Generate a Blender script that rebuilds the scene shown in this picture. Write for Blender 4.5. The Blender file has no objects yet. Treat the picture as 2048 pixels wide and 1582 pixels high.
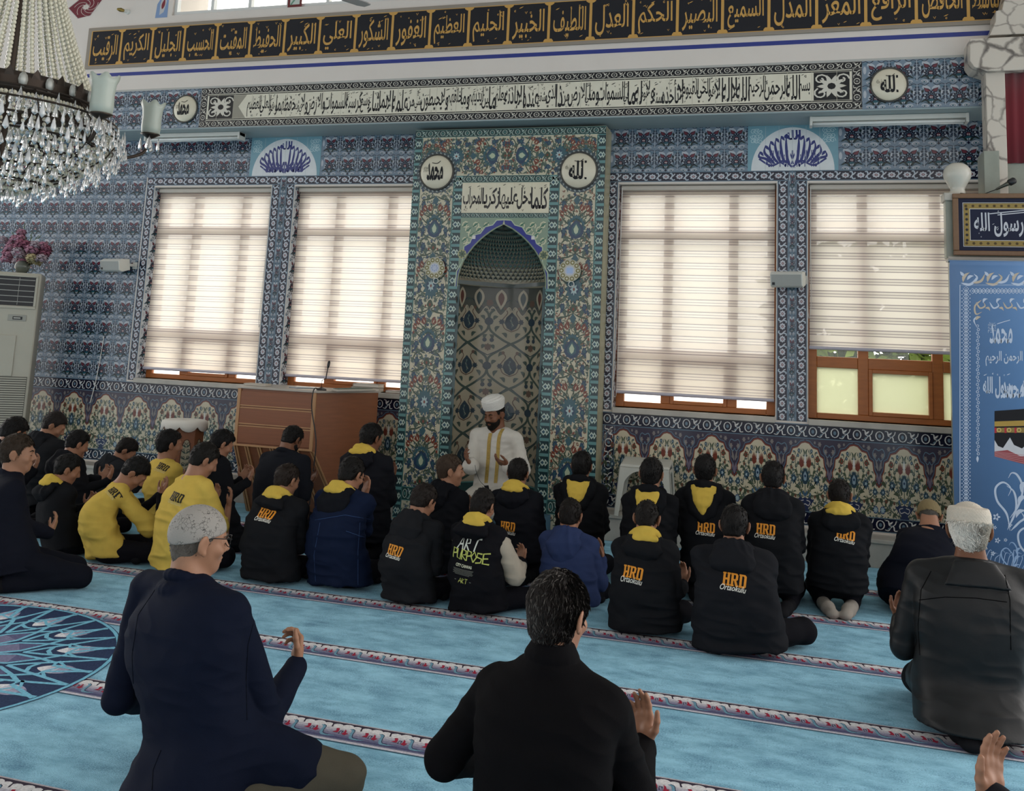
import bpy, math, random
import numpy as np
from mathutils import Vector, Matrix
from mathutils.geometry import tessellate_polygon
from mathutils.bvhtree import BVHTree

sc = bpy.context.scene
COL = sc.collection
PI = math.pi
RNG = np.random.RandomState(7)

# ------------------------------------------------------------------ camera
CAM_YAW, CAM_PITCH, CAM_ROLL = -0.287038545, 0.140222996, 0.0459048053
CAM_O = np.array([0.0, -9.397, 1.75]); CX, CY, FPX = 1024.0, 442.57, 1850.0
_d = np.array([math.sin(CAM_YAW)*math.cos(CAM_PITCH), math.cos(CAM_YAW)*math.cos(CAM_PITCH), math.sin(CAM_PITCH)])
_r0 = np.array([math.cos(CAM_YAW), -math.sin(CAM_YAW), 0.0]); _u0 = np.cross(_r0, _d)
_r = math.cos(CAM_ROLL)*_r0 + math.sin(CAM_ROLL)*_u0
_u = -math.sin(CAM_ROLL)*_r0 + math.cos(CAM_ROLL)*_u0
cam = bpy.data.cameras.new('camera'); cam_o = bpy.data.objects.new('camera', cam); COL.objects.link(cam_o)
M4 = Matrix.Identity(4)
for i in range(3):
    M4[i][0] = _r[i]; M4[i][1] = _u[i]; M4[i][2] = -_d[i]; M4[i][3] = CAM_O[i]
cam_o.matrix_world = M4
cam.sensor_fit = 'HORIZONTAL'; cam.sensor_width = 36.0; cam.lens = FPX/2048*36.0
cam.shift_y = (CY-791.0)/2048.0; cam.clip_start = 0.05; cam.clip_end = 200
sc.camera = cam_o

def ray(px, py): return _d + (px-CX)/FPX*_r - (py-CY)/FPX*_u
def _hit(px, py, a, v):
    w = ray(px, py); return CAM_O + (v-CAM_O[a])/w[a]*w
def W(px, py, y=0.0): return _hit(px, py, 1, y)      # where a sight line meets the vertical plane at depth y
def F(px, py, z=0.0): return _hit(px, py, 2, z)      # where it meets the floor
def depth(p): return float((np.array(p)-CAM_O) @ _d)

# ------------------------------------------------------------------ world, light, exposure
wd = bpy.data.worlds.new('overcast sky'); sc.world = wd; wd.use_nodes = True
nt = wd.node_tree; nt.nodes.clear()
tc = nt.nodes.new('ShaderNodeTexCoord'); sp = nt.nodes.new('ShaderNodeSeparateXYZ')
rp = nt.nodes.new('ShaderNodeValToRGB'); mr = nt.nodes.new('ShaderNodeMapRange')
bg = nt.nodes.new('ShaderNodeBackground'); wo = nt.nodes.new('ShaderNodeOutputWorld')
mr.inputs['From Min'].default_value = -1; mr.inputs['From Max'].default_value = 1
nt.links.new(tc.outputs['Generated'], sp.inputs[0]); nt.links.new(sp.outputs['Y'], mr.inputs['Value'])
nt.links.new(mr.outputs[0], rp.inputs[0]); nt.links.new(rp.outputs[0], bg.inputs[0]); nt.links.new(bg.outputs[0], wo.inputs[0])
rp.color_ramp.elements[0].position = 0.30; rp.color_ramp.elements[0].color = (0.325, 0.32, 0.318, 1)
rp.color_ramp.elements[1].position = 0.75; rp.color_ramp.elements[1].color = (1.30, 1.25, 1.20, 1)
bg.inputs['Strength'].default_value = 3.6
sc.view_settings.view_transform = 'Standard'; sc.view_settings.look = 'None'
sc.view_settings.exposure = 0.12; sc.view_settings.gamma = 1.0; sc.view_settings.use_curve_mapping = False
try:
    sc.cycles.max_bounces = 8; sc.cycles.diffuse_bounces = 4; sc.cycles.transparent_max_bounces = 12
    sc.cycles.caustics_reflective = False; sc.cycles.caustics_refractive = False
    sc.cycles.sample_clamp_indirect = 4.0
except Exception: pass

# ------------------------------------------------------------------ helpers: colour, materials
def s2l(v): return v/12.92 if v <= 0.04045 else ((v+0.055)/1.055)**2.4
def C(h):
    h = h.lstrip('#'); return tuple(s2l(int(h[i:i+2], 16)/255) for i in (0, 2, 4))
MATS = {}
def mat(name, col, rough=0.6, metal=0.0, var=0.0, vs=8.0, bump=0.0, bs=60.0, spec=0.5, trans=0.0, coat=0.0, sheen=0.0, ior=1.45, stretch=None, emit=0.0, alpha=1.0):
    if name in MATS: return MATS[name]
    m = bpy.data.materials.new(name); m.use_nodes = True; MATS[name] = m
    n = m.node_tree; b = n.nodes['Principled BSDF']
    if isinstance(col, str): col = C(col)
    b.inputs['Base Color'].default_value = (*col, 1); b.inputs['Roughness'].default_value = rough
    b.inputs['Metallic'].default_value = metal; b.inputs['Specular IOR Level'].default_value = spec
    b.inputs['Transmission Weight'].default_value = trans; b.inputs['Coat Weight'].default_value = coat
    b.inputs['Sheen Weight'].default_value = sheen; b.inputs['IOR'].default_value = ior; b.inputs['Alpha'].default_value = alpha
    co = n.nodes.new('ShaderNodeTexCoord'); src = co.outputs['Object']
    if stretch:
        mp = n.nodes.new('ShaderNodeMapping'); mp.inputs['Scale'].default_value = stretch
        n.links.new(src, mp.inputs[0]); src = mp.outputs[0]
    nz = n.nodes.new('ShaderNodeTexNoise'); nz.inputs['Scale'].default_value = vs; nz.inputs['Detail'].default_value = 5
    n.links.new(src, nz.inputs['Vector'])
    mx = n.nodes.new('ShaderNodeMix'); mx.data_type = 'RGBA'
    v = max(var, 0.04)
    mx.inputs['A'].default_value = (*[c*(1-v) for c in col], 1); mx.inputs['B'].default_value = (*[min(1, c*(1+v)) for c in col], 1)
    n.links.new(nz.outputs['Fac'], mx.inputs['Factor']); n.links.new(mx.outputs['Result'], b.inputs['Base Color'])
    if bump:
        nb = n.nodes.new('ShaderNodeTexNoise'); nb.inputs['Scale'].default_value = bs; nb.inputs['Detail'].default_value = 4
        n.links.new(src, nb.inputs['Vector'])
        bp = n.nodes.new('ShaderNodeBump'); bp.inputs['Strength'].default_value = bump; bp.inputs['Distance'].default_value = 0.01
        n.links.new(nb.outputs['Fac'], bp.inputs['Height']); n.links.new(bp.outputs[0], b.inputs['Normal'])
    if emit: b.inputs['Emission Color'].default_value = (*col, 1); b.inputs['Emission Strength'].default_value = emit
    return m
def attr_mat(name, rough=0.2, spec=0.5, var=0.06, vs=14.0, bump=0.0, bs=30, coat=0.0):
    # base colour comes from the pattern laid out face by face on the surface
    m = mat(name, (0.5, 0.5, 0.5), rough, spec=spec, bump=bump, bs=bs, coat=coat)
    n = m.node_tree; b = n.nodes['Principled BSDF']
    a = n.nodes.new('ShaderNodeAttribute'); a.attribute_name = 'pattern'
    nz = n.nodes.new('ShaderNodeTexNoise'); nz.inputs['Scale'].default_value = vs
    co = n.nodes.new('ShaderNodeTexCoord'); n.links.new(co.outputs['Object'], nz.inputs['Vector'])
    mr_ = n.nodes.new('ShaderNodeMapRange'); mr_.inputs['To Min'].default_value = 1-var*2; mr_.inputs['To Max'].default_value = 1+var*2
    n.links.new(nz.outputs['Fac'], mr_.inputs['Value'])
    mx = n.nodes.new('ShaderNodeVectorMath'); mx.operation = 'SCALE'
    n.links.new(a.outputs['Color'], mx.inputs[0]); n.links.new(mr_.outputs[0], mx.inputs['Scale'])
    n.links.new(mx.outputs[0], b.inputs['Base Color'])
    return m

# ------------------------------------------------------------------ helpers: objects
OFF = {}
def tag(o, label=None, cat=None, group=None, kind=None):
    if label: o['label'] = label
    if cat: o['category'] = cat
    if group: o['group'] = group
    if kind: o['kind'] = kind
    return o
def thing(name, loc, label, cat, group=None, kind=None):
    o = bpy.data.objects.new(name, None); COL.objects.link(o); o.empty_display_size = 0.1
    o.location = loc; OFF[o.name] = np.array(loc, float)
    return tag(o, label, cat, group, kind)
def obj(name, verts, faces, m, parent=None, smooth=False, cols=None, label=None, bevel=0.0, kind=None, loc=None):
    """one mesh object; verts are world coordinates. faces: array (n,3)/(n,4) or a list of index lists."""
    verts = np.asarray(verts, np.float32).reshape(-1, 3)
    off = OFF[parent.name] if parent is not None else (np.array(loc, float) if loc is not None else np.zeros(3))
    me = bpy.data.meshes.new(name)
    if isinstance(faces, np.ndarray):
        k = faces.shape[1]; nf = len(faces)
        me.vertices.add(len(verts)); me.vertices.foreach_set('co', (verts-off.astype(np.float32)).ravel())
        me.loops.add(nf*k); me.loops.foreach_set('vertex_index', faces.astype(np.int32).ravel())
        me.polygons.add(nf); me.polygons.foreach_set('loop_start', np.arange(0, nf*k, k, dtype=np.int32))
        me.update(calc_edges=True)
    else:
        me.from_pydata((verts-off).tolist(), [], [list(f) for f in faces]); me.update()
    if smooth: me.polygons.foreach_set('use_smooth', np.ones(len(me.polygons), bool))
    if cols is not None:
        a = me.attributes.new('pattern', 'FLOAT_COLOR', 'FACE')
        cc = np.ones((len(me.polygons), 4), np.float32); cc[:, :3] = cols; a.data.foreach_set('color', cc.ravel())
    me.materials.append(m)
    o = bpy.data.objects.new(name, me); COL.objects.link(o)
    if parent is not None: o.parent = parent; OFF[o.name] = OFF[parent.name]
    else: o.location = off; OFF[o.name] = off
    if bevel:
        b = o.modifiers.new('bevel', 'BEVEL'); b.width = bevel; b.segments = 2; b.limit_method = 'ANGLE'; b.angle_limit = 0.6
    if label: o['label'] = label
    if kind: o['kind'] = kind
    return o

class B:
    """hard-surface builder: boxes, tubes, lathes, prisms gathered into one mesh"""
    def __init__(s): s.v = []; s.f = []
    def add(s, v, f):
        n = len(s.v); s.v += [tuple(map(float, p)) for p in v]; s.f += [tuple(i+n for i in q) for q in f]; return s
    def box(s, lo, hi):
        x0, y0, z0 = lo; x1, y1, z1 = hi
        return s.add([(x0, y0, z0), (x1, y0, z0), (x1, y1, z0), (x0, y1, z0), (x0, y0, z1), (x1, y0, z1), (x1, y1, z1), (x0, y1, z1)],
                     [(0, 3, 2, 1), (4, 5, 6, 7), (0, 1, 5, 4), (1, 2, 6, 5), (2, 3, 7, 6), (3, 0, 4, 7)])
    def prism(s, poly, a, b, axis=1):
        """polygon in the plane across `axis`, pushed from a to b"""
        n = len(poly); out = []
        for t in (a, b):
            for p in poly:
                q = list(p); q.insert(axis, t); out.append(q)
        fs = [tuple(range(n)), tuple(range(2*n-1, n-1, -1))] + [(i, n+i, n+(i+1) % n, (i+1) % n) for i in range(n)]
        if axis != 1: fs = [tuple(reversed(f)) for f in fs]
        return s.add(out, [tuple(reversed(f)) for f in fs])
    def tube(s, pts, r, n=8, cap=True):
        pts = [np.array(p, float) for p in pts]; m = len(pts); rs = r if hasattr(r, '__len__') else [r]*m
        base = len(s.v); up = np.array([0, 0, 1.0])
        for i, p in enumerate(pts):
            t = pts[min(i+1, m-1)]-pts[max(i-1, 0)]; t = t/(np.linalg.norm(t)+1e-9)
            a = np.cross(t, up)
            if np.linalg.norm(a) < 0.05: a = np.cross(t, [1.0, 0, 0])
            a /= np.linalg.norm(a); b = np.cross(t, a)
            for j in range(n):
                w = 2*PI*j/n; s.v.append(tuple(p+rs[i]*(math.cos(w)*a+math.sin(w)*b)))
        for i in range(m-1):
            for j in range(n):
                s.f.append((base+i*n+j, base+i*n+(j+1) % n, base+(i+1)*n+(j+1) % n, base+(i+1)*n+j))
        if cap:
            s.f.append(tuple(base+j for j in range(n-1, -1, -1))); s.f.append(tuple(base+(m-1)*n+j for j in range(n)))
        return s
    def lathe(s, prof, c, n=24, sx=1.0, sy=1.0, a0=0.0, a1=2*PI):
        base = len(s.v); full = abs(a1-a0-2*PI) < 1e-6; k = n if full else n+1
        for (r, z) in prof:
            for j in range(k):
                w = a0+(a1-a0)*j/n; s.v.append((c[0]+sx*r*math.cos(w), c[1]+sy*r*math.sin(w), c[2]+z))
        for i in range(len(prof)-1):
            for j in range(n):
                j2 = (j+1) % k
                s.f.append((base+i*k+j, base+i*k+j2, base+(i+1)*k+j2, base+(i+1)*k+j))
        return s
    def ball(s, c, r, n=10, m=6):
        r = r if hasattr(r, '__len__') else (r, r, r); base = len(s.v)
        for i in range(m+1):
            t = PI*i/m
            for j in range(n):
                w = 2*PI*j/n; s.v.append((c[0]+r[0]*math.sin(t)*math.cos(w), c[1]+r[1]*math.sin(t)*math.sin(w), c[2]-r[2]*math.cos(t)))
        for i in range(m):
            for j in range(n):
                s.f.append((base+i*n+j, base+i*n+(j+1) % n, base+(i+1)*n+(j+1) % n, base+(i+1)*n+j))
        return s
    def build(s, name, m, parent=None, smooth=False, bevel=0.0, label=None, kind=None, loc=None):
        return obj(name, s.v, s.f, m, parent, smooth, None, label, bevel, kind, loc)
# ------------------------------------------------------------------ flat ornament: polygons with a colour and a small layer height
class Art:
    def __init__(s): s.P = []; s.T = []; s.K = []; s.L = []; s.n = 0; s.l = 1; s.c = 0
    def tri(s, v, t, col, layer=None):
        v = np.asarray(v, float).reshape(-1, 2); t = np.asarray(t, int).reshape(-1, 3)
        s.P.append(v); s.T.append(t+s.n); s.n += len(v)
        s.K.append(np.tile(np.array(col, float), (len(t), 1))); s.c += 1; s.L.append(np.full(len(v), (s.l if layer is None else layer)+(s.c % 37)*0.022, float)); return s
    def poly(s, pts, col, layer=None):
        pts = np.asarray(pts, float)
        t = tessellate_polygon([[Vector((p[0], p[1], 0)) for p in pts]])
        if len(t): s.tri(pts, t, col, layer)
        return s
    def rect(s, x0, y0, x1, y1, col, layer=None): return s.tri([(x0, y0), (x1, y0), (x1, y1), (x0, y1)], [(0, 1, 2), (0, 2, 3)], col, layer)
    def stroke(s, pts, w, col, taper=False, layer=None, closed=False):
        p = np.asarray(pts, float); n = len(p)
        if closed: p = np.vstack([p, p[:1]]); n += 1
        d = np.gradient(p, axis=0); d /= (np.linalg.norm(d, axis=1, keepdims=True)+1e-9); q = np.stack([-d[:, 1], d[:, 0]], 1)
        ww = np.full(n, w/2.0)
        if taper: ww = ww*np.clip(np.minimum(np.linspace(0, 1, n)*5, np.linspace(1, 0, n)*2.2)+0.15, 0.15, 1)
        v = np.vstack([p+q*ww[:, None], p-q*ww[:, None]]); t = []
        for i in range(n-1): t += [(i, n+i, i+1), (i+1, n+i, n+i+1)]
        return s.tri(v, t, col, layer)
    def disc(s, c, r, col, n=12, layer=None, ry=None, rot=0.0):
        a = np.arange(n)*2*PI/n; ry = r if ry is None else ry
        x = r*np.cos(a); y = ry*np.sin(a)
        v = np.stack([c[0]+x*math.cos(rot)-y*math.sin(rot), c[1]+x*math.sin(rot)+y*math.cos(rot)], 1)
        return s.tri(v, [(0, i, i+1) for i in range(1, n-1)], col, layer)
    def ring(s, c, r, w, col, n=24, layer=None, ry=None):
        a = np.arange(n)*2*PI/n; ry = r if ry is None else ry
        return s.stroke(np.stack([c[0]+r*np.cos(a), c[1]+ry*np.sin(a)], 1), w, col, layer=layer, closed=True)
    def leaf(s, a, b, w, col, bend=0.0, layer=None, n=7):
        a = np.array(a, float); b = np.array(b, float); d = b-a; q = np.array([-d[1], d[0]])
        t = np.linspace(0, 1, n); mid = a+t[:, None]*d+(bend*4*t*(1-t))[:, None]*q
        L = np.linalg.norm(d)+1e-9; wd_ = (w*np.sin(PI*t**0.8))[:, None]*q/L
        v = np.vstack([mid+wd_, mid-wd_]); T = []
        for i in range(n-1): T += [(i, n+i, i+1), (i+1, n+i, n+i+1)]
        return s.tri(v, T, col, layer)
    def petals(s, c, r0, r1, w, n, col, a0=0.0, a1=2*PI, layer=None):
        full = abs(a1-a0-2*PI) < 1e-6
        for i in range(n):
            a = a0+(a1-a0)*i/(n if full else max(n-1, 1))
            s.leaf((c[0]+r0*math.cos(a), c[1]+r0*math.sin(a)), (c[0]+r1*math.cos(a), c[1]+r1*math.sin(a)), w, col, layer=layer, n=5)
        return s
    def pack(s): return np.vstack(s.P), np.vstack(s.T), np.vstack(s.K), np.concatenate(s.L)
    def place(s, o, x=0, y=0, sx=1, sy=None, rot=0.0, dl=0):
        sy = sx if sy is None else sy
        P, T, K, L = o if isinstance(o, tuple) else o.pack()
        Q = P*np.array([sx, sy]); c, n = math.cos(rot), math.sin(rot)
        Q = np.stack([Q[:, 0]*c-Q[:, 1]*n+x, Q[:, 0]*n+Q[:, 1]*c+y], 1)
        s.P.append(Q); s.T.append(T+s.n); s.n += len(Q); s.K.append(K); s.L.append(L+dl); return s
    def many(s, o, xy, sx=1, sy=None, dl=0):
        sy = sx if sy is None else sy; P, T, K, L = o if isinstance(o, tuple) else o.pack()
        xy = np.asarray(xy, float); m = len(xy)
        if not m: return s
        Q = (P*np.array([sx, sy]))[None]+xy[:, None, :]
        TT = T[None]+(np.arange(m)*len(P))[:, None, None]
        s.P.append(Q.reshape(-1, 2)); s.T.append(TT.reshape(-1, 3)+s.n); s.n += m*len(P)
        s.K.append(np.tile(K, (m, 1))); s.L.append(np.tile(L+dl, m)); return s
    def sym(s):
        """add the mirror image about x = 0"""
        P, T, K, L = s.pack(); s.P.append(P*np.array([-1, 1])); s.T.append(T[:, ::-1]+s.n); s.n += len(P); s.K.append(K); s.L.append(L+.011); return s
    def fill(s, o, x0, y0, x1, y1, tw, th=None, dl=0, half=False):
        """tile a rectangle with a motif drawn in the box -.5..+.5"""
        th = tw if th is None else th
        nx = max(1, round((x1-x0)/tw)); ny = max(1, round((y1-y0)/th)); ax = (x1-x0)/nx; ay = (y1-y0)/ny
        xy = [(x0+(i+.5)*ax, y0+(j+.5)*ay) for i in range(nx) for j in range(ny)]
        return s.many(o, xy, ax, ay, dl)
    def clip(s, x0, y0, x1, y1):
        """keep the triangles whose middle lies inside, and pull their corners in"""
        P, T, K, L = s.pack(); c = P[T].mean(1)
        k = (c[:, 0] > x0) & (c[:, 0] < x1) & (c[:, 1] > y0) & (c[:, 1] < y1)
        P = np.clip(P, [x0, y0], [x1, y1]); s.P = [P]; s.T = [T[k]]; s.K = [K[k]]; s.L = [L]; return s
    def to(s, fn, name, m, parent=None, step=2.2e-4, **kw):
        P, T, K, L = s.pack()
        return obj(name, fn(P, L*step), T, m, parent, cols=K, **kw)

def on_wall(y=0.0, x=0.0, z=0.0): return lambda P, h: np.stack([P[:, 0]+x, np.full(len(P), y)-h, P[:, 1]+z], 1)
def on_floor(z=0.0): return lambda P, h: np.stack([P[:, 0], P[:, 1], z+h], 1)
def on_under(x): return lambda P, h: np.stack([np.full(len(P), x)+h, P[:, 0], P[:, 1]], 1)
def spiral(c, r0, r1, a0, turns, n=18):
    t = np.linspace(0, 1, n); r = r0+(r1-r0)*t; a = a0+turns*2*PI*t
    return np.stack([c[0]+r*np.cos(a), c[1]+r*np.sin(a)], 1)
def curve(*pts, n=14):
    """smooth path through the points (Catmull-Rom)"""
    p = np.array(pts, float); p = np.vstack([2*p[0]-p[1], p, 2*p[-1]-p[-2]]); out = []
    for i in range(1, len(p)-2):
        for t in np.linspace(0, 1, n, endpoint=False):
            out.append(0.5*((2*p[i])+(-p[i-1]+p[i+1])*t+(2*p[i-1]-5*p[i]+4*p[i+1]-p[i+2])*t*t+(-p[i-1]+3*p[i]-3*p[i+1]+p[i+2])*t**3))
    out.append(p[-2]); return np.array(out)

# ------------------------------------------------------------------ lettering
_FORMS = {}
def _af(ch, iso, fin, ini=None, med=None): _FORMS[ch] = (iso, fin, ini, med)
def _af4(ch, b): _af(ch, b, b+1, b+2, b+3)
def _af2(ch, b): _af(ch, b, b+1)
for _c, _b in (('\u0628', 0xFE8F), ('\u062A', 0xFE95), ('\u062B', 0xFE99), ('\u062C', 0xFE9D), ('\u062D', 0xFEA1), ('\u062E', 0xFEA5), ('\u0633', 0xFEB1), ('\u0634', 0xFEB5),
               ('\u0635', 0xFEB9), ('\u0636', 0xFEBD), ('\u0637', 0xFEC1), ('\u0638', 0xFEC5), ('\u0639', 0xFEC9), ('\u063A', 0xFECD), ('\u0641', 0xFED1), ('\u0642', 0xFED5),
               ('\u0643', 0xFED9), ('\u0644', 0xFEDD), ('\u0645', 0xFEE1), ('\u0646', 0xFEE5), ('\u0647', 0xFEE9), ('\u064A', 0xFEF1), ('\u0626', 0xFE89)): _af4(_c, _b)
for _c, _b in (('\u0627', 0xFE8D), ('\u0622', 0xFE81), ('\u0623', 0xFE83), ('\u0625', 0xFE87), ('\u062F', 0xFEA9), ('\u0630', 0xFEAB), ('\u0631', 0xFEAD), ('\u0632', 0xFEAF),
               ('\u0648', 0xFEED), ('\u0629', 0xFE93), ('\u0649', 0xFEEF)): _af2(_c, _b)
_LA = {'\u0627': 0xFEFB, '\u0622': 0xFEF5, '\u0623': 0xFEF7, '\u0625': 0xFEF9}
def shape_arabic(t):
    """join the letters and lay them out left to right"""
    out = []; i = 0; prev_joins = False
    while i < len(t):
        ch = t[i]
        if ch not in _FORMS: out.append(ch); prev_joins = False; i += 1; continue
        if ch == '\u0644' and i+1 < len(t) and t[i+1] in _LA:
            out.append(chr(_LA[t[i+1]]+(1 if prev_joins else 0))); prev_joins = False; i += 2; continue
        f = _FORMS[ch]; nxt = i+1 < len(t) and t[i+1] in _FORMS
        dual = f[2] is not None
        if dual and nxt: out.append(chr(f[3] if prev_joins else f[2])); prev_joins = True
        else: out.append(chr(f[1] if prev_joins else f[0])); prev_joins = False
        i += 1
    return ''.join(reversed(out))
_TXT = {}
def glyphs(s, bold=0.0, space=1.0, shear=0.0, res=3):
    """(verts 2d in a 0..1 box in height units, triangles, width/height) of a piece of writing"""
    key = (s, bold, space, shear, res)
    if key in _TXT: return _TXT[key]
    cu = bpy.data.curves.new('lettering', 'FONT'); cu.body = s; cu.offset = bold; cu.space_character = space; cu.shear = shear; cu.resolution_u = res
    ob = bpy.data.objects.new('lettering', cu); COL.objects.link(ob); bpy.context.view_layer.update()
    ev = ob.evaluated_get(bpy.context.evaluated_depsgraph_get()); me = ev.to_mesh(); me.calc_loop_triangles()
    v = np.empty(len(me.vertices)*3); me.vertices.foreach_get('co', v); v = v.reshape(-1, 3)[:, :2]
    t = np.empty(len(me.loop_triangles)*3, int); me.loop_triangles.foreach_get('vertices', t); t = t.reshape(-1, 3)
    ev.to_mesh_clear(); COL.objects.unlink(ob); bpy.data.objects.remove(ob); bpy.data.curves.remove(cu)
    lo = v.min(0); hi = v.max(0); v = (v-lo)/max(hi[1]-lo[1], 1e-6)
    _TXT[key] = (v, t, (hi[0]-lo[0])/max(hi[1]-lo[1], 1e-6)); return _TXT[key]
def write(a, s, x, y, w, h, col, layer=3, bold=0.02, arabic=True, shear=0.0, fit=True, space=1.0, res=3, sx=1):
    """lettering centred at x, y inside the box w by h"""
    v, t, asp = glyphs(shape_arabic(s) if arabic else s, bold, space, shear, res)
    if fit: k = np.array([w/asp, h])
    else:
        q = min(w/asp, h); k = np.array([q, q])
    a.tri((v-np.array([asp/2, .5]))*k*np.array([sx, 1])+np.array([x, y]), t, col, layer); return a
def marks(a, x0, y0, x1, y1, n, sz, col, layer=3, seed=0):
    """small vowel signs scattered over a line of calligraphy"""
    r = np.random.RandomState(seed)
    for i in range(n):
        x = r.uniform(x0, x1); y = r.uniform(y0, y1); k = r.randint(3); s_ = sz*r.uniform(.7, 1.2)
        if k == 0: a.leaf((x-s_, y-s_*.4), (x+s_, y+s_*.5), s_*.22, col, layer=layer, n=4)
        elif k == 1: a.stroke([(x-s_*.6, y+s_*.6), (x, y-s_*.5), (x+s_*.5, y+s_*.7)], s_*.28, col, layer=layer)
        else: a.stroke(spiral((x, y), s_*.55, s_*.15, 1.0, .9, 8), s_*.25, col, layer=layer)
    return a

def subdiv(P, T, K, L, n=2):
    for _ in range(n):
        a, b, c = P[T[:, 0]], P[T[:, 1]], P[T[:, 2]]; la = L[T[:, 0]]; m = len(T); V_ = np.vstack([a, b, c, (a+b)/2, (b+c)/2, (c+a)/2]); i = np.arange(m)
        T = np.vstack([np.stack(q, 1) for q in ((i, i+3*m, i+5*m), (i+3*m, i+m, i+4*m), (i+5*m, i+4*m, i+2*m), (i+3*m, i+4*m, i+5*m))]); P = V_; L = np.tile(la, 6); K = np.tile(K, (4, 1))
    return P, T, K, L

# ------------------------------------------------------------------ colours of the glazed tiles and paints
BGB, LBL, NAV, RED, TEA, DKG = C('#71808f'), C('#5a7182'), C('#12152a'), C('#65303c'), C('#1d4d5a'), C('#1f2c2b')
WHT, CRM, GRN, BRK, BLU, GRY = C('#cbcac8'), C('#bdb39b'), C('#434f3e'), C('#6e382c'), C('#2b4a78'), C('#77716f')
PUR, GOLD, BLACK, TQ = C('#46404e'), C('#c09450'), C('#141419'), C('#5f97a8')
MT = attr_mat('glazed_tile', rough=0.16, spec=0.5, var=0.05, vs=9, bump=0.03, bs=14)
MPT = attr_mat('painted_surface', rough=0.6, spec=0.3, var=0.04)
MCP = attr_mat('carpet_pile', rough=0.95, spec=0.1, var=0.22, vs=90, bump=0.25, bs=400)
WHITE = mat('white_plaster', '#d3cac2', 0.8, var=0.05, vs=3, bump=0.05, bs=30)
MARB = mat('grey_marble', '#a9a49b', 0.3, var=0.35, vs=5, bump=0.02)
WOOD = mat('orange_window_wood', '#a8632f', 0.42, var=0.25, vs=6, stretch=(1, 1, 6), bump=0.04)
STEEL = mat('brushed_steel', (0.6, 0.6, 0.6), 0.25, metal=1.0)
BLKP = mat('black_plastic', (0.012, 0.012, 0.014), 0.4)
WHTP = mat('white_plastic', '#c9c9c2', 0.4, var=0.04)

def tile_motif():
    a = Art(); WH = C('#a9aeb6'); OUT = C('#1c2433')
    a.disc((0, -.1), .29, WH, 16, 1, ry=.22)
    for sx in (-1, 1):
        for (x, y, rx, ry, ro) in ((.17, .29, .16, .10, .5), (.22, -.43, .14, .075, .1), (.40, .10, .06, .16, 0)): a.disc((sx*x, y), rx, WH, 12, 1, ry=ry, rot=ro*sx)
        for (x, y, bx, by, w) in ((.5, .36, .28, .46, .06), (.46, -.30, .30, -.18, .05), (.33, -.26, .26, -.12, .04)): a.leaf((sx*x, y), (sx*bx, by), w, LBL, bend=.2*sx, layer=2)
        a.stroke(curve((sx*.5, .42), (sx*.36, .47), (sx*.22, .40), (sx*.08, .49), n=5), .026, OUT, layer=3)
        a.leaf((sx*.03, -.37), (sx*.40, -.30), .085, DKG, bend=.28*sx, layer=3); a.leaf((sx*.12, -.335), (sx*.33, -.315), .022, LBL, bend=.28*sx, layer=4)
        a.disc((sx*.24, -.45), .095, OUT, 10, 3, ry=.055); a.disc((sx*.24, -.45), .08, WH, 10, 4, ry=.045); a.disc((sx*.24, -.45), .04, TEA, 8, 5, ry=.03)
        a.leaf((sx*.02, .17), (sx*.26, .31), .085, OUT, bend=-.18*sx, layer=3); a.leaf((sx*.03, .18), (sx*.245, .305), .066, RED, bend=-.18*sx, layer=4); a.stroke(curve((0, .06), (sx*.03, .17), (sx*.12, .26), n=5), .024, NAV, layer=5)
        e = lambda x, sx=sx: .5+sx*(.5-x)
        for (x, y, r) in ((.43, .22, .05), (.46, .1, .055), (.41, .02, .045), (.47, -.08, .055), (.42, -.16, .04), (.46, .32, .04)):
            a.disc((e(x), y), r, NAV, 7, 3); a.disc((e(x), y), r*.4, LBL, 5, 4)
        a.stroke(curve((e(.48), -.36), (e(.36), -.2), (e(.31), 0), (e(.35), .2), n=4), .026, OUT, layer=2)
        a.leaf((e(.34), -.10), (e(.24), .06), .045, NAV, layer=3); a.leaf((e(.33), .08), (e(.27), .24), .04, DKG, layer=3)
    a.stroke([(.5, -.42), (.5, .44)], .022, WH, layer=5)
    a.petals((0, -.1), .03, .27, .062, 9, NAV, -.35, PI+.35, layer=5); a.petals((0, -.1), .10, .20, .014, 9, LBL, -.35, PI+.35, layer=6)
    a.disc((0, -.08), .07, RED, 9, 6); a.disc((-.03, -.09), .024, WHT, 6, 7); a.disc((.03, -.09), .024, WHT, 6, 7)
    a.leaf((-.14, -.2), (.14, -.2), .06, TEA, layer=4); a.stroke([(0, -.2), (0, -.42)], .024, NAV, layer=3)
    a.poly([(0, -.5), (.055, -.44), (0, -.375), (-.055, -.44)], NAV, 6)
    a.rect(-.5, -.5, .5, -.492, LBL, 2); a.rect(-.5, -.5, -.493, .5, LBL, 2)
    return a.pack()
TILE = tile_motif()
def border_motif():
    a = Art(); a.rect(-.5, -.5, .5, .5, NAV, 1); a.rect(-.5, .42, .5, .5, LBL, 2); a.rect(-.5, -.5, .5, -.42, LBL, 2)
    a.petals((-.2, 0), .0, .29, .11, 8, C('#b7bac2'), layer=3); a.disc((-.2, 0), .11, RED, 8, 4); a.disc((-.2, 0), .045, WHT, 6, 5)
    a.stroke(curve((.08, .3), (.2, .34), (.27, .1), (.2, -.1), (.3, -.34), (.46, -.28), n=5), .10, C('#a4b1bd'), layer=3)
    a.stroke(curve((.1, -.25), (.2, -.05), (.36, .12), (.46, .28), n=5), .09, C('#b7bac2'), layer=4)
    return a.pack()
BORD = border_motif()
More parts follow.
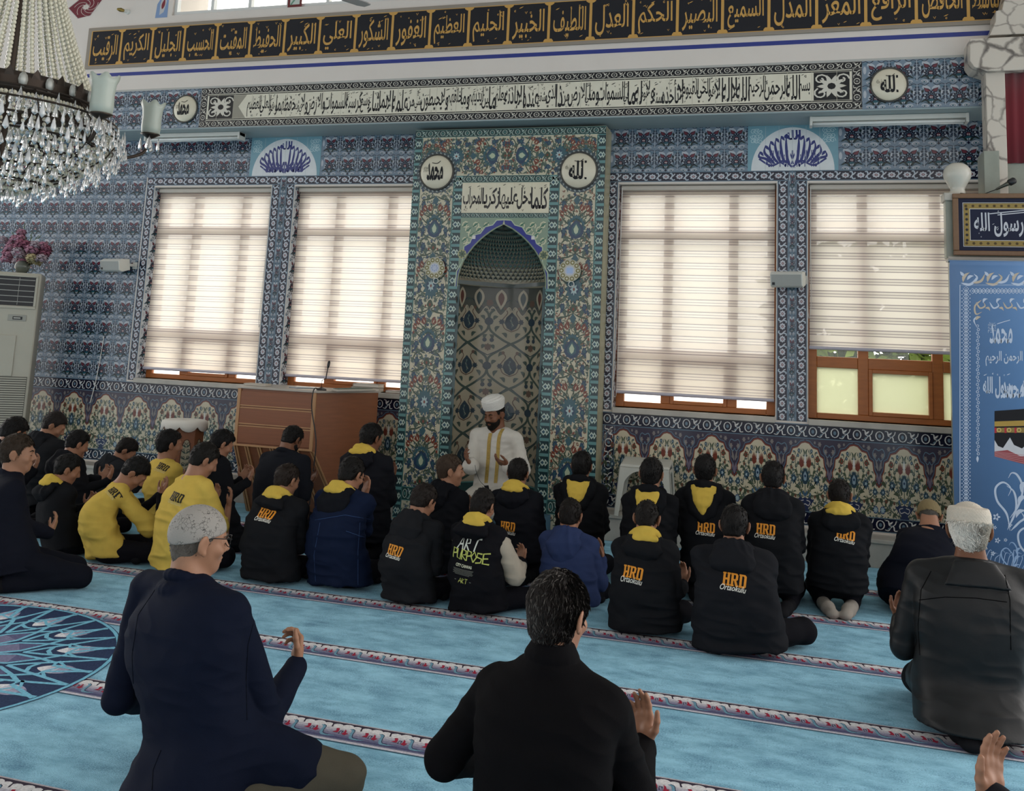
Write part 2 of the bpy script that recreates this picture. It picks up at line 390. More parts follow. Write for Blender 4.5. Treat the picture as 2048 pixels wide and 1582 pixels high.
def scroll_motif(bgc=NAV, fg=None, ac=None):
    fg = WHT if fg is None else fg; ac = LBL if ac is None else ac
    a = Art(); a.rect(-.5, -.5, .5, .5, bgc, 1); a.rect(-.5, .44, .5, .5, ac, 2); a.rect(-.5, -.5, .5, -.44, ac, 2)
    a.ring((-.25, 0), .17, .05, fg, 12, 3, ry=.3); a.disc((-.25, 0), .07, ac, 8, 3, ry=.14)
    a.stroke(curve((-.02, .34), (.1, .3), (.14, .02), (.32, -.05), (.36, -.32), (.5, -.32), n=4), .055, fg, layer=3)
    a.stroke(curve((-.05, -.3), (.1, -.34), (.2, -.12), (.38, .1), (.44, .34), n=4), .045, fg, layer=3)
    a.leaf((.12, .05), (.3, .3), .05, fg, layer=4); a.leaf((.2, -.1), (.04, -.3), .04, ac, layer=4); a.disc((.25, .0), .045, ac, 6, 5)
    return a.pack()
SCRN = scroll_motif(); SCRK = scroll_motif(C('#17171c'), C('#c9c4b8'), C('#7d7a76')); CHN = scroll_motif(C('#27403f'), C('#a9b8ae'), C('#4f7a76'))
def chain_motif():
    a = Art(); a.rect(-.5, -.5, .5, .5, C('#20363a'), 1); a.rect(-.5, -.5, -.40, .5, C('#5b8585'), 2); a.rect(.40, -.5, .5, .5, C('#5b8585'), 2)
    a.poly([(0, -.46), (.24, -.12), (.1, .1), (.24, .2), (0, .5), (-.24, .2), (-.1, .1), (-.24, -.12)], C('#a9b8ae'), 3)
    a.poly([(0, -.32), (.12, -.1), (0, .06), (-.12, -.1)], C('#2b4a5a'), 4); a.disc((0, .26), .09, C('#27403f'), 6, 4)
    a.leaf((-.36, -.5), (-.14, -.32), .05, C('#7fa59c'), layer=3); a.leaf((.36, -.5), (.14, -.32), .05, C('#7fa59c'), layer=3)
    return a.pack()
CHAIN = chain_motif()

def dado_motif():
    """one arch of the dado: a vase of tulips and blue blossoms (box -.5..+.5)"""
    a = Art(); BK = C('#3b3645')
    sp = [(.5, .5), (.0, .5), (.0, .455), (.08, .44), (.16, .38), (.26, .36), (.31, .27), (.38, .24), (.40, .12), (.44, .06), (.43, -.02), (.5, -.10)]
    a.poly(sp, BK, 2); a.stroke(sp[2:], .022, BRK, layer=3); a.stroke([(x+.02, y+.025) for x, y in sp[2:-1]], .010, LBL, layer=3)
    for (x, y, r) in ((.3, .43, .04), (.42, .33, .045), (.46, .18, .03), (.47, .05, .025), (.2, .45, .025)): a.petals((x, y), 0, r, r*.35, 6, GRY, layer=4)
    a.stroke(curve((.5, .4), (.42, .42), (.38, .34), (.46, .26), (.5, .3), n=5), .014, LBL, layer=4)
    a.leaf((.5, -.06), (.47, .1), .02, C('#6a6070'), layer=4); a.leaf((.49, .12), (.44, .28), .02, GRY, layer=4)
    # tulips
    a.poly([(.03, .12), (.085, .09), (.125, .14), (.12, .2), (.085, .27), (.095, .19), (.07, .26), (.055, .19), (.045, .24), (.03, .18)], BRK, 5)
    a.stroke(curve((.08, .1), (.1, .0), (.03, -.12), n=5), .014, GRN, layer=3)
    # carnations and blue blossoms
    for (x, y, r, k) in ((.25, .22, .05, BRK), (.29, .09, .028, BRK), (.36, -.28, .03, BRK), (.20, -.30, .025, BRK)):
        a.petals((x, y), 0, r, r*.32, 8, k, layer=5); a.disc((x, y), r*.4, GRN, 6, 6)
    for (x, y, r) in ((.24, -.06, .075), (.42, -.16, .06), (.13, .33, .035), (.15, .26, .03), (.24, .31, .02)):
        a.petals((x, y), 0, r, r*.3, 9, C('#3f5660'), layer=4); a.disc((x, y), r*.55, C('#22354a'), 8, 5); a.petals((x, y), 0, r*.4, r*.12, 5, C('#8fa3a8'), layer=6)
    a.stroke(curve((.02, -.28), (.12, -.2), (.22, -.1), (.3, .06), (.26, .2), n=5), .015, GRN, layer=3)
    a.stroke(curve((.03, -.3), (.2, -.28), (.34, -.24), (.43, -.16), n=5), .015, GRN, layer=3)
    a.stroke(curve((.05, -.28), (.17, .02), (.2, .2), (.12, .33), n=5), .013, GRN, layer=3)
    a.stroke(curve((.02, -.5), (.18, -.44), (.34, -.36), (.38, -.26), n=5), .014, GRN, layer=3)
    for (p, q, w) in (((.1, -.2), (.22, -.18), .025), ((.2, -.12), (.33, -.06), .025), ((.3, .04), (.38, .02), .022), ((.16, .0), (.24, .06), .02), ((.18, .14), (.09, .2), .018), ((.2, -.28), (.3, -.36), .025),
                      ((.3, -.25), (.38, -.36), .025), ((.14, -.44), (.24, -.5), .022), ((.3, -.4), (.42, -.44), .025), ((.06, -.18), (.13, -.06), .02), ((.44, -.32), (.5, -.24), .03), ((.36, -.1), (.47, -.03), .03), ((.02, .26), (.06, .36), .015)):
        a.leaf(p, q, w, GRN, bend=.2, layer=4)
    # vase
    a.poly([(0, -.5), (.09, -.5), (.06, -.45), (.13, -.40), (.19, -.33), (.14, -.335), (.11, -.31), (.06, -.33), (0, -.31)], C('#2b3350'), 5)
    a.stroke(curve((.0, -.4), (.07, -.42), (.1, -.37), (.03, -.35), n=4), .012, C('#b8b4b0'), layer=6); a.leaf((.0, -.3), (.05, -.22), .02, C('#3f5a72'), layer=5); a.leaf((.08, -.31), (.12, -.24), .018, C('#3f5a72'), layer=5)
    a.disc((.43, -.40), .055, C('#243a62'), 9, 5); a.petals((.43, -.4), 0, .05, .012, 8, C('#8fa3a8'), layer=6)
    fr = np.random.RandomState(4)
    for j in range(170):
        x, y = fr.uniform(.02, .49), fr.uniform(-.5, .30)
        if y > .34-.9*max(0, x-.18)*1.4: continue
        q = fr.uniform(0, 2*PI); L_ = fr.uniform(.04, .085); a.leaf((x, y), (x+L_*math.cos(q), y+L_*math.sin(q)), .011, (GRN, C('#4b5a55'), C('#55625c'), C('#3a4a50'))[j % 4], bend=.3, layer=1)
    a.sym(); a.rect(-.5, -.5, .5, .5, CRM, 0)
    # middle palmette under the tulips
    a.poly([(0, .1), (.07, .02), (.075, -.06), (.035, -.12), (0, -.14), (-.035, -.12), (-.075, -.06), (-.07, .02)], C('#2a3d48'), 6)
    a.poly([(0, .05), (.035, .0), (.03, -.07), (0, -.09), (-.03, -.07), (-.035, .0)], C('#8094a0'), 7); a.disc((0, -.02), .02, C('#1f3350'), 6, 8)
    a.petals((0, -.02), .07, .12, .02, 10, C('#4c6062'), layer=5); a.stroke([(0, -.14), (0, -.32)], .016, GRN, layer=3)
    a.leaf((0, .12), (0, .30), .018, WHT, layer=6)
    return a.pack()
DADO = dado_motif()

def mihrab_unit(kind=0):
    """one repeat of the tall side panels (x -.5..+.5 is .39 m, y -.5..+.5 is .64 m)"""
    a = Art(); B1, B2, G1, G2, R1 = C('#2c4058'), C('#35565f'), C('#3c4a3c'), C('#4c5c53'), C('#703b2e')
    e = .6
    # scrolling stems with leaves, right half
    for pts in (((0, -.5), (.22, -.46), (.40, -.36), (.30, -.27), (.16, -.30), (.22, -.37)), ((.02, -.06), (.26, .02), (.42, .14), (.34, .24), (.2, .2)), ((0, .5), (.2, .44), (.38, .42), (.44, .34)), ((.03, -.28), (.3, -.2), (.44, -.08), (.4, .02)), ((0, .06), (.1, .16), (.06, .28), (.14, .36))):
        a.stroke(curve(*pts, n=5), .026, G1, taper=True, layer=2)
    for (p, q, w) in (((.2, -.46), (.3, -.5), .045), ((.38, -.38), (.46, -.44), .05), ((.3, -.27), (.22, -.2), .045), ((.26, .02), (.2, .1), .045), ((.4, .12), (.48, .2), .05), ((.36, .22), (.44, .3), .045), ((.3, -.2), (.4, -.24), .05), ((.42, -.08), (.48, -.16), .045),
                      ((.2, .44), (.28, .5), .04), ((.36, .42), (.3, .34), .045), ((.1, .16), (.2, .12), .035), ((.07, .28), (.0, .34), .03), ((.42, -.02), (.48, .06), .05), ((.16, -.3), (.1, -.38), .04)):
        a.leaf(p, q, w, G2, bend=.25, layer=3)
    # tulips fanning upward from the middle
    for (ang, L, s) in ((.30, .30, 1), (.62, .36, 1), (1.0, .33, .9)):
        bx, by = math.sin(ang)*L*1.25, .06+math.cos(ang)*L*e
        a.stroke(curve((0, .02), (bx*.45, .02+(by-.02)*.6), (bx, by), n=4), .02, G1, layer=3)
        u = np.array([math.sin(ang)*1.25, math.cos(ang)*e]); u /= np.linalg.norm(u); v = np.array([-u[1], u[0]]); c = np.array([bx, by])
        q = lambda s_, t_: tuple(c+u*s_*s+v*t_*s)
        a.poly([q(0, 0), q(.02, -.05), q(.08, -.06), q(.14, -.035), q(.10, -.015), q(.15, .0), q(.10, .015), q(.14, .035), q(.08, .06), q(.02, .05)], R1, 5)
        a.leaf(q(.02, 0), q(.1, 0), .012, CRM, layer=6)
    # blue iris at the sides
    for (x, y) in ((.34, -.12), (.36, .34), (.30, -.40)):
        a.petals((x, y), 0, .075, .03, 6, B1, layer=4); a.disc((x, y), .035, B2, 7, 5); a.leaf((x, y-.03), (x+.05, y-.11), .03, B1, layer=4)
    a.disc((.2, .27), .03, R1, 6, 4); a.disc((.13, -.45), .025, R1, 6, 4); a.disc((.44, .08), .03, R1, 6, 4)
    a.sym()
    if kind == 0:
        a.poly([(0, .08), (.1, .02), (.2, -.05), (.21, -.14), (.13, -.22), (0, -.25), (-.13, -.22), (-.21, -.14), (-.2, -.05), (-.1, .02)], B1, 6)
        a.poly([(0, .04), (.12, -.06), (.12, -.15), (0, -.2), (-.12, -.15), (-.12, -.06)], B2, 7); a.poly([(0, -.0), (.07, -.08), (.05, -.14), (0, -.17), (-.05, -.14), (-.07, -.08)], C('#a9b49a'), 8)
        a.petals((0, -.1), .18, .27, .045, 9, B2, .2, PI-.2, layer=5)
    else:
        a.petals((0, -.1), .05, .25, .05, 14, B2, layer=6); a.disc((0, -.1), .14, B1, 12, 7, ry=.09); a.petals((0, -.1), 0, .11, .025, 8, C('#9db0b0'), layer=8); a.disc((0, -.1), .03, R1, 6, 9)
    a.poly([(0, .5), (.09, .42), (.05, .36), (0, .33), (-.05, .36), (-.09, .42)], B2, 5); a.poly([(0, -.5), (.1, -.44), (.05, -.36), (0, -.34), (-.05, -.36), (-.1, -.44)], G1, 5); a.disc((0, -.43), .03, R1, 6, 6)
    return a.pack()
MU0, MU1 = mihrab_unit(0), mihrab_unit(1)
def niche_unit():
    a = Art(); D1, D2, D3, L1 = C('#2c3a44'), C('#3c4a44'), C('#5c4a40'), C('#8f897a')
    a.stroke(curve((0, .5), (.2, .38), (.46, .2), (.5, .0), n=5), .05, D2, layer=2); a.stroke(curve((0, -.5), (.2, -.4), (.46, -.2), (.5, .0), n=5), .05, D2, layer=2)
    a.stroke(curve((.06, .5), (.26, .36), (.5, .24), n=5), .018, D1, layer=3)
    for (p, q, w) in (((.12, .3), (.26, .2), .04), ((.3, .12), (.4, .02), .04), ((.26, -.1), (.34, -.24), .04), ((.1, -.36), (.22, -.26), .04), ((.36, .38), (.46, .46), .04), ((.4, -.4), (.48, -.3), .04)): a.leaf(p, q, w, D2, bend=.25, layer=3)
    a.stroke(curve((0, -.22), (.16, -.14), (.2, .04), (.1, .2), (.16, .3), n=5), .02, D3, layer=3); a.petals((.22, .0), 0, .07, .022, 7, D1, layer=4); a.disc((.16, .3), .04, D3, 7, 4)
    a.petals((.5, .42), 0, .09, .03, 8, D3, layer=4); a.disc((.42, -.42), .05, D1, 8, 4)
    a.sym()
    a.poly([(0, .22), (.12, .1), (.16, -.02), (.1, -.14), (0, -.2), (-.1, -.14), (-.16, -.02), (-.12, .1)], D1, 5); a.poly([(0, .14), (.08, .05), (.1, -.03), (0, -.13), (-.1, -.03), (-.08, .05)], C('#50625f'), 6)
    a.petals((0, -.01), .02, .1, .02, 6, L1, layer=7); a.disc((.5, 0), .1, D1, 9, 5, ry=.09); a.disc((-.5, 0), .1, D1, 9, 5, ry=.09)
    return a.pack()
NU = niche_unit()

# ------------------------------------------------------------------ the floor: blue prayer carpet with flowered row borders
def carpet_mat():
    m = mat('turquoise_carpet', '#5fa3b8', 0.95, spec=0.08, sheen=0.1, bump=0.35, bs=260); n = m.node_tree; b = n.nodes['Principled BSDF']
    co = n.nodes.new('ShaderNodeTexCoord')
    mp = n.nodes.new('ShaderNodeMapping'); mp.inputs['Scale'].default_value = (0.8, 1.5, 1); n.links.new(co.outputs['Object'], mp.inputs[0])
    n1 = n.nodes.new('ShaderNodeTexNoise'); n1.inputs['Scale'].default_value = 5; n1.inputs['Detail'].default_value = 6; n1.inputs['Roughness'].default_value = .7; n.links.new(mp.outputs[0], n1.inputs['Vector'])
    r1 = n.nodes.new('ShaderNodeValToRGB'); e = r1.color_ramp.elements
    e[0].position = .34; e[0].color = (*C('#6a9fb8'), 1); e[1].position = .60; e[1].color = (*C('#90c6dc'), 1); n.links.new(n1.outputs['Fac'], r1.inputs[0])
    n2 = n.nodes.new('ShaderNodeTexNoise'); n2.inputs['Scale'].default_value = 150; n2.inputs['Detail'].default_value = 2; n.links.new(mp.outputs[0], n2.inputs['Vector'])
    n3 = n.nodes.new('ShaderNodeTexNoise'); n3.inputs['Scale'].default_value = 6; n3.inputs['Detail'].default_value = 5; n.links.new(mp.outputs[0], n3.inputs['Vector'])
    sm = n.nodes.new('ShaderNodeMath'); sm.operation = 'MULTIPLY_ADD'; sm.inputs[1].default_value = .8; n.links.new(n3.outputs['Fac'], sm.inputs[0]); n.links.new(n2.outputs['Fac'], sm.inputs[2])
    r2 = n.nodes.new('ShaderNodeValToRGB'); r2.color_ramp.elements[0].position = .0; r2.color_ramp.elements[0].color = (1, 1, 1, 1); r2.color_ramp.elements[1].position = 1.0; r2.color_ramp.elements[1].color = (.42, .52, .60, 1)
    mrg = n.nodes.new('ShaderNodeMapRange'); mrg.inputs['From Min'].default_value = .90; mrg.inputs['From Max'].default_value = 1.10; n.links.new(sm.outputs[0], mrg.inputs['Value']); n.links.new(mrg.outputs[0], r2.inputs[0])
    mx = n.nodes.new('ShaderNodeMix'); mx.data_type = 'RGBA'; mx.blend_type = 'MULTIPLY'; mx.inputs['Factor'].default_value = .85
    n.links.new(r1.outputs[0], mx.inputs['A']); n.links.new(r2.outputs[0], mx.inputs['B']); n.links.new(mx.outputs['Result'], b.inputs['Base Color'])
    return m
floor = B().box((-13, -16, -0.12), (6, 0.0, 0.0)).build('floor', carpet_mat(), kind='structure')
def stripe_motif():
    """one repeat of the row border, x 0..1 = .145 m, y 0..1 = .215 m from its near to its far edge"""
    a = Art(); DK = C('#3a3340')
    a.rect(0, 0, 1, .05, C('#3c5b6c'), 1); a.rect(0, .05, 1, .14, C('#bdb9c2'), 1); a.rect(0, .14, 1, .19, C('#6d6f86'), 1)
    for i, k in enumerate(('#4f5070', '#63637f', '#7c7a91', '#9794a5', '#b1aeb8', '#c6c3c8', '#d0cdcf')): a.rect(0, .19+i*.09, 1, .285+i*.09, C(k), 1)
    a.rect(0, .80, 1, 1.0, DK, 2); a.rect(0, .955, 1, 1.0, C('#b3a9ae'), 4)
    for (x, y, r) in ((.18, .77, .20), (.52, .80, .20), (.84, .77, .18)): a.disc((x, y), r, C('#d2d0d1'), 12, 3, ry=.115)
    a.stroke(curve((-.02, .86), (.02, .74), (.05, .70), n=3), .05, DK, layer=4)
    a.stroke(curve((.66, .72), (.80, .66), (.86, .46), (.96, .30), (1.18, .27), (1.4, .30), n=5), .085, C('#6b93a6'), layer=4, taper=True); a.stroke(curve((.72, .74), (.85, .68), (.91, .48), (1.0, .34), (1.2, .30), n=5), .022, C('#2f3a50'), layer=5)
    RD = C('#96293f')
    a.poly([(.22, .66), (.32, .68), (.38, .58), (.40, .46), (.22, .46), (.30, .54)], RD, 6); a.poly([(.54, .66), (.62, .60), (.66, .50), (.74, .50), (.70, .38), (.56, .42), (.58, .52)], RD, 6); a.poly([(.42, .58), (.54, .58), (.54, .44), (.44, .42)], C('#4a4458'), 6); a.leaf((.46, .56), (.52, .40), .03, C('#8a8aa0'), layer=7)
    return a.pack()
STR = stripe_motif()
ST = Art()
for k in range(-2, 6):
    y1 = -3.16-1.0005*k
    ST.many(STR, [(-10.4+.145*i, y1-.215) for i in range(92)], .145, .215)
ST.to(on_floor(0.0006), 'carpet_border', MCP, parent=floor, step=2e-4)
def medallion():
    a = Art(); NV, LT = C('#2c3a58'), C('#76b4cc'); c0 = np.array((-4.42, -5.28)); R = 1.03; N = 16
    a.disc(c0, R, NV, 64, 1); a.ring(c0, R*.985, R*.02, LT, 64, 2)
    def P(r, t): return c0+R*r*np.array((math.cos(t), math.sin(t)))
    GRD = [C(k) for k in ('#d6d6da', '#bdbcc9', '#9a98ae', '#767592', '#5a5b7c')]
    def petal(t, r0, r1, w, cols, lay):
        u = np.array((math.cos(t), math.sin(t))); v = np.array((-u[1], u[0])); m = len(cols); wid = lambda q: w*math.sin(PI*min(max(q, .0), 1))**.75
        for i, k in enumerate(cols):
            q0, q1 = i/m, (i+1)/m; pts = [c0+R*(u*(r0+(r1-r0)*q)+v*wid(q)) for q in np.linspace(q0, q1, 5)]+[c0+R*(u*(r0+(r1-r0)*q)-v*wid(q)) for q in np.linspace(q1, q0, 5)]
            a.poly(pts, k, lay)
    for i in range(N):
        t = 2*PI*i/N; dt = 2*PI/N; lay = 3+(i % 2)*.4
        petal(t, .06, .60, .098, GRD, lay); petal(t+dt/2, .68, .90, .062, GRD[:4], lay)
        for s in (-1, 1):
            a.stroke([P(.10, t+s*.30*dt), P(.34, t+s*.46*dt), P(.50, t+s*.36*dt), P(.64, t)], .024, LT, layer=6)
            a.stroke([P(.64, t), P(.74, t+s*.22*dt), P(.74, t+s*.34*dt), P(.97, t+s*.52*dt)], .026, LT, layer=6); a.stroke([P(.52, t+s*.5*dt), P(.62, t+s*.30*dt), P(.80, t+s*.12*dt), P(.97, t)], .024, LT, layer=6)
        a.stroke([P(.80, t+.12*dt), P(.74, t+.34*dt), P(.80, t+.66*dt), P(.74, t+.88*dt)], .020, LT, layer=6); a.stroke([P(.66, t+.28*dt), P(.64, t+.5*dt), P(.66, t+.72*dt)], .024, LT, layer=6)
    a.disc(c0, R*.075, C('#dcdce0'), 20, 6)
    a.to(on_floor(0.0026), 'medallion', MCP, parent=floor, step=2e-4)
medallion()

# ------------------------------------------------------------------ the qibla wall
XL, XR, ZS, ZC = -11.5, 5.0, 4.126, 6.35
WIN = [(-7.30, -5.71), (-5.40, -3.83), (-1.63, -0.055), (0.245, 1.83)]; WZ0, WZ1 = 1.25, 3.53
wb = B()
wb.box((XL, 0, -.1), (-3.3, .28, WZ0)); wb.box((-2.22, 0, -.1), (XR, .28, WZ0)); wb.box((-3.3, .2, -.1), (-2.22, .28, WZ0)); wb.box((XL, 0, WZ1), (XR, .28, 5.44)); wb.box((XL, 0, 5.44), (-7.0, .28, ZC)); wb.box((-3.8, 0, 5.44), (XR, .28, ZC)); wb.box((-7.0, 0, 6.3), (-3.8, .28, ZC))
xs = [XL]+[v for w in WIN for v in w]+[XR]
for i in range(0, len(xs), 2):
    if i == 4:   # behind the prayer niche
        wb.box((xs[i], 0, WZ0), (-3.3, .28, WZ1)); wb.box((-2.22, 0, WZ0), (xs[i+1], .28, WZ1)); wb.box((-3.3, .2, WZ0), (-2.22, .28, WZ1))
    else: wb.box((xs[i], 0, WZ0), (xs[i+1], .28, WZ1))
wall = wb.build('wall_front', WHITE, kind='structure')
# upper wall standing forward on a beam, with the high window cut into it
UY = -0.49; UX0, UX1, UZ0, UZ1 = -6.93, -3.9, 5.50, 6.25
ub = B().box((XL, UY, ZS), (XR, -.002, UZ0)).box((XL, UY, UZ0), (UX0, -.002, ZC)).box((UX1, UY, UZ0), (XR, -.002, ZC)).box((UX0, UY, UZ1), (UX1, -.002, ZC))
upper = ub.build('wall_front_upper', WHITE, kind='structure')
soff = B().box((XL, UY+.004, ZS-.012), (XR, -.002, ZS)).build('trim_1', mat('blue_soffit_paint', '#8a9a9e', 0.5), kind='structure')
ceil_ = B().box((-13, -15, ZC), (6, .3, ZC+.1)).build('ceiling', WHITE, kind='structure')

# tiles of the lower wall
A = Art(); BX = .105
def plain(x0, z0, x1, z1, y=0):
    a = Art(); a.fill(TILE, x0, z0, x1, z1, .245, .238, dl=1); a.clip(x0, z0, x1, z1); a.rect(x0, z0, x1, z1, BGB, 0)
    A.place(a)
LZ = 3.655
for (x0, z0, x1, z1) in ((XL+1.4, 1.2, -7.43, ZS), (-7.43, LZ, -6.02, ZS), (-5.10, LZ, -3.7, ZS), (-1.74, LZ, -.33, ZS), (.52, LZ, 2.6, ZS), (1.95, 1.2, 2.6, LZ)): plain(x0, z0, x1, z1)
def strip_v(mo, x0, x1, z0, z1, per):
    n = max(1, round((z1-z0)/per)); h = (z1-z0)/n; P, T, K, L = mo
    Q = np.stack([P[:, 1], P[:, 0]], 1)
    A.many((Q, T, K, L), [((x0+x1)/2, z0+(i+.5)*h) for i in range(n)], x1-x0, h)
def strip_h(mo, x0, x1, z0, z1, per):
    n = max(1, round((x1-x0)/per)); w = (x1-x0)/n
    A.many(mo, [(x0+(i+.5)*w, (z0+z1)/2) for i in range(n)], w, z1-z0)
for i, (x0, x1) in enumerate(WIN):
    strip_v(BORD, x0-BX-.01, x0-.01, WZ0-.03, WZ1+.02, .125); strip_v(BORD, x1+.01, x1+BX+.01, WZ0-.03, WZ1+.02, .125)
    strip_h(BORD, x0-BX-.01, x1+BX+.01, WZ1+.02, LZ, .135)
for (xa, xb) in ((-5.71, -5.40), (-.055, .245)):
    a = Art(); a.fill(TILE, xa+BX+.01, WZ0-.03, xb-BX-.01, LZ, .11, .2, dl=1); a.clip(xa+BX+.01, WZ0-.03, xb-BX-.01, LZ); a.rect(xa+BX+.01, WZ0-.03, xb-BX-.01, LZ, LBL, 0); A.place(a)
for (x0, x1) in ((-10.2, -3.82), (-1.73, 2.6)):
    strip_h(SCRN, x0, x1, 1.065, 1.2, .20); strip_h(SCRN, x0, x1, .27, .40, .20)
    n = round((x1-x0)/.455); w = (x1-x0)/n; A.many(DADO, [(x0+(i+.5)*w, .7325) for i in range(n)], w, .665)
strip_v(SCRN, -1.72, -1.60, .4, 1.065, .2)
A.to(on_wall(-.001), 'tile_cladding', MT, parent=wall)
# reveals of the window openings and their sills
for i, (x0, x1) in enumerate(WIN):
    for s, x in ((1, x0), (-1, x1)):
        a = Art(); a.fill(TILE, .0, WZ0, .19, WZ1, .19, .2, dl=1); a.clip(0, WZ0, .19, WZ1); a.rect(0, WZ0, .19, WZ1, C('#c2c8cf'), 0)
        a.to((lambda P, h, x=x, s=s: np.stack([np.full(len(P), x)+s*(h+.001), P[:, 0], P[:, 1]], 1)), 'reveal_tiles', MT, parent=wall)
    B().box((x0+.002, -.055, WZ0-.055), (x1-.002, .19, WZ0)).build('window_sill', MARB, parent=wall, bevel=.006)
# painted lines and ornaments of the upper wall, and the tile frieze of the beam
A = Art()
A.rect(-8.07, 4.785, 1.80, 4.828, C('#303a80'), 1)
A.fill(TILE, -10.2, 4.13, -6.42, 4.59, .245, .23, dl=1); A.fill(TILE, .71, 4.13, 2.6, 4.59, .245, .23, dl=1); A.rect(-10.3, 4.126, -6.42, 4.6, BGB, 0); A.rect(.71, 4.126, 2.7, 4.6, BGB, 0)
A.rect(-10.3, 4.59, 2.6, 4.612, C('#aaa9a4'), 2)
tri = Art()   # red lozenge with pale vine, left of the high window
tri.poly([(-.52, .0), (-.1, .42), (.5, .3), (.16, -.34), (-.2, -.42)], C('#6b2430'), 1)
for k in range(7): tri.stroke(spiral((0.02, -.0), .02, .36, k*.9, .35, 9), .012, C('#c9bfb8'), layer=2)
tri.petals((0, 0), 0, .12, .03, 8, C('#c9bfb8'), layer=3); tri.stroke([(-.52, 0), (-.1, .42), (.5, .3), (.16, -.34), (-.2, -.42)], .02, C('#bdb6b2'), layer=2, closed=True)
c = W(172, 14, UY); A.place(tri, c[0], c[2], .50, .34)
orn = Art(); orn.poly([(-.3, -.5), (.3, -.5), (.3, .5), (.05, .5), (-.1, .2), (-.25, 0)], C('#7d94b8'), 1); orn.poly([(-.1, -.4), (.1, -.3), (.22, .1), (.0, .3), (-.1, 0)], C('#b9b7b8'), 2); orn.leaf((.0, -.2), (.12, .2), .08, C('#7c2b34'), layer=3)
c = W(325, 8, UY); A.place(orn, c[0], c[2], .28, .34)
c = W(590, 4, UY); A.rect(c[0]-.09, c[2]-.06, c[0]+.09, c[2]+.2, C('#6b3030'), 1); A.rect(c[0]-.06, c[2]-.03, c[0]+.06, c[2]+.2, C('#bfc6bd'), 2); A.stroke([(c[0]-.05, c[2]-.03), (c[0]+.02, c[2]+.06), (c[0]-.02, c[2]+.2)], .02, C('#6a8f78'), layer=3)
A.to(on_wall(UY-.001), 'painted_ornament', MT, parent=upper)

# the long white frieze with black lettering
t = thing('calligraphy_frieze', (-2.85, UY, 4.126), 'long cream tile frieze lettered in black Arabic script above the windows', 'tile frieze')
A = Art(); x0, x1 = -6.42, .71
strip_h(SCRK, x0, x1, 4.128, 4.205, .16); strip_h(SCRK, x0, x1, 4.515, 4.59, .16); strip_v(SCRK, x0, x0+.09, 4.205, 4.515, .16); strip_v(SCRK, x1-.09, x1, 4.205, 4.515, .16)
A.rect(x0+.09, 4.205, x1-.09, 4.515, C('#d2ccba'), 1); A.rect(x0+.09, 4.212, x1-.09, 4.222, BLACK, 2); A.rect(x0+.09, 4.498, x1-.09, 4.508, BLACK, 2)
for k in range(1, 32): A.rect(x0+k*(x1-x0)/32-.002, 4.205, x0+k*(x1-x0)/32+.002, 4.515, C('#a9a494'), 2)
a = Art(); a.rect(-.5, -.5, .5, .5, BLACK, 2); a.petals((0, 0), .05, .42, .07, 10, C('#c9c4b8'), layer=3); a.disc((0, 0), .12, BLACK, 8, 4)
for s in (-1, 1): a.stroke(spiral((s*.3, .25), .2, .04, 0, 1.2, 12), .05, C('#c9c4b8'), layer=3); a.stroke(spiral((s*.3, -.25), .2, .04, 2, 1.2, 12), .05, C('#c9c4b8'), layer=3)
A.place(a, x0+.27, 4.36, .32, .27); A.place(a, x1-.27, 4.36, .32, .27)
A.poly([(x0+.43, 4.225), (x0+.60, 4.225), (x0+.5, 4.36), (x0+.60, 4.495), (x0+.43, 4.495)], C('#8f8a7d'), 2)
KURSI = ['\u0628\u0633\u0645 \u0627\u0644\u0644\u0647 \u0627\u0644\u0631\u062d\u0645\u0646 \u0627\u0644\u0631\u062d\u064a\u0645 \u0627\u0644\u0644\u0647 \u0644\u0627 \u0627\u0644\u0647 \u0627\u0644\u0627 \u0647\u0648 \u0627\u0644\u062d\u064a \u0627\u0644\u0642\u064a\u0648\u0645',
         '\u0644\u0627 \u062a\u0623\u062e\u0630\u0647 \u0633\u0646\u0629 \u0648\u0644\u0627 \u0646\u0648\u0645 \u0644\u0647 \u0645\u0627 \u0641\u064a \u0627\u0644\u0633\u0645\u0648\u0627\u062a \u0648\u0645\u0627 \u0641\u064a \u0627\u0644\u0627\u0631\u0636',
         '\u0645\u0646 \u0630\u0627 \u0627\u0644\u0630\u064a \u064a\u0634\u0641\u0639 \u0639\u0646\u062f\u0647 \u0627\u0644\u0627 \u0628\u0627\u0630\u0646\u0647 \u064a\u0639\u0644\u0645 \u0645\u0627 \u0628\u064a\u0646 \u0627\u064a\u062f\u064a\u0647\u0645',
         '\u0648\u0645\u0627 \u062e\u0644\u0641\u0647\u0645 \u0648\u0644\u0627 \u064a\u062d\u064a\u0637\u0648\u0646 \u0628\u0634\u064a\u0621 \u0645\u0646 \u0639\u0644\u0645\u0647 \u0627\u0644\u0627 \u0628\u0645\u0627 \u0634\u0627\u0621',
         '\u0648\u0633\u0639 \u0643\u0631\u0633\u064a\u0647 \u0627\u0644\u0633\u0645\u0648\u0627\u062a \u0648\u0627\u0644\u0627\u0631\u0636 \u0648\u0644\u0627 \u064a\u0624\u062f\u0647 \u062d\u0641\u0638\u0647\u0645\u0627 \u0648\u0647\u0648 \u0627\u0644\u0639\u0644\u064a \u0627\u0644\u0639\u0638\u064a\u0645']
xr = x1-.47; TALL = '\u0627\u0644\u0643\u0637\u0638\u0623\u0625'
words = ' '.join(KURSI).split(); gw = [max(.35, glyphs(shape_arabic(k), .0, 1.0, 0, 3)[2]*(1.0 if any(c_ in k for c_ in TALL) else .62)) for k in words]; tot = (x1-.47)-(x0+.62)
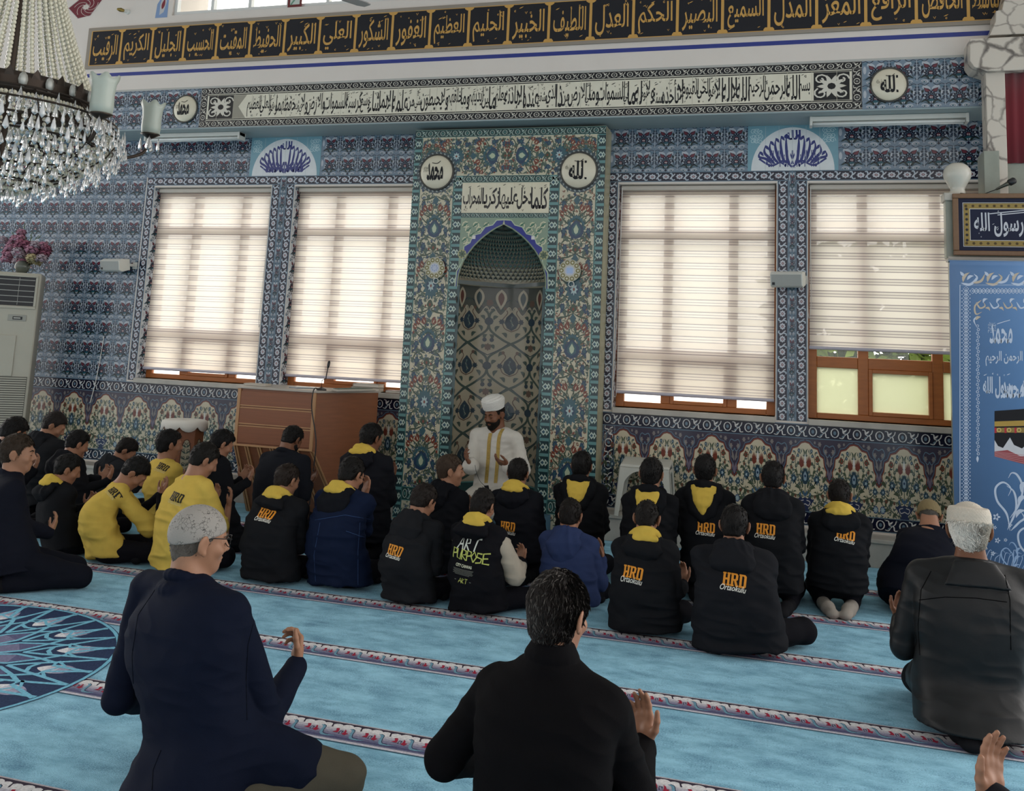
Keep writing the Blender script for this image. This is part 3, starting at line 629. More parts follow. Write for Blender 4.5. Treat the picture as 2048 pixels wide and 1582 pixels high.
for k, g_ in zip(words, gw):
    w = tot*g_/sum(gw); tall = any(c_ in k for c_ in TALL); write(A, k, xr-w/2, 4.36 if tall else 4.325, w+.016, .245 if tall else .16, BLACK, 3, bold=.014, res=3)
    if not tall: marks(A, xr-w+.02, 4.43, xr-.02, 4.48, 2, .02, BLACK, 3, int(1000*xr) % 97)
    xr -= w
marks(A, x0+.65, 4.40, x1-.5, 4.485, 150, .016, BLACK, 3, 3); marks(A, x0+.65, 4.235, x1-.5, 4.27, 60, .013, BLACK, 3, 4)
A.to(on_wall(UY-.002), 'lettered_tiles', MT, parent=t)

# black and gold panel with the divine names
t = thing('calligraphy_board', (-3.1, UY, 4.885), 'long black painted panel of gold Arabic names between gold columns, high on the wall', 'calligraphy panel')
XB0, XB1, ZB0, ZB1 = -8.08, 1.98, 4.885, 5.40
B().box((XB0, UY-.02, ZB0), (XB1, UY, ZB1)).build('frame', mat('taupe_panel_frame', '#8d8377', 0.6), parent=t, bevel=.006)
A = Art(); iz0, iz1 = ZB0+.045, ZB1-.05; A.rect(XB0+.06, iz0, XB1-.06, iz1, C('#1d1d22'), 1)
A.rect(XB0+.06, iz0-.008, XB1-.06, iz0, GOLD, 2); A.rect(XB0+.06, iz1, XB1-.06, iz1+.008, GOLD, 2); A.rect(XB0+.055, iz0, XB0+.07, iz1, GOLD, 2)
NAMES = ['\u0627\u0644\u0631\u0642\u064a\u0628', '\u0627\u0644\u0643\u0631\u064a\u0645', '\u0627\u0644\u062c\u0644\u064a\u0644', '\u0627\u0644\u062d\u0633\u064a\u0628', '\u0627\u0644\u0645\u0642\u064a\u062a', '\u0627\u0644\u062d\u0641\u064a\u0638', '\u0627\u0644\u0643\u0628\u064a\u0631', '\u0627\u0644\u0639\u0644\u064a',
         '\u0627\u0644\u0634\u0643\u0648\u0631', '\u0627\u0644\u063a\u0641\u0648\u0631', '\u0627\u0644\u0639\u0638\u064a\u0645', '\u0627\u0644\u062d\u0644\u064a\u0645', '\u0627\u0644\u062e\u0628\u064a\u0631', '\u0627\u0644\u0644\u0637\u064a\u0641', '\u0627\u0644\u0639\u062f\u0644', '\u0627\u0644\u062d\u0643\u0645',
         '\u0627\u0644\u0628\u0635\u064a\u0631', '\u0627\u0644\u0633\u0645\u064a\u0639', '\u0627\u0644\u0645\u0630\u0644', '\u0627\u0644\u0645\u0639\u0632', '\u0627\u0644\u0631\u0627\u0641\u0639', '\u0627\u0644\u062e\u0627\u0641\u0636', '\u0627\u0644\u0628\u0627\u0633\u0637']
edges = [-8.03]+[-7.586+i*.4385 for i in range(22)]+[2.05]
for i, nm in enumerate(NAMES):
    xa, xb = edges[i], min(edges[i+1], XB1-.05); xm = (xa+xb)/2
    if xb-xa < .3: continue
    write(A, nm, xm, (iz0+iz1)/2-.01, (xb-xa)*.78, (iz1-iz0)*.76, GOLD, 3, bold=.010)
    marks(A, xa+.06, iz1-.11, xb-.06, iz1-.03, 5, .022, GOLD, 3, 50+i); marks(A, xa+.06, iz0+.02, xb-.06, iz0+.07, 3, .018, GOLD, 3, 90+i)
col_ = Art(); col_.rect(-.014, 0, .014, 1, GOLD, 4); col_.poly([(-.05, 0), (.05, 0), (.05, .03), (.035, .075), (-.035, .075), (-.05, .03)], GOLD, 4); col_.poly([(-.05, 1), (-.05, .975), (-.026, .935), (.026, .935), (.05, .975), (.05, 1)], GOLD, 4)
for e_ in edges[1:-1]: A.place(col_, e_, iz0, 1.0, iz1-iz0)
A.to(on_wall(UY-.021), 'lettering', MPT, parent=t)

# lunettes over the window piers
LILA = '\u0644\u0627 \u0627\u0644\u0647 \u0627\u0644\u0627 \u0627\u0644\u0644\u0647'; MUH = '\u0645\u062d\u0645\u062f'; RASUL = '\u0631\u0633\u0648\u0644 \u0627\u0644\u0644\u0647'; ALLAH = '\u0627\u0644\u0644\u0647'
def lunette(xc, w, label, words):
    t = thing('tile_lunette', (xc, 0, LZ), label, 'tile panel', group='lettered half-round panels over the window piers')
    a = Art(); h = ZS-LZ-.02
    a.rect(-w/2, 0, w/2, h+.015, C('#6f98a6'), 1)
    for s in (-1, 1):
        for k in range(9): a.stroke(spiral((s*(w/2-.05-.035*(k % 3)), h-.05-.05*(k//3)), .03, .006, k, 1.3, 9), .006, C('#b5cbd0'), layer=2)
    ar = [(w*.46*math.cos(q), h*.97*math.sin(q)) for q in np.linspace(0, PI, 28)]
    a.poly(ar, C('#cfd2d4'), 3); BL = C('#26306f')
    for s in (-1, 1):   # tall letters fan out along the arch
        for k in range(6):
            x = s*(.06+.052*k); top = h*.93*math.sqrt(max(.05, 1-(abs(x)/(w*.46))**2))-.05
            a.stroke(curve((s*(.02+.035*k), .06+.01*(k % 2)), (x*.8, .12), (x, top*.72), (x*.97, top), n=4), .026, BL, taper=True, layer=4)
            a.leaf((x*.97, top), (x*.97-s*.035, top-.05), .014, BL, layer=4)
    write(a, words[0], 0, .36, .16, .10, BL, 4, bold=.03); write(a, words[1], -.12, .12, .26, .17, BL, 4, bold=.03); write(a, words[1], .12, .12, .26, .17, BL, 4, bold=.03, sx=-1)
    a.stroke(curve((-.32, .12), (-.2, .05), (-.08, .1), (0, .04), (.08, .1), (.2, .05), (.32, .12), n=5), .018, BL, layer=4); write(a, '\u06f1\u06f9\u06f9', 0, .035, .05, .022, BL, 4)
    for k in (-.3, -.15, 0, .15, .3): a.rect(k*w-.0015, 0, k*w+.0015, h, C('#aab4ba'), 4)
    a.to(on_wall(-.003, xc, LZ), 'lettered_tiles', MT, parent=t)
lunette(-5.56, .92, 'half-round white tile panel lettered in blue over the left window pier', (ALLAH, MUH))
lunette(.095, .86, 'half-round white tile panel lettered in blue over the right window pier', (ALLAH, LILA))

def roundel(x, y, z, r, word, label, parent=None, dome=.05):
    """domed cream plaque; returns its object"""
    pr = [(r*math.sin(q), dome*math.cos(q)) for q in np.linspace(0, PI/2, 8)]
    v = []; f = []; n = 32
    for (rr, hh) in pr:
        for j in range(n): v.append((x+rr*math.cos(2*PI*j/n), y-hh, z+rr*math.sin(2*PI*j/n)))
    for i in range(len(pr)-1):
        for j in range(n): f.append((i*n+j, i*n+(j+1) % n, (i+1)*n+(j+1) % n, (i+1)*n+j))
    m = mat('cream_glazed_dome', '#cfc7b2', 0.12, var=0.04)
    if parent is None:
        t = thing('roundel', (x, y, z), label, 'plaque', group='domed lettered roundels'); o = obj('dome', v, f, m, t, smooth=True)
    else: t = parent; o = obj('roundel', v, f, m, t, smooth=True)
    a = Art(); write(a, word, .0, -.02*r, r*1.0, r*1.05, BLACK, 1, bold=.03, fit=True); write(a, '\ufdfa' if word == MUH else '\u062c\u0644 \u062c\u0644\u0627\u0644\u0647', -r*.55, r*.12, r*.34, r*.34, C('#4a463c'), 1, bold=0, res=2)
    a.stroke(curve((-.2*r, .5*r), (.1*r, .45*r), (.3*r, .6*r), n=4), r*.04, BLACK, layer=1)
    def fn(P, h):
        q = np.clip(np.hypot(P[:, 0], P[:, 1])/r, 0, 1); return np.stack([x+P[:, 0], y-dome*np.sqrt(1-q*q)-.004-h, z+P[:, 1]], 1)
    a.to(fn, 'lettering', MPT, parent=o if parent is not None else t)
    b = B(); b.tube([(x+r*1.03*math.cos(q), y-.006, z+r*1.03*math.sin(q)) for q in np.linspace(0, 2*PI, 37)], r*.06, 6, cap=False)
    b.build('rim', mat('plaque_rim', '#3c3b38', 0.4), parent=o if parent is not None else t, smooth=True)
    return o
roundel(-6.613, UY-.004, 4.352, .155, MUH, 'small domed cream roundel on the frieze left of the lettering')
roundel(.942, UY-.004, 4.352, .155, ALLAH, 'small domed cream roundel on the frieze right of the lettering')

# marble step at the foot of the wall
pb = B()
for (x0, x1) in ((XL, -3.83), (-1.72, 4.0)):
    pb.box((x0, -.26, 0), (x1, 0, .215)); pb.box((x0, -.285, .215), (x1, 0, .25))
pb.build('trim_2', MARB, kind='structure', bevel=.004)
# ------------------------------------------------------------------ windows, blinds and the garden outside
def glass_mat(name, rough, tint, frost):
    m = bpy.data.materials.new(name); m.use_nodes = True; MATS[name] = m; n = m.node_tree; n.nodes.clear()
    o = n.nodes.new('ShaderNodeOutputMaterial'); t = n.nodes.new('ShaderNodeBsdfTransparent'); g = n.nodes.new('ShaderNodeBsdfGlossy'); mx = n.nodes.new('ShaderNodeMixShader')
    t.inputs[0].default_value = (*tint, 1); g.inputs['Roughness'].default_value = rough; mx.inputs[0].default_value = .06
    src = t.outputs[0]
    if frost:
        tl = n.nodes.new('ShaderNodeBsdfTranslucent'); tl.inputs[0].default_value = (*tint, 1); m2 = n.nodes.new('ShaderNodeMixShader'); m2.inputs[0].default_value = frost
        n.links.new(src, m2.inputs[1]); n.links.new(tl.outputs[0], m2.inputs[2]); src = m2.outputs[0]
    n.links.new(src, mx.inputs[1]); n.links.new(g.outputs[0], mx.inputs[2]); n.links.new(mx.outputs[0], o.inputs[0]); return m
GLASS = glass_mat('clear_pane', .02, (.93, .95, .94), 0); FROST = glass_mat('frosted_pane', .2, (.66, .68, .54), .72)
FROSTW = glass_mat('white_frosted_pane', .2, (.93, .93, .90), .5)
def blind_mat():
    m = bpy.data.materials.new('zebra_blind_fabric'); m.use_nodes = True; n = m.node_tree; n.nodes.clear(); N = n.nodes.new; L = n.links.new
    o = N('ShaderNodeOutputMaterial'); co = N('ShaderNodeTexCoord'); sp = N('ShaderNodeSeparateXYZ'); L(co.outputs['Object'], sp.inputs[0])
    def mth(op, a, b=None):
        k = N('ShaderNodeMath'); k.operation = op
        for i, v in enumerate((a, b)):
            if v is None: continue
            if isinstance(v, (int, float)): k.inputs[i].default_value = v
            else: L(v, k.inputs[i])
        return k.outputs[0]
    ph = mth('FRACT', mth('DIVIDE', sp.outputs['Z'], .1235))
    sheer = mth('LESS_THAN', ph, .5)
    band = lambda a0, a1: mth('MULTIPLY', mth('GREATER_THAN', ph, a0), mth('LESS_THAN', ph, a1))
    line = mth('ADD', mth('ADD', band(.0, .07), band(.22, .28)), band(.44, .52)); line = mth('ADD', line, mth('MULTIPLY', sheer, .18))
    tl = N('ShaderNodeBsdfTranslucent'); df = N('ShaderNodeBsdfDiffuse'); tr = N('ShaderNodeBsdfTransparent'); tr.inputs[0].default_value = (1, .97, .93, 1)
    cm = N('ShaderNodeMix'); cm.data_type = 'RGBA'; L(line, cm.inputs['Factor']); cm.inputs['A'].default_value = (*C('#e9e1d6'), 1); cm.inputs['B'].default_value = (*C('#a59c9c'), 1)
    L(cm.outputs['Result'], tl.inputs[0]); L(cm.outputs['Result'], df.inputs[0])
    m1 = N('ShaderNodeMixShader'); m1.inputs[0].default_value = .42; L(tl.outputs[0], m1.inputs[1]); L(df.outputs[0], m1.inputs[2])
    m2 = N('ShaderNodeMixShader'); L(mth('ADD', mth('MULTIPLY', sheer, .045), .012), m2.inputs[0]); L(m1.outputs[0], m2.inputs[1]); L(tr.outputs[0], m2.inputs[2]); L(m2.outputs[0], o.inputs[0]); return m
BLIND = blind_mat(); BBAR = mat('pale_lilac_aluminium', '#b9b4bf', 0.35, var=.03)
for i, (x0, x1) in enumerate(WIN):
    t = thing('window_%d' % (i+1), ((x0+x1)/2, .12, WZ0), None, None, kind='structure')
    y0, y1 = .165, .23; z0, z1 = WZ0, WZ1; w = x1-x0; b = B(); s = .085
    b.box((x0, y0, z0), (x0+s, y1, z1)).box((x1-s, y0, z0), (x1, y1, z1)).box((x0+s, y0, z0), (x1-s, y1, z0+.055)).box((x0+s, y0, z1-.085), (x1-s, y1, z1))
    ms = [x0+.29*w, x0+.705*w]; hz = [1.74, 2.98]
    for m_ in ms: b.box((m_, y0+.003, z0+.055), (m_+.095, y1-.003, z1-.085))
    xs_ = [x0+s, ms[0], ms[0]+.095, ms[1], ms[1]+.095, x1-s]; zs_ = [z0+.055, hz[0], hz[0]+.105, hz[1], hz[1]+.09, z1-.085]
    for k in (0, 2, 4):
        for q in (0, 1): b.box((xs_[k], y0+.006, zs_[1+2*q]), (xs_[k+1], y1-.006, zs_[2+2*q]))
    b.build('window_frame', WOOD, t, bevel=.006)
    for k in (0, 2, 4):
        for q in (0, 2, 4):
            xa, xb, za, zb = xs_[k], xs_[k+1], zs_[q], zs_[q+1]
            if k == 2 and q == 0:  # opening sash
                c = B().box((xa, y0-.012, za), (xa+.035, y1, zb)).box((xb-.035, y0-.012, za), (xb, y1, zb)).box((xa+.035, y0-.012, za), (xb-.035, y1, za+.035)).box((xa+.035, y0-.012, zb-.035), (xb-.035, y1, zb)); c.build('sash', WOOD, t, bevel=.004)
            B().box((xa, .195, za), (xb, .199, zb)).build('pane', (FROST if i == 3 else FROSTW) if q == 0 else GLASS, t)
# high window
t = thing('window_5', ((UX0+UX1)/2, UY, UZ0), None, None, kind='structure')
b = B(); WF = mat('white_window_paint', '#d2d2cf', 0.4)
b.box((UX0, UY+.03, UZ0), (UX1, UY+.10, UZ0+.05)).box((UX0, UY+.03, UZ1-.05), (UX1, UY+.10, UZ1))
nx = 6
for k in range(nx+1): b.box((UX0+k*(UX1-UX0-.04)/nx, UY+.032, UZ0+.05), (UX0+k*(UX1-UX0-.04)/nx+.04, UY+.098, UZ1-.05))
b.build('window_frame', WF, t, bevel=.004)
for k in range(nx): B().box((UX0+.04+k*(UX1-UX0-.04)/nx, UY+.06, UZ0+.05), (UX0+(k+1)*(UX1-UX0-.04)/nx, UY+.064, UZ1-.05)).build('pane', GLASS, t)
# roller blinds
BL = ['zebra roller blind lowered almost to the sill of the leftmost window', 'zebra roller blind behind the wooden desk, its right edge hidden by the mihrab', 'zebra roller blind of the window just right of the mihrab, lowered almost to the sill', 'zebra roller blind of the rightmost window, stopped well above the sill over bare panes']
for i, (x0, x1) in enumerate(WIN):
    zb = (1.375, 1.385, 1.41, 1.935)[i]; t = thing('roller_blind', ((x0+x1)/2, .09, WZ1), BL[i], 'blind', 'zebra roller blinds on the four windows')
    n = 2; b = B(); ya = .095
    obj('fabric', [(x0+.015, ya, zb), (x1-.015, ya, zb), (x1-.015, ya, WZ1-.05), (x0+.015, ya, WZ1-.05)], [(0, 1, 2, 3)], BLIND, t)
    B().box((x0+.01, .06, WZ1-.055), (x1-.01, .135, WZ1-.005)).build('cassette', mat('cream_cassette', '#bdb6ac', 0.5), t, bevel=.012)
    b = B().tube([(x0+.012, ya, zb-.01), (x1-.012, ya, zb-.01)], .017, 10); b.build('bottom_bar', BBAR, t, smooth=False)
    cx = x1-.03 if i < 2 else x0+.02
    b = B(); zc = (1.9, 2.0, 1.35, 2.2)[i]; b.tube(curve((cx, .06, WZ1-.03), (cx-.003, .055, 2.8), (cx-.02, .05, zc+.2), (cx-.01, .045, zc), (cx+.012, .048, zc+.2), (cx+.006, .055, 2.8), (cx+.006, .06, WZ1-.03), n=4), .0025, 5); b.build('pull_cord', mat('white_cord', '#d5d2cc', .6), t)
# garden
B().box((-30, .5, -.9), (25, 40, -.7)).build('ground', mat('lawn', '#7b7c72', .95, var=.3, vs=3), kind='structure')
def hedge(x0, x1, y, z0, h, n, seed, label):
    r = np.random.RandomState(seed); v = []; f = []
    for i in range(n):
        c = np.array([r.uniform(x0, x1), y+r.uniform(-.5, .5), z0+h*r.uniform(0, 1)**.8]); a = r.uniform(0, 2*PI); e = r.uniform(-.6, .9); L = r.uniform(.14, .28)
        d = np.array([math.cos(a)*math.cos(e), math.sin(a)*math.cos(e), math.sin(e)])*L; q = np.cross(d, r.normal(size=3)); q = q/np.linalg.norm(q)*L*.28; k = len(v)
        v += [c, c+d*.5+q, c+d, c+d*.5-q]; f.append((k, k+1, k+2, k+3))
    o = obj('hedge', np.array(v), np.array(f), mat('hedge_leaf', '#7f9a45', .6, var=.5, vs=4), label=label); tag(o, label, 'hedge'); return o
hedge(-.1, 5.5, 3.6, -.7, 4.0, 13000, 3, 'green hedge in the garden outside the rightmost window')

# ------------------------------------------------------------------ the mihrab
MX, MY, MW = -2.772, -.30, 1.045
mih = thing('mihrab', (MX, 0, 0), 'tall tiled prayer niche with green and blue floral panels in the middle of the wall', 'mihrab')
NZ0, NZS, NZA, NR = .2, 2.47, 3.055, .475
def nr(z):
    """half width of the niche opening at height z"""
    if z <= NZS: return NR
    q = (z-NZS)/(NZA-NZS); return NR*max(0.0, 1-q**2.1)**.80*(1-.10*q)
zs = [.0, NZ0, NZ0+.002]+list(np.linspace(NZ0+.3, NZS, 8))+list(NZS+(NZA-NZS)*np.linspace(0, 1, 25)[1:])+[3.4, 4.08]
v = []; f = []
for s in (-1, 1):
    for z in zs:
        hw = nr(z) if NZ0+.001 < z < NZA else 0.0
        v += [(MX+s*hw, MY, z), (MX+s*MW, MY, z)]
    o_ = 0 if s < 0 else 2*len(zs)
    for i in range(len(zs)-1):
        q = (o_+2*i, o_+2*i+1, o_+2*i+3, o_+2*i+2); f.append(q if s > 0 else q[::-1])
n0 = len(v)
v += [(MX-MW, MY, 0), (MX-MW, -.001, 0), (MX-MW, -.001, 4.08), (MX-MW, MY, 4.08), (MX+MW, MY, 0), (MX+MW, -.001, 0), (MX+MW, -.001, 4.08), (MX+MW, MY, 4.08)]
f += [(n0+1, n0, n0+3, n0+2), (n0+4, n0+5, n0+6, n0+7), (n0+3, n0+7, n0+6, n0+2)]
obj('front_slab', v, f, mat('cream_tile', '#c9bfa6', .2), mih)
# hollow: half cylinder with a pointed hood
nn = 26; zz = [NZ0]+list(np.linspace(NZ0, NZS, 12)[1:])+list(NZS+(NZA-NZS)*np.linspace(0, 1, 30)[1:]); v = []; f = []
for z in zz:
    r_ = max(nr(z), .004) if z > NZ0 else NR
    for j in range(nn+1): w_ = PI*j/nn; v.append((MX-r_*math.cos(w_), MY+.97*r_*math.sin(w_), z))
for i in range(len(zz)-1):
    for j in range(nn): q = i*(nn+1)+j; f.append((q, q+1, q+nn+2, q+nn+1))
niche = obj('niche', v, f, mat('niche_tile', '#9b937f', .25), mih, smooth=True)
A = Art(); Ln = PI*NR
for i in range(3):
    for j in range(4): A.place(NU, -Ln/2+(i+.5)*Ln/3, .42+(j+.5)*.47, Ln/3, .47)
A.rect(-Ln/2, 2.43, Ln/2, 2.47, C('#3f4a48'), 3); strip_h(CHN, -Ln/2, Ln/2, .21, .40, .16)
def cyl(P, h): a = P[:, 0]/NR; r_ = NR-.003-h; return np.stack([MX+r_*np.sin(a), MY+.97*r_*np.cos(a), P[:, 1]], 1)
A.P, A.T, A.K, A.L = [[q] for q in subdiv(*A.pack(), n=1)]; A.to(cyl, 'niche_tiles', MT, parent=niche)
A2 = Art()
for i in range(6):
    x = -Ln/2+(i+.5)*Ln/6; A2.poly([(x-.125, 2.43), (x+.125, 2.43), (x+.125, 2.16), (x+.085, 2.22), (x, 2.13), (x-.085, 2.22), (x-.125, 2.16)], C('#4c4e48'), 2); A2.leaf((x, 2.41), (x, 2.19), .062, C('#a39a86'), layer=4, n=11); A2.leaf((x, 2.38), (x, 2.23), .034, C('#3c4a4c') if i % 2 else C('#5c3c34'), layer=5, n=9); A2.stroke(curve((x-.125, 2.17), (x-.085, 2.22), (x, 2.13), (x+.085, 2.22), (x+.125, 2.17), n=4), .010, C('#a39a86'), layer=4)
A2.P, A2.T, A2.K, A2.L = [[q] for q in subdiv(*A2.pack(), n=3)]; A2.to(cyl, 'niche_palmettes', MT, parent=niche)
# scales of the hood
v = []; f = []; k = []; rows = 15
for i in range(rows):
    za, zb = NZS+.02+(NZA-NZS-.03)*i/rows, NZS+.02+(NZA-NZS-.03)*(i+1.5)/rows; n = 26
    for j in range(n):
        a0 = PI*(j+(i % 2)*.5)/n-PI/2; da = PI/n
        if abs(a0+da/2) > PI/2: continue
        pt = lambda a, z, d: (MX+(max(nr(min(z, NZA)), .01)-d)*math.sin(a), MY+.97*(max(nr(min(z, NZA)), .01)-d)*math.cos(a), min(z, NZA-.004))
        q = len(v); zm = za+(zb-za)*.45
        v += [pt(a0+da*.5, za, .022), pt(a0+da*.96, zm, .010), pt(a0+da*.5, zb, .004), pt(a0+da*.04, zm, .010), pt(a0+da*.5, zm, .024)]
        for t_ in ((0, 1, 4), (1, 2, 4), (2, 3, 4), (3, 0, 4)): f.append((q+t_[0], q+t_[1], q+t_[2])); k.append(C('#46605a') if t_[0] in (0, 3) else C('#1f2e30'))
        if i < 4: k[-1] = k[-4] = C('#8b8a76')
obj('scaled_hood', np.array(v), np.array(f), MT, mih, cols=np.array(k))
# front face ornament
A = Art(); GB = C('#3f6664')
X = lambda x: MX+x
for s in (-1, 1):
    xa, xb = (.965, 1.045); x0, x1 = (X(xa), X(xb)) if s > 0 else (X(-xb), X(-xa)); strip_v(CHAIN, x0, x1, .02, 4.0, .145)
    x0, x1 = (X(.475), X(.57)) if s > 0 else (X(-.57), X(-.475)); strip_v(CHAIN, x0, x1, .02, 3.57, .145)
    x0, x1 = (X(.58), X(.955)) if s > 0 else (X(-.955), X(-.58)); A.rect(x0, .02, x1, 3.99, C('#b9b19a'), 0)
    for j in range(5): A.place((MU0, MU1)[j % 2], (x0+x1)/2, .36+(j+.5)*.60, x1-x0, .60)
    for e in (.575, .96): A.rect(X(s*e)-.006, .02, X(s*e)+.006, 3.99, GB, 2)
    strip_h(CHN, x0, x1, .2, .34, .13)
fr_ = np.random.RandomState(21)
for j in range(3000):
    s = 1 if j % 2 else -1; x = fr_.uniform(.585, .95); z = fr_.uniform(.1, 3.97); q = fr_.uniform(0, 2*PI); L_ = fr_.uniform(.02, .05); A.leaf((X(s*x), z), (X(s*x)+L_*math.cos(q), z+L_*math.sin(q)), .008, (C('#5d6b5c'), C('#46584f'), C('#4b5d6c'), C('#7a5a4a'))[j % 4], bend=.25, layer=.4)
    if j % 9 == 0: A.disc((X(s*x), z), fr_.uniform(.008, .018), (C('#2c4058'), C('#35565f'), C('#703b2e'))[j % 3], 7, .45)
    if j % 11 == 0: A.stroke(spiral((X(s*x), z), .05, .012, q, .8, 9), .007, C('#3c4a3c'), layer=.4)
for j in range(900):
    x = fr_.uniform(-.95, .95); z = fr_.uniform(3.59, 3.98); q = fr_.uniform(0, 2*PI); L_ = fr_.uniform(.025, .055); A.leaf((X(x), z), (X(x)+L_*math.cos(q), z+L_*math.sin(q)), .008, (C('#5d6b5c'), C('#46584f'), C('#4b5d6c'), C('#7a5a4a'))[j % 4], bend=.25, layer=.4)
    if j % 8 == 0: A.disc((X(x), z), fr_.uniform(.008, .018), (C('#2c4058'), C('#35565f'), C('#703b2e'))[j % 3], 7, .45)
A.rect(X(-.955), 3.58, X(.955), 3.99, C('#b9b19a'), 0); strip_h(CHN, X(-1.045), X(1.045), 3.995, 4.078, .14); strip_h(CHN, X(-.57), X(.57), 3.50, 3.575, .13); strip_h(CHN, X(-.475), X(.475), 3.125, 3.175, .11)
TP = Art(); TP.place(MU0, .2, .0, .44, .42, rot=-PI/2); TP.place(MU1, .60, .0, .42, .38, rot=-PI/2); TP.place(MU0, .84, .02, .25, .36); 
for (p, q) in (((0, .18), (0, .02)), ((0, -.18), (0, -.02))): TP.leaf(p, q, .03, BRK, layer=6)
TP.clip(0, -.195, .955, .195); TP.sym(); A.place(TP, MX, 3.785)
for s in (-1, 1):
    A.poly([(X(s*.475), 2.47), (X(s*.475), 3.125), (X(0), 3.125)]+[(X(s*(nr(z)+.001)), z) for z in np.linspace(NZA-.001, 2.47, 26)], C('#7d8f7c'), 0)
    for j in range(34):
        q = np.array([s*(.08+.38*((j*7) % 10)/10), 2.52+.58*((j*3) % 11)/11])
        if abs(q[0]) > nr(min(q[1], NZA-.01))+.05: A.stroke(spiral((X(q[0]), q[1]), .04, .008, j, 1.2, 10), .012, C('#c3bfa2'), layer=2); A.leaf((X(q[0])-.03, q[1]-.02), (X(q[0])+.035, q[1]+.03), .01, C('#3f6a58'), layer=3)
    st = [(.50, 2.40), (.49, 2.56), (.43, 2.66), (.425, 2.82), (.36, 2.86), (.33, 2.94), (.25, 2.96), (.20, 3.03), (.12, 3.05), (.08, 3.10), (0, 3.105)]
    inn = [(nr(z)+.0, z) for z in np.linspace(3.05, 2.40, 26)]
    A.poly([(X(s*p[0]), p[1]) for p in st+inn[::1]], C('#27307f'), 4)
    A.stroke([(X(s*p[0]), p[1]) for p in st], .012, C('#a8b59a'), layer=5); A.stroke([(X(s*p[0]), p[1]) for p in inn], .014, C('#77856f'), layer=6)
    A.rect(X(s*.32)-.018, 2.90, X(s*.32)+.018, 2.936, WHT, 6); A.disc((X(s*.44), 2.74), .05, C('#9a9a72'), 9, 6); A.petals((X(s*.44), 2.74), 0, .045, .012, 7, C('#4a5a4a'), layer=7)
    A.tri(*[np.array([(X(s*.475), .2), (X(s*.475)-s*.03, .2), (X(s*.475)-s*.03, 2.42), (X(s*.475), 2.42)]), [(0, 1, 2), (0, 2, 3)]], C('#33494a'), 3)
    A.disc((X(s*.775), 3.615), .228, C('#39464c'), 30, 7)
    for j in range(28): A.leaf((X(s*.775)+.19*math.cos(j*PI/14), 3.615+.19*math.sin(j*PI/14)), (X(s*.775)+.224*math.cos(j*PI/14+.1), 3.615+.224*math.sin(j*PI/14+.1)), .009, C('#8d9694'), layer=8)
A.to(on_wall(MY-.001), 'front_tiles', MT, parent=mih)
# veined marble return on the right side, tile edge on the left
obj('marble_return', [(MX+MW+.002, MY+.01, .0), (MX+MW+.002, -.005, 0), (MX+MW+.002, -.005, 4.07), (MX+MW+.002, MY+.01, 4.07)], [(0, 1, 2, 3)], mat('veined_yellow_marble', '#a39e80', .25, var=.5, vs=6, stretch=(1, 1, .35)), mih)
# lettered panel over the arch
A = Art(); A.rect(X(-.475), 3.178, X(.475), 3.495, C('#cfc7b0'), 1)
for j in range(1, 5): A.rect(X(-.475)+j*.19-.001, 3.178, X(-.475)+j*.19+.001, 3.495, C('#a9a18c'), 2)
KZ = ['\u0643\u0644\u0645\u0627', '\u062f\u062e\u0644', '\u0639\u0644\u064a\u0647\u0627', '\u0632\u0643\u0631\u064a\u0627', '\u0627\u0644\u0645\u062d\u0631\u0627\u0628']
xr = X(.455)
for w_, kw in zip((.17, .15, .2, .18, .21), KZ): write(A, kw, xr-w_/2, 3.33, w_+.012, .23, BLACK, 3, bold=.026); xr -= w_
marks(A, X(-.44), 3.43, X(.44), 3.475, 16, .016, BLACK, 3, 11); marks(A, X(-.44), 3.195, X(.44), 3.22, 7, .014, BLACK, 3, 12)
A.to(on_wall(MY-.0035), 'lettered_panel', MT, parent=mih)
for s, wd_ in ((-1, MUH), (1, ALLAH)): roundel(X(s*.775), MY-.004, 3.615, .185, wd_, None, mih, dome=.06)
# two small hanging ornaments on the side panels
for s, nm in ((-1, 'left'), (1, 'right')):
    c = np.array([X(s*.725), MY-.034, 2.585]); o = thing('hanging_ornament', c, 'small white filigree rosette hung on the %s side panel of the mihrab' % nm, 'ornament', 'rosettes on the mihrab panels')
    a = Art(); a.disc((0, 0), .115, C('#a8a596'), 20, 0); a.disc((0, 0), .105, C('#b9b6a6'), 20, 1)
    for j in range(10): a.disc((.085*math.cos(j*PI/5), .085*math.sin(j*PI/5)), .024, C('#7d7650'), 8, 2); a.disc((.085*math.cos(j*PI/5), .085*math.sin(j*PI/5)), .011, C('#c9c6b4'), 6, 3)
    a.disc((0, 0), .05, C('#b7bccb'), 14, 3)
    if s > 0: a.rect(-.03, -.028, .032, .028, C('#9fb4d6'), 4)
    else:
        for j in range(8): a.disc((.03*math.cos(j*PI/4), .03*math.sin(j*PI/4)), .008, C('#8d98b8'), 5, 4)
    a.to(lambda P, h, c=c: np.stack([c[0]+P[:, 0], c[1]-.004-h, c[2]+P[:, 1]], 1), 'rosette', MPT, parent=o)
    b = B().lathe([(.0, .0), (.11, .0), (.112, .006), (.0, .012)], (0, 0, 0), 20); b.v = [(c[0]+p[0], c[1]+.012-p[2]*1.2, c[2]+p[1]) for p in b.v]; b.build('backing', WHTP, o)
    B().tube([(c[0]+.02+.028*math.cos(q), c[1], c[2]-.135+.028*math.sin(q)) for q in np.linspace(0, 2*PI, 14)], .005, 5).build('pull_ring', WHTP, o)
# low platform in front of the niche
B().box((MX-.62, -1.0, 0), (MX+.62, MY, NZ0)).build('trim_3', mat('platform_carpet', '#38586a', .95, var=.2, vs=40), kind='structure', bevel=.01)

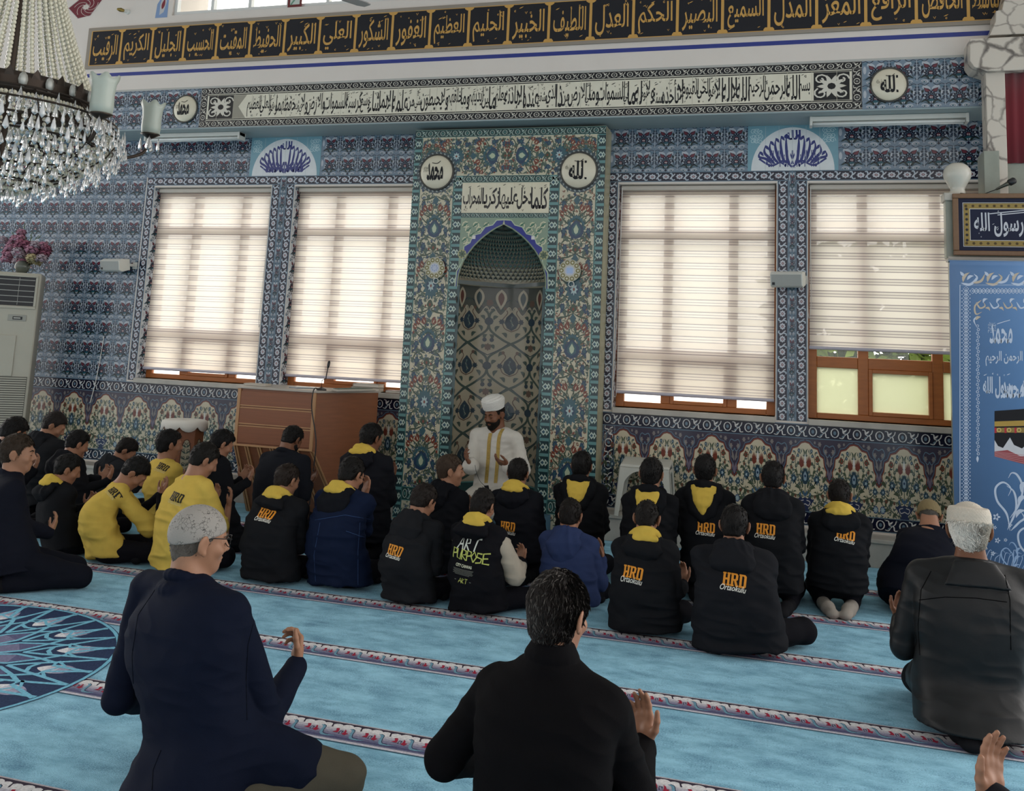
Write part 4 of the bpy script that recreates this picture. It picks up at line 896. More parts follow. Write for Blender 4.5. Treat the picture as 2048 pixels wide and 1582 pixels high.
# ------------------------------------------------------------------ lamps under the beam
for (xa, xb, lab) in ((-7.27, -5.98, 'white twin fluorescent batten under the beam at left, above the leftmost window'), (.25, 1.64, 'white twin fluorescent batten under the beam at right, above the rightmost window')):
    t = thing('fluorescent_lamp', ((xa+xb)/2, -.27, ZS-.012), lab, 'lamp', 'fluorescent battens under the beam')
    B().box((xa, -.33, ZS-.06), (xb, -.21, ZS-.013)).build('housing', WHTP, t, bevel=.006)
    for yy in (-.305, -.235): B().tube([(xa+.03, yy, ZS-.082), (xb-.03, yy, ZS-.082)], .014, 10).build('tube', mat('white_tube_glass', '#d3d6d4', .25), t, smooth=True)
    for xx in (xa, xb-.025): B().box((xx, -.335, ZS-.10), (xx+.025, -.205, ZS-.013)).build('end_cap', WHTP, t, bevel=.004)
# loudspeakers on brackets
def speaker(c, tilt, label, mirror):
    t = thing('wall_speaker', c, label, 'speaker', 'white wall speakers'); w, h, d = .30, .155, .17
    b = B(); prof = [(-.5*d, -.36*h), (-.5*d, .36*h), (-.2*d, .5*h), (.5*d, .42*h), (.5*d, -.42*h), (-.2*d, -.5*h)]
    b.prism(prof, -w/2, w/2, axis=0); R_ = Matrix.Rotation(tilt, 3, 'Z') @ Matrix.Rotation(.18, 3, 'X')
    def tr(bb): bb.v = [tuple(np.array(R_ @ Vector(p))+c) for p in bb.v]; return bb
    tr(b).build('cabinet', WHTP, t, bevel=.008)
    g = B().box((-w/2+.012, -.5*d-.004, -.34*h), (w/2-.012, -.5*d+.002, .34*h)); tr(g).build('grille', mat('grey_speaker_grille', '#9a9c98', .6, bump=.3, bs=400), t)
    g = B().box((-w/2+.02, -.5*d-.007, -.3*h), (-w/2+.045, -.5*d-.003, -.14*h)); tr(g).build('badge', BLKP, t)
    g = B().tube([(c[0]+mirror*w*.42, c[1]+.02, c[2]), (c[0]+mirror*w*.5, c[1]+.08, c[2]+.01), (c[0]+mirror*w*.5, -.002, c[2]+.01)], .018, 8).box((c[0]+mirror*w*.5-.03, -.012, c[2]-.03), (c[0]+mirror*w*.5+.03, -.001, c[2]+.05)); g.build('bracket', WHTP, t); return t
spk_left = speaker(np.array((-7.62, -.17, 2.56)), -.12, 'white wall speaker on the blue tiles left of the leftmost window', 1)
speaker(np.array((.055, -.17, 2.56)), -.2, 'white wall speaker on the pier between the two right windows', 1)
# thin cord hanging down the tiles under the left speaker
pp = [W(208, 672, -.012), W(200, 720, -.016), W(190, 770, -.02), W(180, 806, -.014)]
B().tube(pp, .005, 5).build('cable', mat('white_cord', '#d5d2cc', .6), spk_left)
# small brass bulb holder on the upper wall
c = W(257, 24, UY); t = thing('bulb_holder', (c[0], UY, c[2]), 'small brass and white bulb holder on the upper wall above the panel end', 'lamp holder')
B().lathe([(.0, -.0), (.032, .0), (.032, .02), (.022, .028), (.022, .06), (.0, .06)], (0, 0, 0), 12).build('collar', WHTP, t)
bb = B().lathe([(0, .055), (.02, .058), (.026, .09), (.015, .12), (0, .125)], (0, 0, 0), 10); bb.build('brass_cap', mat('old_brass', '#8c7a45', .35, metal=.8), t)
for ch in t.children:
    me = ch.data
    for vv in me.vertices: p = vv.co+Vector(t.location); vv.co = Vector((p.x-p.z*.55, -p.z*.9, p.y))
# ------------------------------------------------------------------ preaching desk, with what lies on it
DW = mat('reddish_desk_veneer', '#7a4a2e', 0.38, var=.22, vs=5, stretch=(1, 1, 9), bump=.02); DWH = mat('reddish_desk_veneer_across', '#7d4b2f', 0.38, var=.22, vs=5, stretch=(.6, 1, 12), bump=.02)
DE = mat('pale_desk_edging', '#a98059', 0.4, var=.1); DTOP = mat('grey_desk_top', '#a8a096', .35, var=.12)
desk = thing('preaching_desk', (-4.75, -.6, 0), 'wide reddish wooden preaching desk with slanted striped foot, under the second window', 'desk')
ZT = 1.262; fl, fr, bl, br_ = (-5.285, -1.0), (-4.405, -1.0), (-5.33, -.30), (-4.06, -.30); lo_y = -.62
def dk(u, v, z):
    """point on the desk: u across, v from front (0) to back (1)"""
    p = np.array(fl)*(1-u)*(1-v)+np.array(fr)*u*(1-v)+np.array(bl)*(1-u)*v+np.array(br_)*u*v; return (p[0], p[1], z)
def fz(z): return 0 if z > .70 else .52*(.70-z)/.70       # the front leans back below z = .70
b = B(); v = [dk(0, 0, ZT), dk(1, 0, ZT), dk(1, 0, .70), dk(0, 0, .70), dk(1, fz(0), 0.002), dk(0, fz(0), 0.002), dk(0, 1, ZT), dk(1, 1, ZT), dk(1, 1, 0.002), dk(0, 1, 0.002)]
b.add(v, [(3, 2, 1, 0), (5, 4, 2, 3), (1, 2, 4, 8, 7), (0, 6, 9, 5, 3), (6, 7, 8, 9), (0, 1, 7, 6)]); b.build('body', DW, desk)
b = B(); zs_ = [1.25, 1.085, .905, .715]
for i in range(3):
    z1, z0 = zs_[i]-.012, zs_[i+1]+.012
    for a0, a1 in ((.04, .96),):
        p = [dk(a0, 0, z0), dk(a1, 0, z0), dk(a1, 0, z1), dk(a0, 0, z1)]; q = [(x, y-.010, z) for x, y, z in p]
        b2 = B(); b2.add(p+q, [(4, 5, 6, 7), (0, 1, 5, 4), (1, 2, 6, 5), (2, 3, 7, 6), (3, 0, 4, 7)]); b2.build('front_plank', DWH, desk, bevel=.003)
b = B()
for z in (1.085, .905):
    for dz in (-.011, .011): b.box((dk(.04, 0, z)[0], -1.012, z+dz-.006), (dk(.96, 0, z)[0], -1.0, z+dz+.006))
b.box((dk(0, 0, 1)[0], -1.016, .70), (dk(.04, 0, 1)[0], -1.0, ZT)).box((dk(.96, 0, 1)[0], -1.016, .70), (dk(1, 0, 1)[0], -1.0, ZT)).box((dk(0, 0, 1)[0], -1.017, .695), (dk(1, 0, 1)[0], -1.0, .715))
b.build('front_moulding', DE, desk, bevel=.003)
b = B()
for u in (.0, .14, .30, .46, .62, .78, .97):
    p0, p1 = np.array(dk(u, 0, .695)), np.array(dk(u+.015, fz(0), .0)); n = np.array((0, -.012, -.002))
    for du in (0, .028):
        a_, c_ = p0+(du, 0, 0), p1+(du, 0, 0); wv = np.array((.016, 0, 0)); b.add([a_, a_+wv, c_+wv, c_, a_+n, a_+wv+n, c_+wv+n, c_+n], [(4, 7, 6, 5), (0, 4, 5, 1), (1, 5, 6, 2), (3, 7, 4, 0)])
b.build('slanted_foot_stripes', DE, desk)
b = B(); e = .02; b.add([(fl[0]-e, fl[1]-e, ZT), (fr[0]+e, fr[1]-e, ZT), (br_[0]+e, br_[1]+e, ZT), (bl[0]-e, bl[1]+e, ZT), (fl[0]-e, fl[1]-e, ZT+.022), (fr[0]+e, fr[1]-e, ZT+.022), (br_[0]+e, br_[1]+e, ZT+.022), (bl[0]-e, bl[1]+e, ZT+.022)], [(0, 3, 2, 1), (4, 5, 6, 7), (0, 1, 5, 4), (1, 2, 6, 5), (2, 3, 7, 6), (3, 0, 4, 7)])
b.build('top_board', DTOP, desk, bevel=.004)
ZD = ZT+.0225
# raised pale reading board at its right end
t = thing('reading_board', (-4.27, -.65, ZD), 'pale flat reading board lying on the right end of the preaching desk', 'board')
b = B(); q = [(-4.33, -.84), (-4.22, -.95), (-4.06, -.36), (-4.26, -.36)]; b.add([(x, y, ZD) for x, y in q]+[(x, y, ZD+.02) for x, y in q], [(3, 2, 1, 0), (4, 5, 6, 7), (0, 1, 5, 4), (1, 2, 6, 5), (2, 3, 7, 6), (3, 0, 4, 7)]); b.build('panel', mat('pale_board', '#b9b2a6', .4, var=.05), t, bevel=.003)
b = B(); b.add([(x*.9+.1*-4.3, y*.9+.1*-.66, ZD+.021) for x, y in q]+[(x*.9+.1*-4.3, y*.9+.1*-.66, ZD+.024) for x, y in q], [(3, 2, 1, 0), (4, 5, 6, 7), (0, 1, 5, 4), (1, 2, 6, 5), (2, 3, 7, 6), (3, 0, 4, 7)]); b.build('green_felt', mat('green_felt', '#45564a', .9), t)
def book(name, c, w, d, h, rot, col, label, group=None, cover_top=True):
    t = thing(name, c, label, 'book', group); R_ = Matrix.Rotation(rot, 3, 'Z')
    def put(lo, hi, nm, m, bv=.002):
        b = B().box(lo, hi); b.v = [tuple(np.array(R_ @ Vector(p))+np.array(c)) for p in b.v]; b.build(nm, m, t, bevel=bv)
    put((-w/2, -d/2, 0), (w/2, d/2, .004), 'cover', mat('cover_'+col[1:], col, .5)); put((-w/2, -d/2, h-.004), (w/2, d/2, h), 'cover', mat('cover_'+col[1:], col, .5))
    put((-w/2-.002, -d/2, .0), (-w/2+.003, d/2, h), 'spine', mat('cover_'+col[1:], col, .5)); put((-w/2+.003, -d/2+.006, .004), (w/2-.006, d/2-.006, h-.004), 'pages', mat('paper_edges', '#c9c4ba', .8, var=.06)); return t
p = W(515, 768, -.75); book('book', (p[0], -.74, ZD), .24, .17, .022, .15, '#b5ada2', 'thin pale book with dark spine lying on the left end of the desk')
p = W(600, 776, -.75); book('booklet', (p[0], -.72, ZD), .16, .20, .008, -.5, '#8d9aa8', 'thin grey blue booklet lying on the middle of the desk top')
p = W(724, 790, -.02); zb = WZ0+.001
book('book', (-4.36, .08, zb), .33, .15, .045, .02, '#8f8a80', 'thick grey book at the bottom of the pile on the window sill behind the desk', 'books on the window sill'); book('book', (-4.35, .08, zb+.046), .31, .15, .038, -.03, '#a39c90', 'pale book on top of the pile on the window sill behind the desk', 'books on the window sill')
book('book', (-4.0, .06, zb), .22, .15, .03, .05, '#6d4a40', 'brown book lying alone on the window sill close to the mihrab', 'books on the window sill')
def gooseneck(name, base, path, label, head_col=BLKP):
    t = thing(name, base, label, 'microphone')
    B().lathe([(0, 0), (.05, 0), (.05, .012), (.03, .022), (.012, .03), (0, .03)], base, 18).build('base', BLKP, t, smooth=False)
    B().tube(path, .005, 7).build('gooseneck', BLKP, t, smooth=True)
    e, f_ = np.array(path[-1]), np.array(path[-2]); dr = (e-f_)/np.linalg.norm(e-f_)
    B().tube([e-dr*.01, e+dr*.02, e+dr*.055, e+dr*.07], [.006, .014, .014, .006], 10).build('capsule', head_col, t, smooth=True); return t
bs = np.array((-4.52, -.86, ZD)); bs = np.array(W(648, 781, -.90)); bs[2] = ZD+.001; bs[0] -= .03
top = W(656, 735, -.84)
mk = gooseneck('desk_microphone', tuple(bs), [bs+(0, 0, .02), bs+(.0, .0, .10), (bs+top)/2+(.012, 0, .0), top], 'thin black gooseneck microphone standing on the preaching desk')
b = B().tube(curve(bs+(0, -.06, .012), (bs[0]-.0, -1.035, ZD+.022), (bs[0]-.005, -1.062, ZD-.03), (bs[0]-.01, -1.048, 1.1), W(632, 880, -1.045), W(628, 930, -1.05), W(622, 975, -1.05), W(619, 1010, -1.06), n=6), .006, 6); o = b.build('microphone_cable', BLKP, smooth=True, loc=(-4.4, -1.04, .02)); tag(o, 'thin black cable hanging down the desk front from its microphone', 'cable')

# ------------------------------------------------------------------ octagonal wooden book stand with a white cloth
t = thing('book_stand', (-5.985, -.85, 0), 'low octagonal wooden book stand with arabesque openings and a white cover, left of the desk', 'stand')
c = np.array((-5.985, -.85)); oct_ = [(c[0]+.205*math.cos(PI/8+k*PI/4), c[1]+.20*math.sin(PI/8+k*PI/4)) for k in range(8)]
SW = mat('brown_stand_wood', '#74482f', .4, var=.2, vs=6)
B().prism([(x, y) for x, y in oct_], 0.002, .855, axis=2).build('body', SW, t, bevel=.006)
for k in range(8):
    m_ = (np.array(oct_[k])+np.array(oct_[(k+1) % 8]))/2; d_ = (np.array(oct_[(k+1) % 8])-np.array(oct_[k])); d_ /= np.linalg.norm(d_); nn_ = np.array((d_[1], -d_[0]))
    a = Art(); ov = [(.052*math.copysign(abs(math.cos(q))**.8, math.cos(q)), .21*math.sin(q)) for q in np.linspace(0, 2*PI, 24, endpoint=False)]
    a.poly(ov, C('#8e8874'), 1)
    for s in (-1, 1):
        for j in range(6): a.stroke(spiral((s*.022, -.16+.064*j), .022, .005, j*1.3*s, 1.2, 9), .006, C('#23262a'), layer=2); a.leaf((0, -.18+.062*j), (s*.04, -.15+.062*j), .008, C('#31413c'), layer=3)
    a.stroke(ov, .010, C('#4e2f20'), layer=4, closed=True)
    a.to(lambda P, h, m_=m_, d_=d_, nn_=nn_: np.stack([m_[0]+P[:, 0]*d_[0]+nn_[0]*(h+.001), m_[1]+P[:, 0]*d_[1]+nn_[1]*(h+.001), .50+P[:, 1]], 1), 'arabesque_panel', MPT, parent=t)
v = []; f = []; n = 48
for r_, z_ in ((0, .892), (.12, .892), (.2, .89), (.222, .882), (.228, .865), (.232, None)):
    for j in range(n):
        q = 2*PI*j/n; zz_ = z_ if z_ is not None else .835-.05*abs(math.cos(q*4))**.7
        v.append((c[0]+r_*math.cos(q), c[1]+r_*.97*math.sin(q), zz_))
for i in range(5):
    for j in range(n): f.append((i*n+j, i*n+(j+1) % n, (i+1)*n+(j+1) % n, (i+1)*n+j))
o = obj('white_cover', v, f, mat('white_linen', '#cfccc4', .85, bump=.15, bs=80), t, smooth=True); sm = o.modifiers.new('thick', 'SOLIDIFY'); sm.thickness = .006

# ------------------------------------------------------------------ white plastic stool standing on the marble step
t = thing('plastic_stool', (-1.24, -.15, .25), 'white plastic stool with arched open sides standing on the marble step right of the mihrab', 'stool')
SP = mat('white_stool_plastic', '#b5b5ac', .45); zt, zb = .735, .252; cc = np.array((-1.25, -.19))
def sq(r_, z, k): return [(cc[0]+sx*r_*1.12, cc[1]+sy*r_*.66, z+(.05 if sy > 0 and z > .6 else 0)) for sx, sy in ((-1, -1), (1, -1), (1, 1), (-1, 1))][k]
b = B(); tp = [sq(.215, zt-.03, k) for k in range(4)]; t2 = [sq(.205, zt, k) for k in range(4)]
b.add(tp+t2, [(3, 2, 1, 0), (4, 5, 6, 7), (0, 1, 5, 4), (1, 2, 6, 5), (2, 3, 7, 6), (3, 0, 4, 7)]); b.build('seat', SP, t, bevel=.012)
for k in range(4):  # four splayed corner legs, L-shaped in section
    a_, e_ = np.array(sq(.215, zt-.028, k)), np.array(sq(.25, zb, k)); nx_ = np.array((-1 if k in (1, 2) else 1, 0, 0)); ny_ = np.array((0, -1 if k in (2, 3) else 1, 0)); b = B()
    for d_, o_ in ((nx_, ny_), (ny_, nx_)):
        b.add([a_, a_+d_*.075, e_+d_*.045, e_, a_+o_*.012, a_+d_*.075+o_*.012, e_+d_*.045+o_*.012, e_+o_*.012], [(0, 1, 2, 3), (7, 6, 5, 4), (0, 4, 5, 1), (1, 5, 6, 2), (2, 6, 7, 3), (3, 7, 4, 0)])
    b.build('leg', SP, t, bevel=.003)
for k in range(4):  # arched aprons
    a_, c_ = np.array(sq(.213, 0, k)), np.array(sq(.213, 0, (k+1) % 4)); b = B(); n = 12; v = []; f = []
    for i in range(n+1):
        u = .1+.8*i/n; p = a_*(1-u)+c_*u; low = zt-.055-.11*abs(2*(i/n)-1)**3
        v += [(p[0], p[1], zt-.028), (p[0], p[1], low)]
        if i: f.append((2*i-2, 2*i-1, 2*i+1, 2*i))
    o = obj('arched_apron', v, f, SP, t); m_ = o.modifiers.new('thick', 'SOLIDIFY'); m_.thickness = .010; m_.offset = 0
for (k0, k1, nm) in ((1, 2, 'side_brace'), (3, 0, 'side_brace')):
    a_, c_ = np.array(sq(.238, .30, k0)), np.array(sq(.238, .30, k1)); b = B(); lo = np.minimum(a_, c_)-(.005, -.012, 0); hi = np.maximum(a_, c_)+(.005, -.012, .12); b.box(lo, hi); b.build(nm, SP, t, bevel=.003)

# ------------------------------------------------------------------ air conditioner with a vase of flowers
AX1, AY0, AZ = -8.26, -.60, 2.40
ac = thing('air_conditioner', (AX1-.27, -.35, .25), 'tall off-white floor-standing air conditioner against the tiled wall at the left edge', 'air conditioner')
def acr(b):
    co_, si_ = math.cos(.66), math.sin(.66); b.v = [(AX1+(p[0]-AX1)*co_-(p[1]-AY0)*si_, AY0+(p[0]-AX1)*si_+(p[1]-AY0)*co_, p[2]) for p in b.v]; return b
ACW = mat('aged_cream_casing', '#aaa698', .5, var=.05); AX0 = AX1-.55
b = B().box((AX0, AY0, .252), (AX1, -.12, AZ)); acr(b).build('casing', ACW, ac, bevel=.02)
b = B().box((AX0+.04, AY0-.006, 2.02), (AX1-.05, AY0+.01, AZ-.05)); acr(b).build('air_outlet', BLKP, ac)
for k in range(5): z = 2.06+k*.063; acr(B().box((AX0+.05, AY0-.012, z), (AX1-.06, AY0-.002, z+.008))).build('louvre', mat('grey_louvre', '#9b9b95', .4), ac)
acr(B().box((AX0+.33-.004, AY0-.014, 2.03), (AX0+.33, AY0-.008, AZ-.06))).build('louvre_bar', mat('grey_louvre', '#9b9b95', .4), ac)
b = B().box((AX0+.03, AY0-.016, 1.985), (AX1-.03, AY0, 2.015)).box((AX0+.03, AY0-.016, AZ-.05), (AX1-.03, AY0, AZ-.03)).box((AX1-.055, AY0-.016, 2.015), (AX1-.03, AY0, AZ-.05)); acr(b).build('outlet_frame', ACW, ac, bevel=.004)
acr(B().box((AX0+.25, AY0-.006, 1.845), (AX1-.11, AY0, 1.915))).build('display_panel', mat('grey_display_panel', '#8f8f86', .3), ac, bevel=.003)
acr(B().box((AX0+.30, AY0-.009, 1.86), (AX0+.40, AY0-.004, 1.895))).build('display', BLKP, ac)
acr(B().box((AX0+.31, AY0-.011, 1.872), (AX0+.38, AY0-.008, 1.884))).build('brand_strip', mat('pale_print', '#b9b9b0', .5), ac)
b = B().box((AX0+.02, AY0-.012, 1.22), (AX0+.36, AY0, 1.68)); acr(b).build('access_flap', ACW, ac, bevel=.004)
for k in range(34): z = .35+k*.0255; acr(B().box((AX0+.03, AY0-.012, z), (AX1-.035, AY0+.004, z+.013))).build('intake_slat', ACW, ac)
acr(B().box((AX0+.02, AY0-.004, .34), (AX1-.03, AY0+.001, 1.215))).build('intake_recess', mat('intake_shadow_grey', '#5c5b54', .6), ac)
vz = AZ; vc = np.array(W(44, 540, -.55)); vc[2] = AZ+.001
va = thing('flower_vase', tuple(vc), 'round glass vase of pink and cream artificial flowers on top of the air conditioner', 'flowers')
B().lathe([(0, 0), (.045, 0), (.06, .02), (.085, .07), (.082, .11), (.055, .15), (.05, .165), (.062, .18)], tuple(vc), 24).build('vase', mat('smoky_glass', '#6d7268', .12, trans=.35), va, smooth=True)
rr = np.random.RandomState(5); b = B()
for k in range(16): a_ = rr.uniform(0, 2*PI); b.tube([vc+(0, 0, .03), vc+(.03*math.cos(a_), .03*math.sin(a_), .18), vc+(.15*math.cos(a_)*rr.uniform(.3, 1), .13*math.sin(a_), .30)], .004, 5)
b.build('stems', mat('flower_stem', '#39452c', .7), va)
def bloom(c, r, m, seed):
    r_ = np.random.RandomState(seed); v = []; f = []
    for k in range(22):
        ph = math.acos(1-2*(k+.5)/22*.8); th = k*2.4; d = np.array((math.sin(ph)*math.cos(th), math.sin(ph)*math.sin(th), math.cos(ph))); t1 = np.cross(d, (0.1, .2, 1)); t1 /= np.linalg.norm(t1); t2 = np.cross(d, t1)
        rad = r*(.45+.55*math.sin(ph)); p = c+d*rad; w = r*.5; q = len(v)
        v += [c+d*rad*.4, p+t1*w+t2*w*.2, p+d*r*.25+t2*w*.7, p-t1*w+t2*w*.2, p-d*r*.1-t2*w*.6]; f += [(q, q+1, q+2), (q, q+2, q+3), (q+1, q+4, q+3), (q+1, q+3, q+2)]
    return obj('flower', np.array(v), np.array(f), m, va, smooth=True)
PK = [mat('dusty_pink_petals', '#a87486', .7, var=.25, vs=30), mat('rose_petals', '#94566a', .7, var=.25, vs=30), mat('pale_lilac_petals', '#a8969e', .7, var=.2, vs=30), mat('cream_petals', '#b5a57c', .7, var=.2, vs=30)]
for k in range(40):
    px, py = rr.normal(50, 19), rr.normal(496, 14)
    if k < 4: px, py = (64+4*k, 515+4*(k % 3)) 
    p = W(px, min(py, 522), -.55+rr.uniform(-.08, .08)); p = np.array(p); bloom(p, rr.uniform(.045, .075), PK[(0, 0, 1, 2, 1, 2, 0)[k % 7] if k > 3 else 3], 100+k)
b = B()
for k in range(26):
    p = np.array(W(rr.normal(50, 22), rr.normal(486, 12), -.56)); d = p-(vc+(0, 0, .25)); d /= np.linalg.norm(d); b.tube([p, p+d*.06], [.010, .001], 4)
b.build('spray_leaves', mat('grey_green_leaf', '#5d6a55', .7, var=.3), va)

# ------------------------------------------------------------------ marble pulpit, framed lettering, banner, microphone
VM = bpy.data.materials.new('veined_marble'); VM.use_nodes = True; n = VM.node_tree; b_ = n.nodes['Principled BSDF']; b_.inputs['Roughness'].default_value = .3
co = n.nodes.new('ShaderNodeTexCoord'); nz = n.nodes.new('ShaderNodeTexNoise'); nz.inputs['Scale'].default_value = 3; nz.inputs['Detail'].default_value = 6; vo = n.nodes.new('ShaderNodeTexVoronoi'); vo.feature = 'DISTANCE_TO_EDGE'; vo.inputs['Scale'].default_value = 6
mxv = n.nodes.new('ShaderNodeMix'); mxv.data_type = 'VECTOR'; mxv.inputs['Factor'].default_value = .18; n.links.new(co.outputs['Object'], nz.inputs['Vector']); n.links.new(co.outputs['Object'], mxv.inputs['A']); n.links.new(nz.outputs['Color'], mxv.inputs['B']); n.links.new(mxv.outputs['Result'], vo.inputs['Vector'])
ad = n.nodes.new('ShaderNodeMath'); ad.operation = 'MULTIPLY_ADD'; ad.inputs[1].default_value = .35; ad.inputs[2].default_value = -.12; n.links.new(nz.outputs['Fac'], ad.inputs[0]); ad2 = n.nodes.new('ShaderNodeMath'); ad2.operation = 'ADD'; n.links.new(vo.outputs['Distance'], ad2.inputs[0]); n.links.new(ad.outputs[0], ad2.inputs[1])
rp_ = n.nodes.new('ShaderNodeValToRGB'); e = rp_.color_ramp.elements; e[0].position = .03; e[0].color = (*C('#5e5752'), 1); e[1].position = .13; e[1].color = (*C('#bdb4a8'), 1); k_ = e.new(.08); k_.color = (*C('#8f877e'), 1)
n.links.new(ad2.outputs[0], rp_.inputs[0]); n.links.new(rp_.outputs[0], b_.inputs['Base Color'])
GM = mat('green_grey_marble', '#878b80', .3, var=.35, vs=5)
pu = thing('marble_pulpit', (2.2, -.75, 0), 'tall veined marble pulpit at the right edge with red curtain and stepped canopy', 'pulpit')
PY = -.9; P_ = lambda px, py, y=PY: np.array(W(px, py, y))
x_ = lambda px, py=300: float(W(px, py, PY)[0]); z_ = lambda py, px=1980: float(W(px, py, PY)[2])
b = B().box((x_(1892, 450), PY, z_(516, 1900)), (x_(1906, 450)+.05, PY+.12, z_(392, 1900))); b.box((1.42, PY+.01, z_(514, 1900)), (3.2, PY+.08, z_(395, 1900))); b.build('parapet', GM, pu, bevel=.008)
b = B().box((x_(1887, 390), PY-.03, z_(402, 1890)), (x_(1907, 390)+.05, PY+.15, z_(386, 1890))); b.build('post_cap', MARB, pu, bevel=.01)
b = B().box((x_(1896, 510), PY-.02, z_(522, 1900)), (3.2, PY+.12, z_(513, 1900))); b.build('ledge', MARB, pu, bevel=.006)
b = B().box((x_(1905, 700), PY+.02, 0.002), (3.2, PY+.14, z_(521, 1900))); b.build('base_wall', GM, pu, bevel=.006)
ky = -.75; xk = lambda px, py=300: float(W(px, py, ky)[0]); zk = lambda py, px=1980: float(W(px, py, ky)[2])
b = B().box((xk(1974, 250), ky, z_(395)), (xk(2013, 250), ky+.2, zk(133))); b.build('column', VM, pu, bevel=.006)
b = B().box((xk(1968, 345), ky-.01, z_(395)), (xk(1999, 345), ky+.26, zk(302))); b.build('column_base', GM, pu, bevel=.004)
b = B().box((xk(1996, 345), ky+.05, z_(395)), (3.2, ky+.1, zk(322))); b.build('back_slab', GM, pu)
b = B().prism([(xk(1937, 78), zk(80)), (xk(1937, 118), zk(124)), (xk(1946, 140), zk(138, 1950)), (xk(1972, 146), zk(146)), (3.2, zk(146)), (3.2, zk(78))], ky-.06, ky+.22, axis=1); b.build('cornice', VM, pu, bevel=.006)
b = B().prism([(xk(1978, 70), zk(72)), (xk(1990, 40), zk(45)), (xk(1991, 25), zk(24)), (xk(2003, 20), zk(22)), (xk(2014, -30), zk(-25)), (3.2, zk(-25)), (3.2, zk(72))], ky-.02, ky+.22, axis=1); b.build('canopy', VM, pu, bevel=.006)
b = B().box((xk(2012, 132), ky-.005, zk(138, 2020)), (3.2, ky+.02, zk(131, 2020))); b.build('curtain_rail', WHTP, pu)
v = []; f = []; n = 40
for i in range(n+1):
    for z in (zk(137, 2020), zk(325, 2020)): v.append((xk(2013, 230)+.02*i*.6, ky+.03+.008*math.sin(i*.9), z))
    if i: f.append((2*i-2, 2*i-1, 2*i+1, 2*i))
o = obj('red_curtain', v, f, mat('dark_red_velvet', '#68131f', .85, sheen=.3), pu, smooth=True); m_ = o.modifiers.new('thick', 'SOLIDIFY'); m_.thickness = .004
# globe lamp on the post
c = P_(1915, 386, PY+.06); t = thing('globe_lamp', (c[0], c[1], z_(386, 1890)+.001), 'white bulb-shaped glass globe standing on the pulpit post', 'lamp'); s_ = .0045
pr = [(26, 0), (27, 8), (24, 12), (27, 20), (36, 34), (45, 48), (48, 62), (45, 76), (36, 87), (22, 95), (0, 98)]
B().lathe([(r_*s_*.52, h_*s_*.62) for r_, h_ in pr], (c[0], c[1], z_(386, 1890)+.001), 28).build('globe', mat('opal_glass', '#cbc7bb', .2, trans=.15), t, smooth=True)
# hand microphone lying over the parapet
a_, e_ = P_(1992, 379, PY+.04), P_(2030, 360, PY+.04); t = thing('hand_microphone', tuple(a_), 'black hand microphone lying tilted on top of the pulpit parapet', 'microphone'); d_ = e_-a_
B().tube([a_, a_+d_*.55, a_+d_*.66], [.008, .017, .02], 12).build('handle', mat('grey_mic_metal', '#55564f', .3, metal=.7), t, smooth=True); B().tube([a_+d_*.64, a_+d_*.7, a_+d_*.95, a_+d_*1.02, a_+d_*1.05], [.018, .029, .029, .02, .003], 14).build('grille', BLKP, t, smooth=True)
o = B().tube([a_, a_-(.12, 0, .05)], .004, 6).build('cable', BLKP, t)
# framed lettering hung on the parapet
FY = PY-.034; t = thing('framed_calligraphy', tuple(W(1905, 510, FY)), 'wide brown and gold framed dark blue calligraphy hung on the pulpit parapet', 'picture')
xa, xb, za, zb = float(W(1905, 450, FY)[0]), 2.95, float(W(1920, 511, FY)[2]), float(W(1920, 388, FY)[2])
b = B()
for (lo, hi) in (((xa, za), (xb, za+.04)), ((xa, zb-.04), (xb, zb)), ((xa, za+.04), (xa+.045, zb-.04)), ((xb-.045, za+.04), (xb, zb-.04))): b.box((lo[0], FY-.028, lo[1]), (hi[0], FY, hi[1]))
b.build('frame', mat('brown_gold_frame', '#6d5037', .4, var=.2, vs=30), t, bevel=.006)
A = Art(); xi, xo, zi, zo = xa+.045, xb-.045, za+.04, zb-.04; A.rect(xi, zi, xo, zo, C('#141a33'), 0)
for k, (m_, w_, col) in enumerate(((.035, .004, WHT), (.042, .045, C('#8f7a45')), (.087, .004, WHT))):
    for (l0, l1, h0, h1) in ((xi+m_, zi+m_, xo-m_, zi+m_+w_), (xi+m_, zo-m_-w_, xo-m_, zo-m_), (xi+m_, zi+m_, xi+m_+w_, zo-m_), (xo-m_-w_, zi+m_, xo-m_, zo-m_)): A.rect(l0, l1, h0, h1, col, 1)
for k in range(26):
    x = xi+.06+k*(xo-xi-.12)/25
    for z in (zi+.064, zo-.064): A.petals((x, z), 0, .014, .005, 6, C('#4d3d22'), layer=2)
for z in np.linspace(zi+.09, zo-.09, 7): A.petals((xi+.064, z), 0, .014, .005, 6, C('#2b2a2e'), layer=2)
write(A, MUH+' '+RASUL, (xi+.10)+.33, (zi+zo)/2, .62, (zo-zi)*.46, C('#b9bcc4'), 2, bold=.02); write(A, LILA, xi+1.08, (zi+zo)/2, .62, (zo-zi)*.46, C('#b9bcc4'), 2, bold=.02)
A.stroke([(xi+.24, zo-.13), (xi+.55, zo-.095)], .008, C('#b9bcc4'), layer=2); A.stroke([(xi+.30, zo-.14), (xi+.62, zo-.105)], .008, C('#b9bcc4'), layer=2); marks(A, xi+.13, zi+.1, xi+.75, zo-.1, 12, .012, C('#b9bcc4'), 2, 31)
A.to(on_wall(FY-.006), 'lettered_sheet', MPT, parent=t)
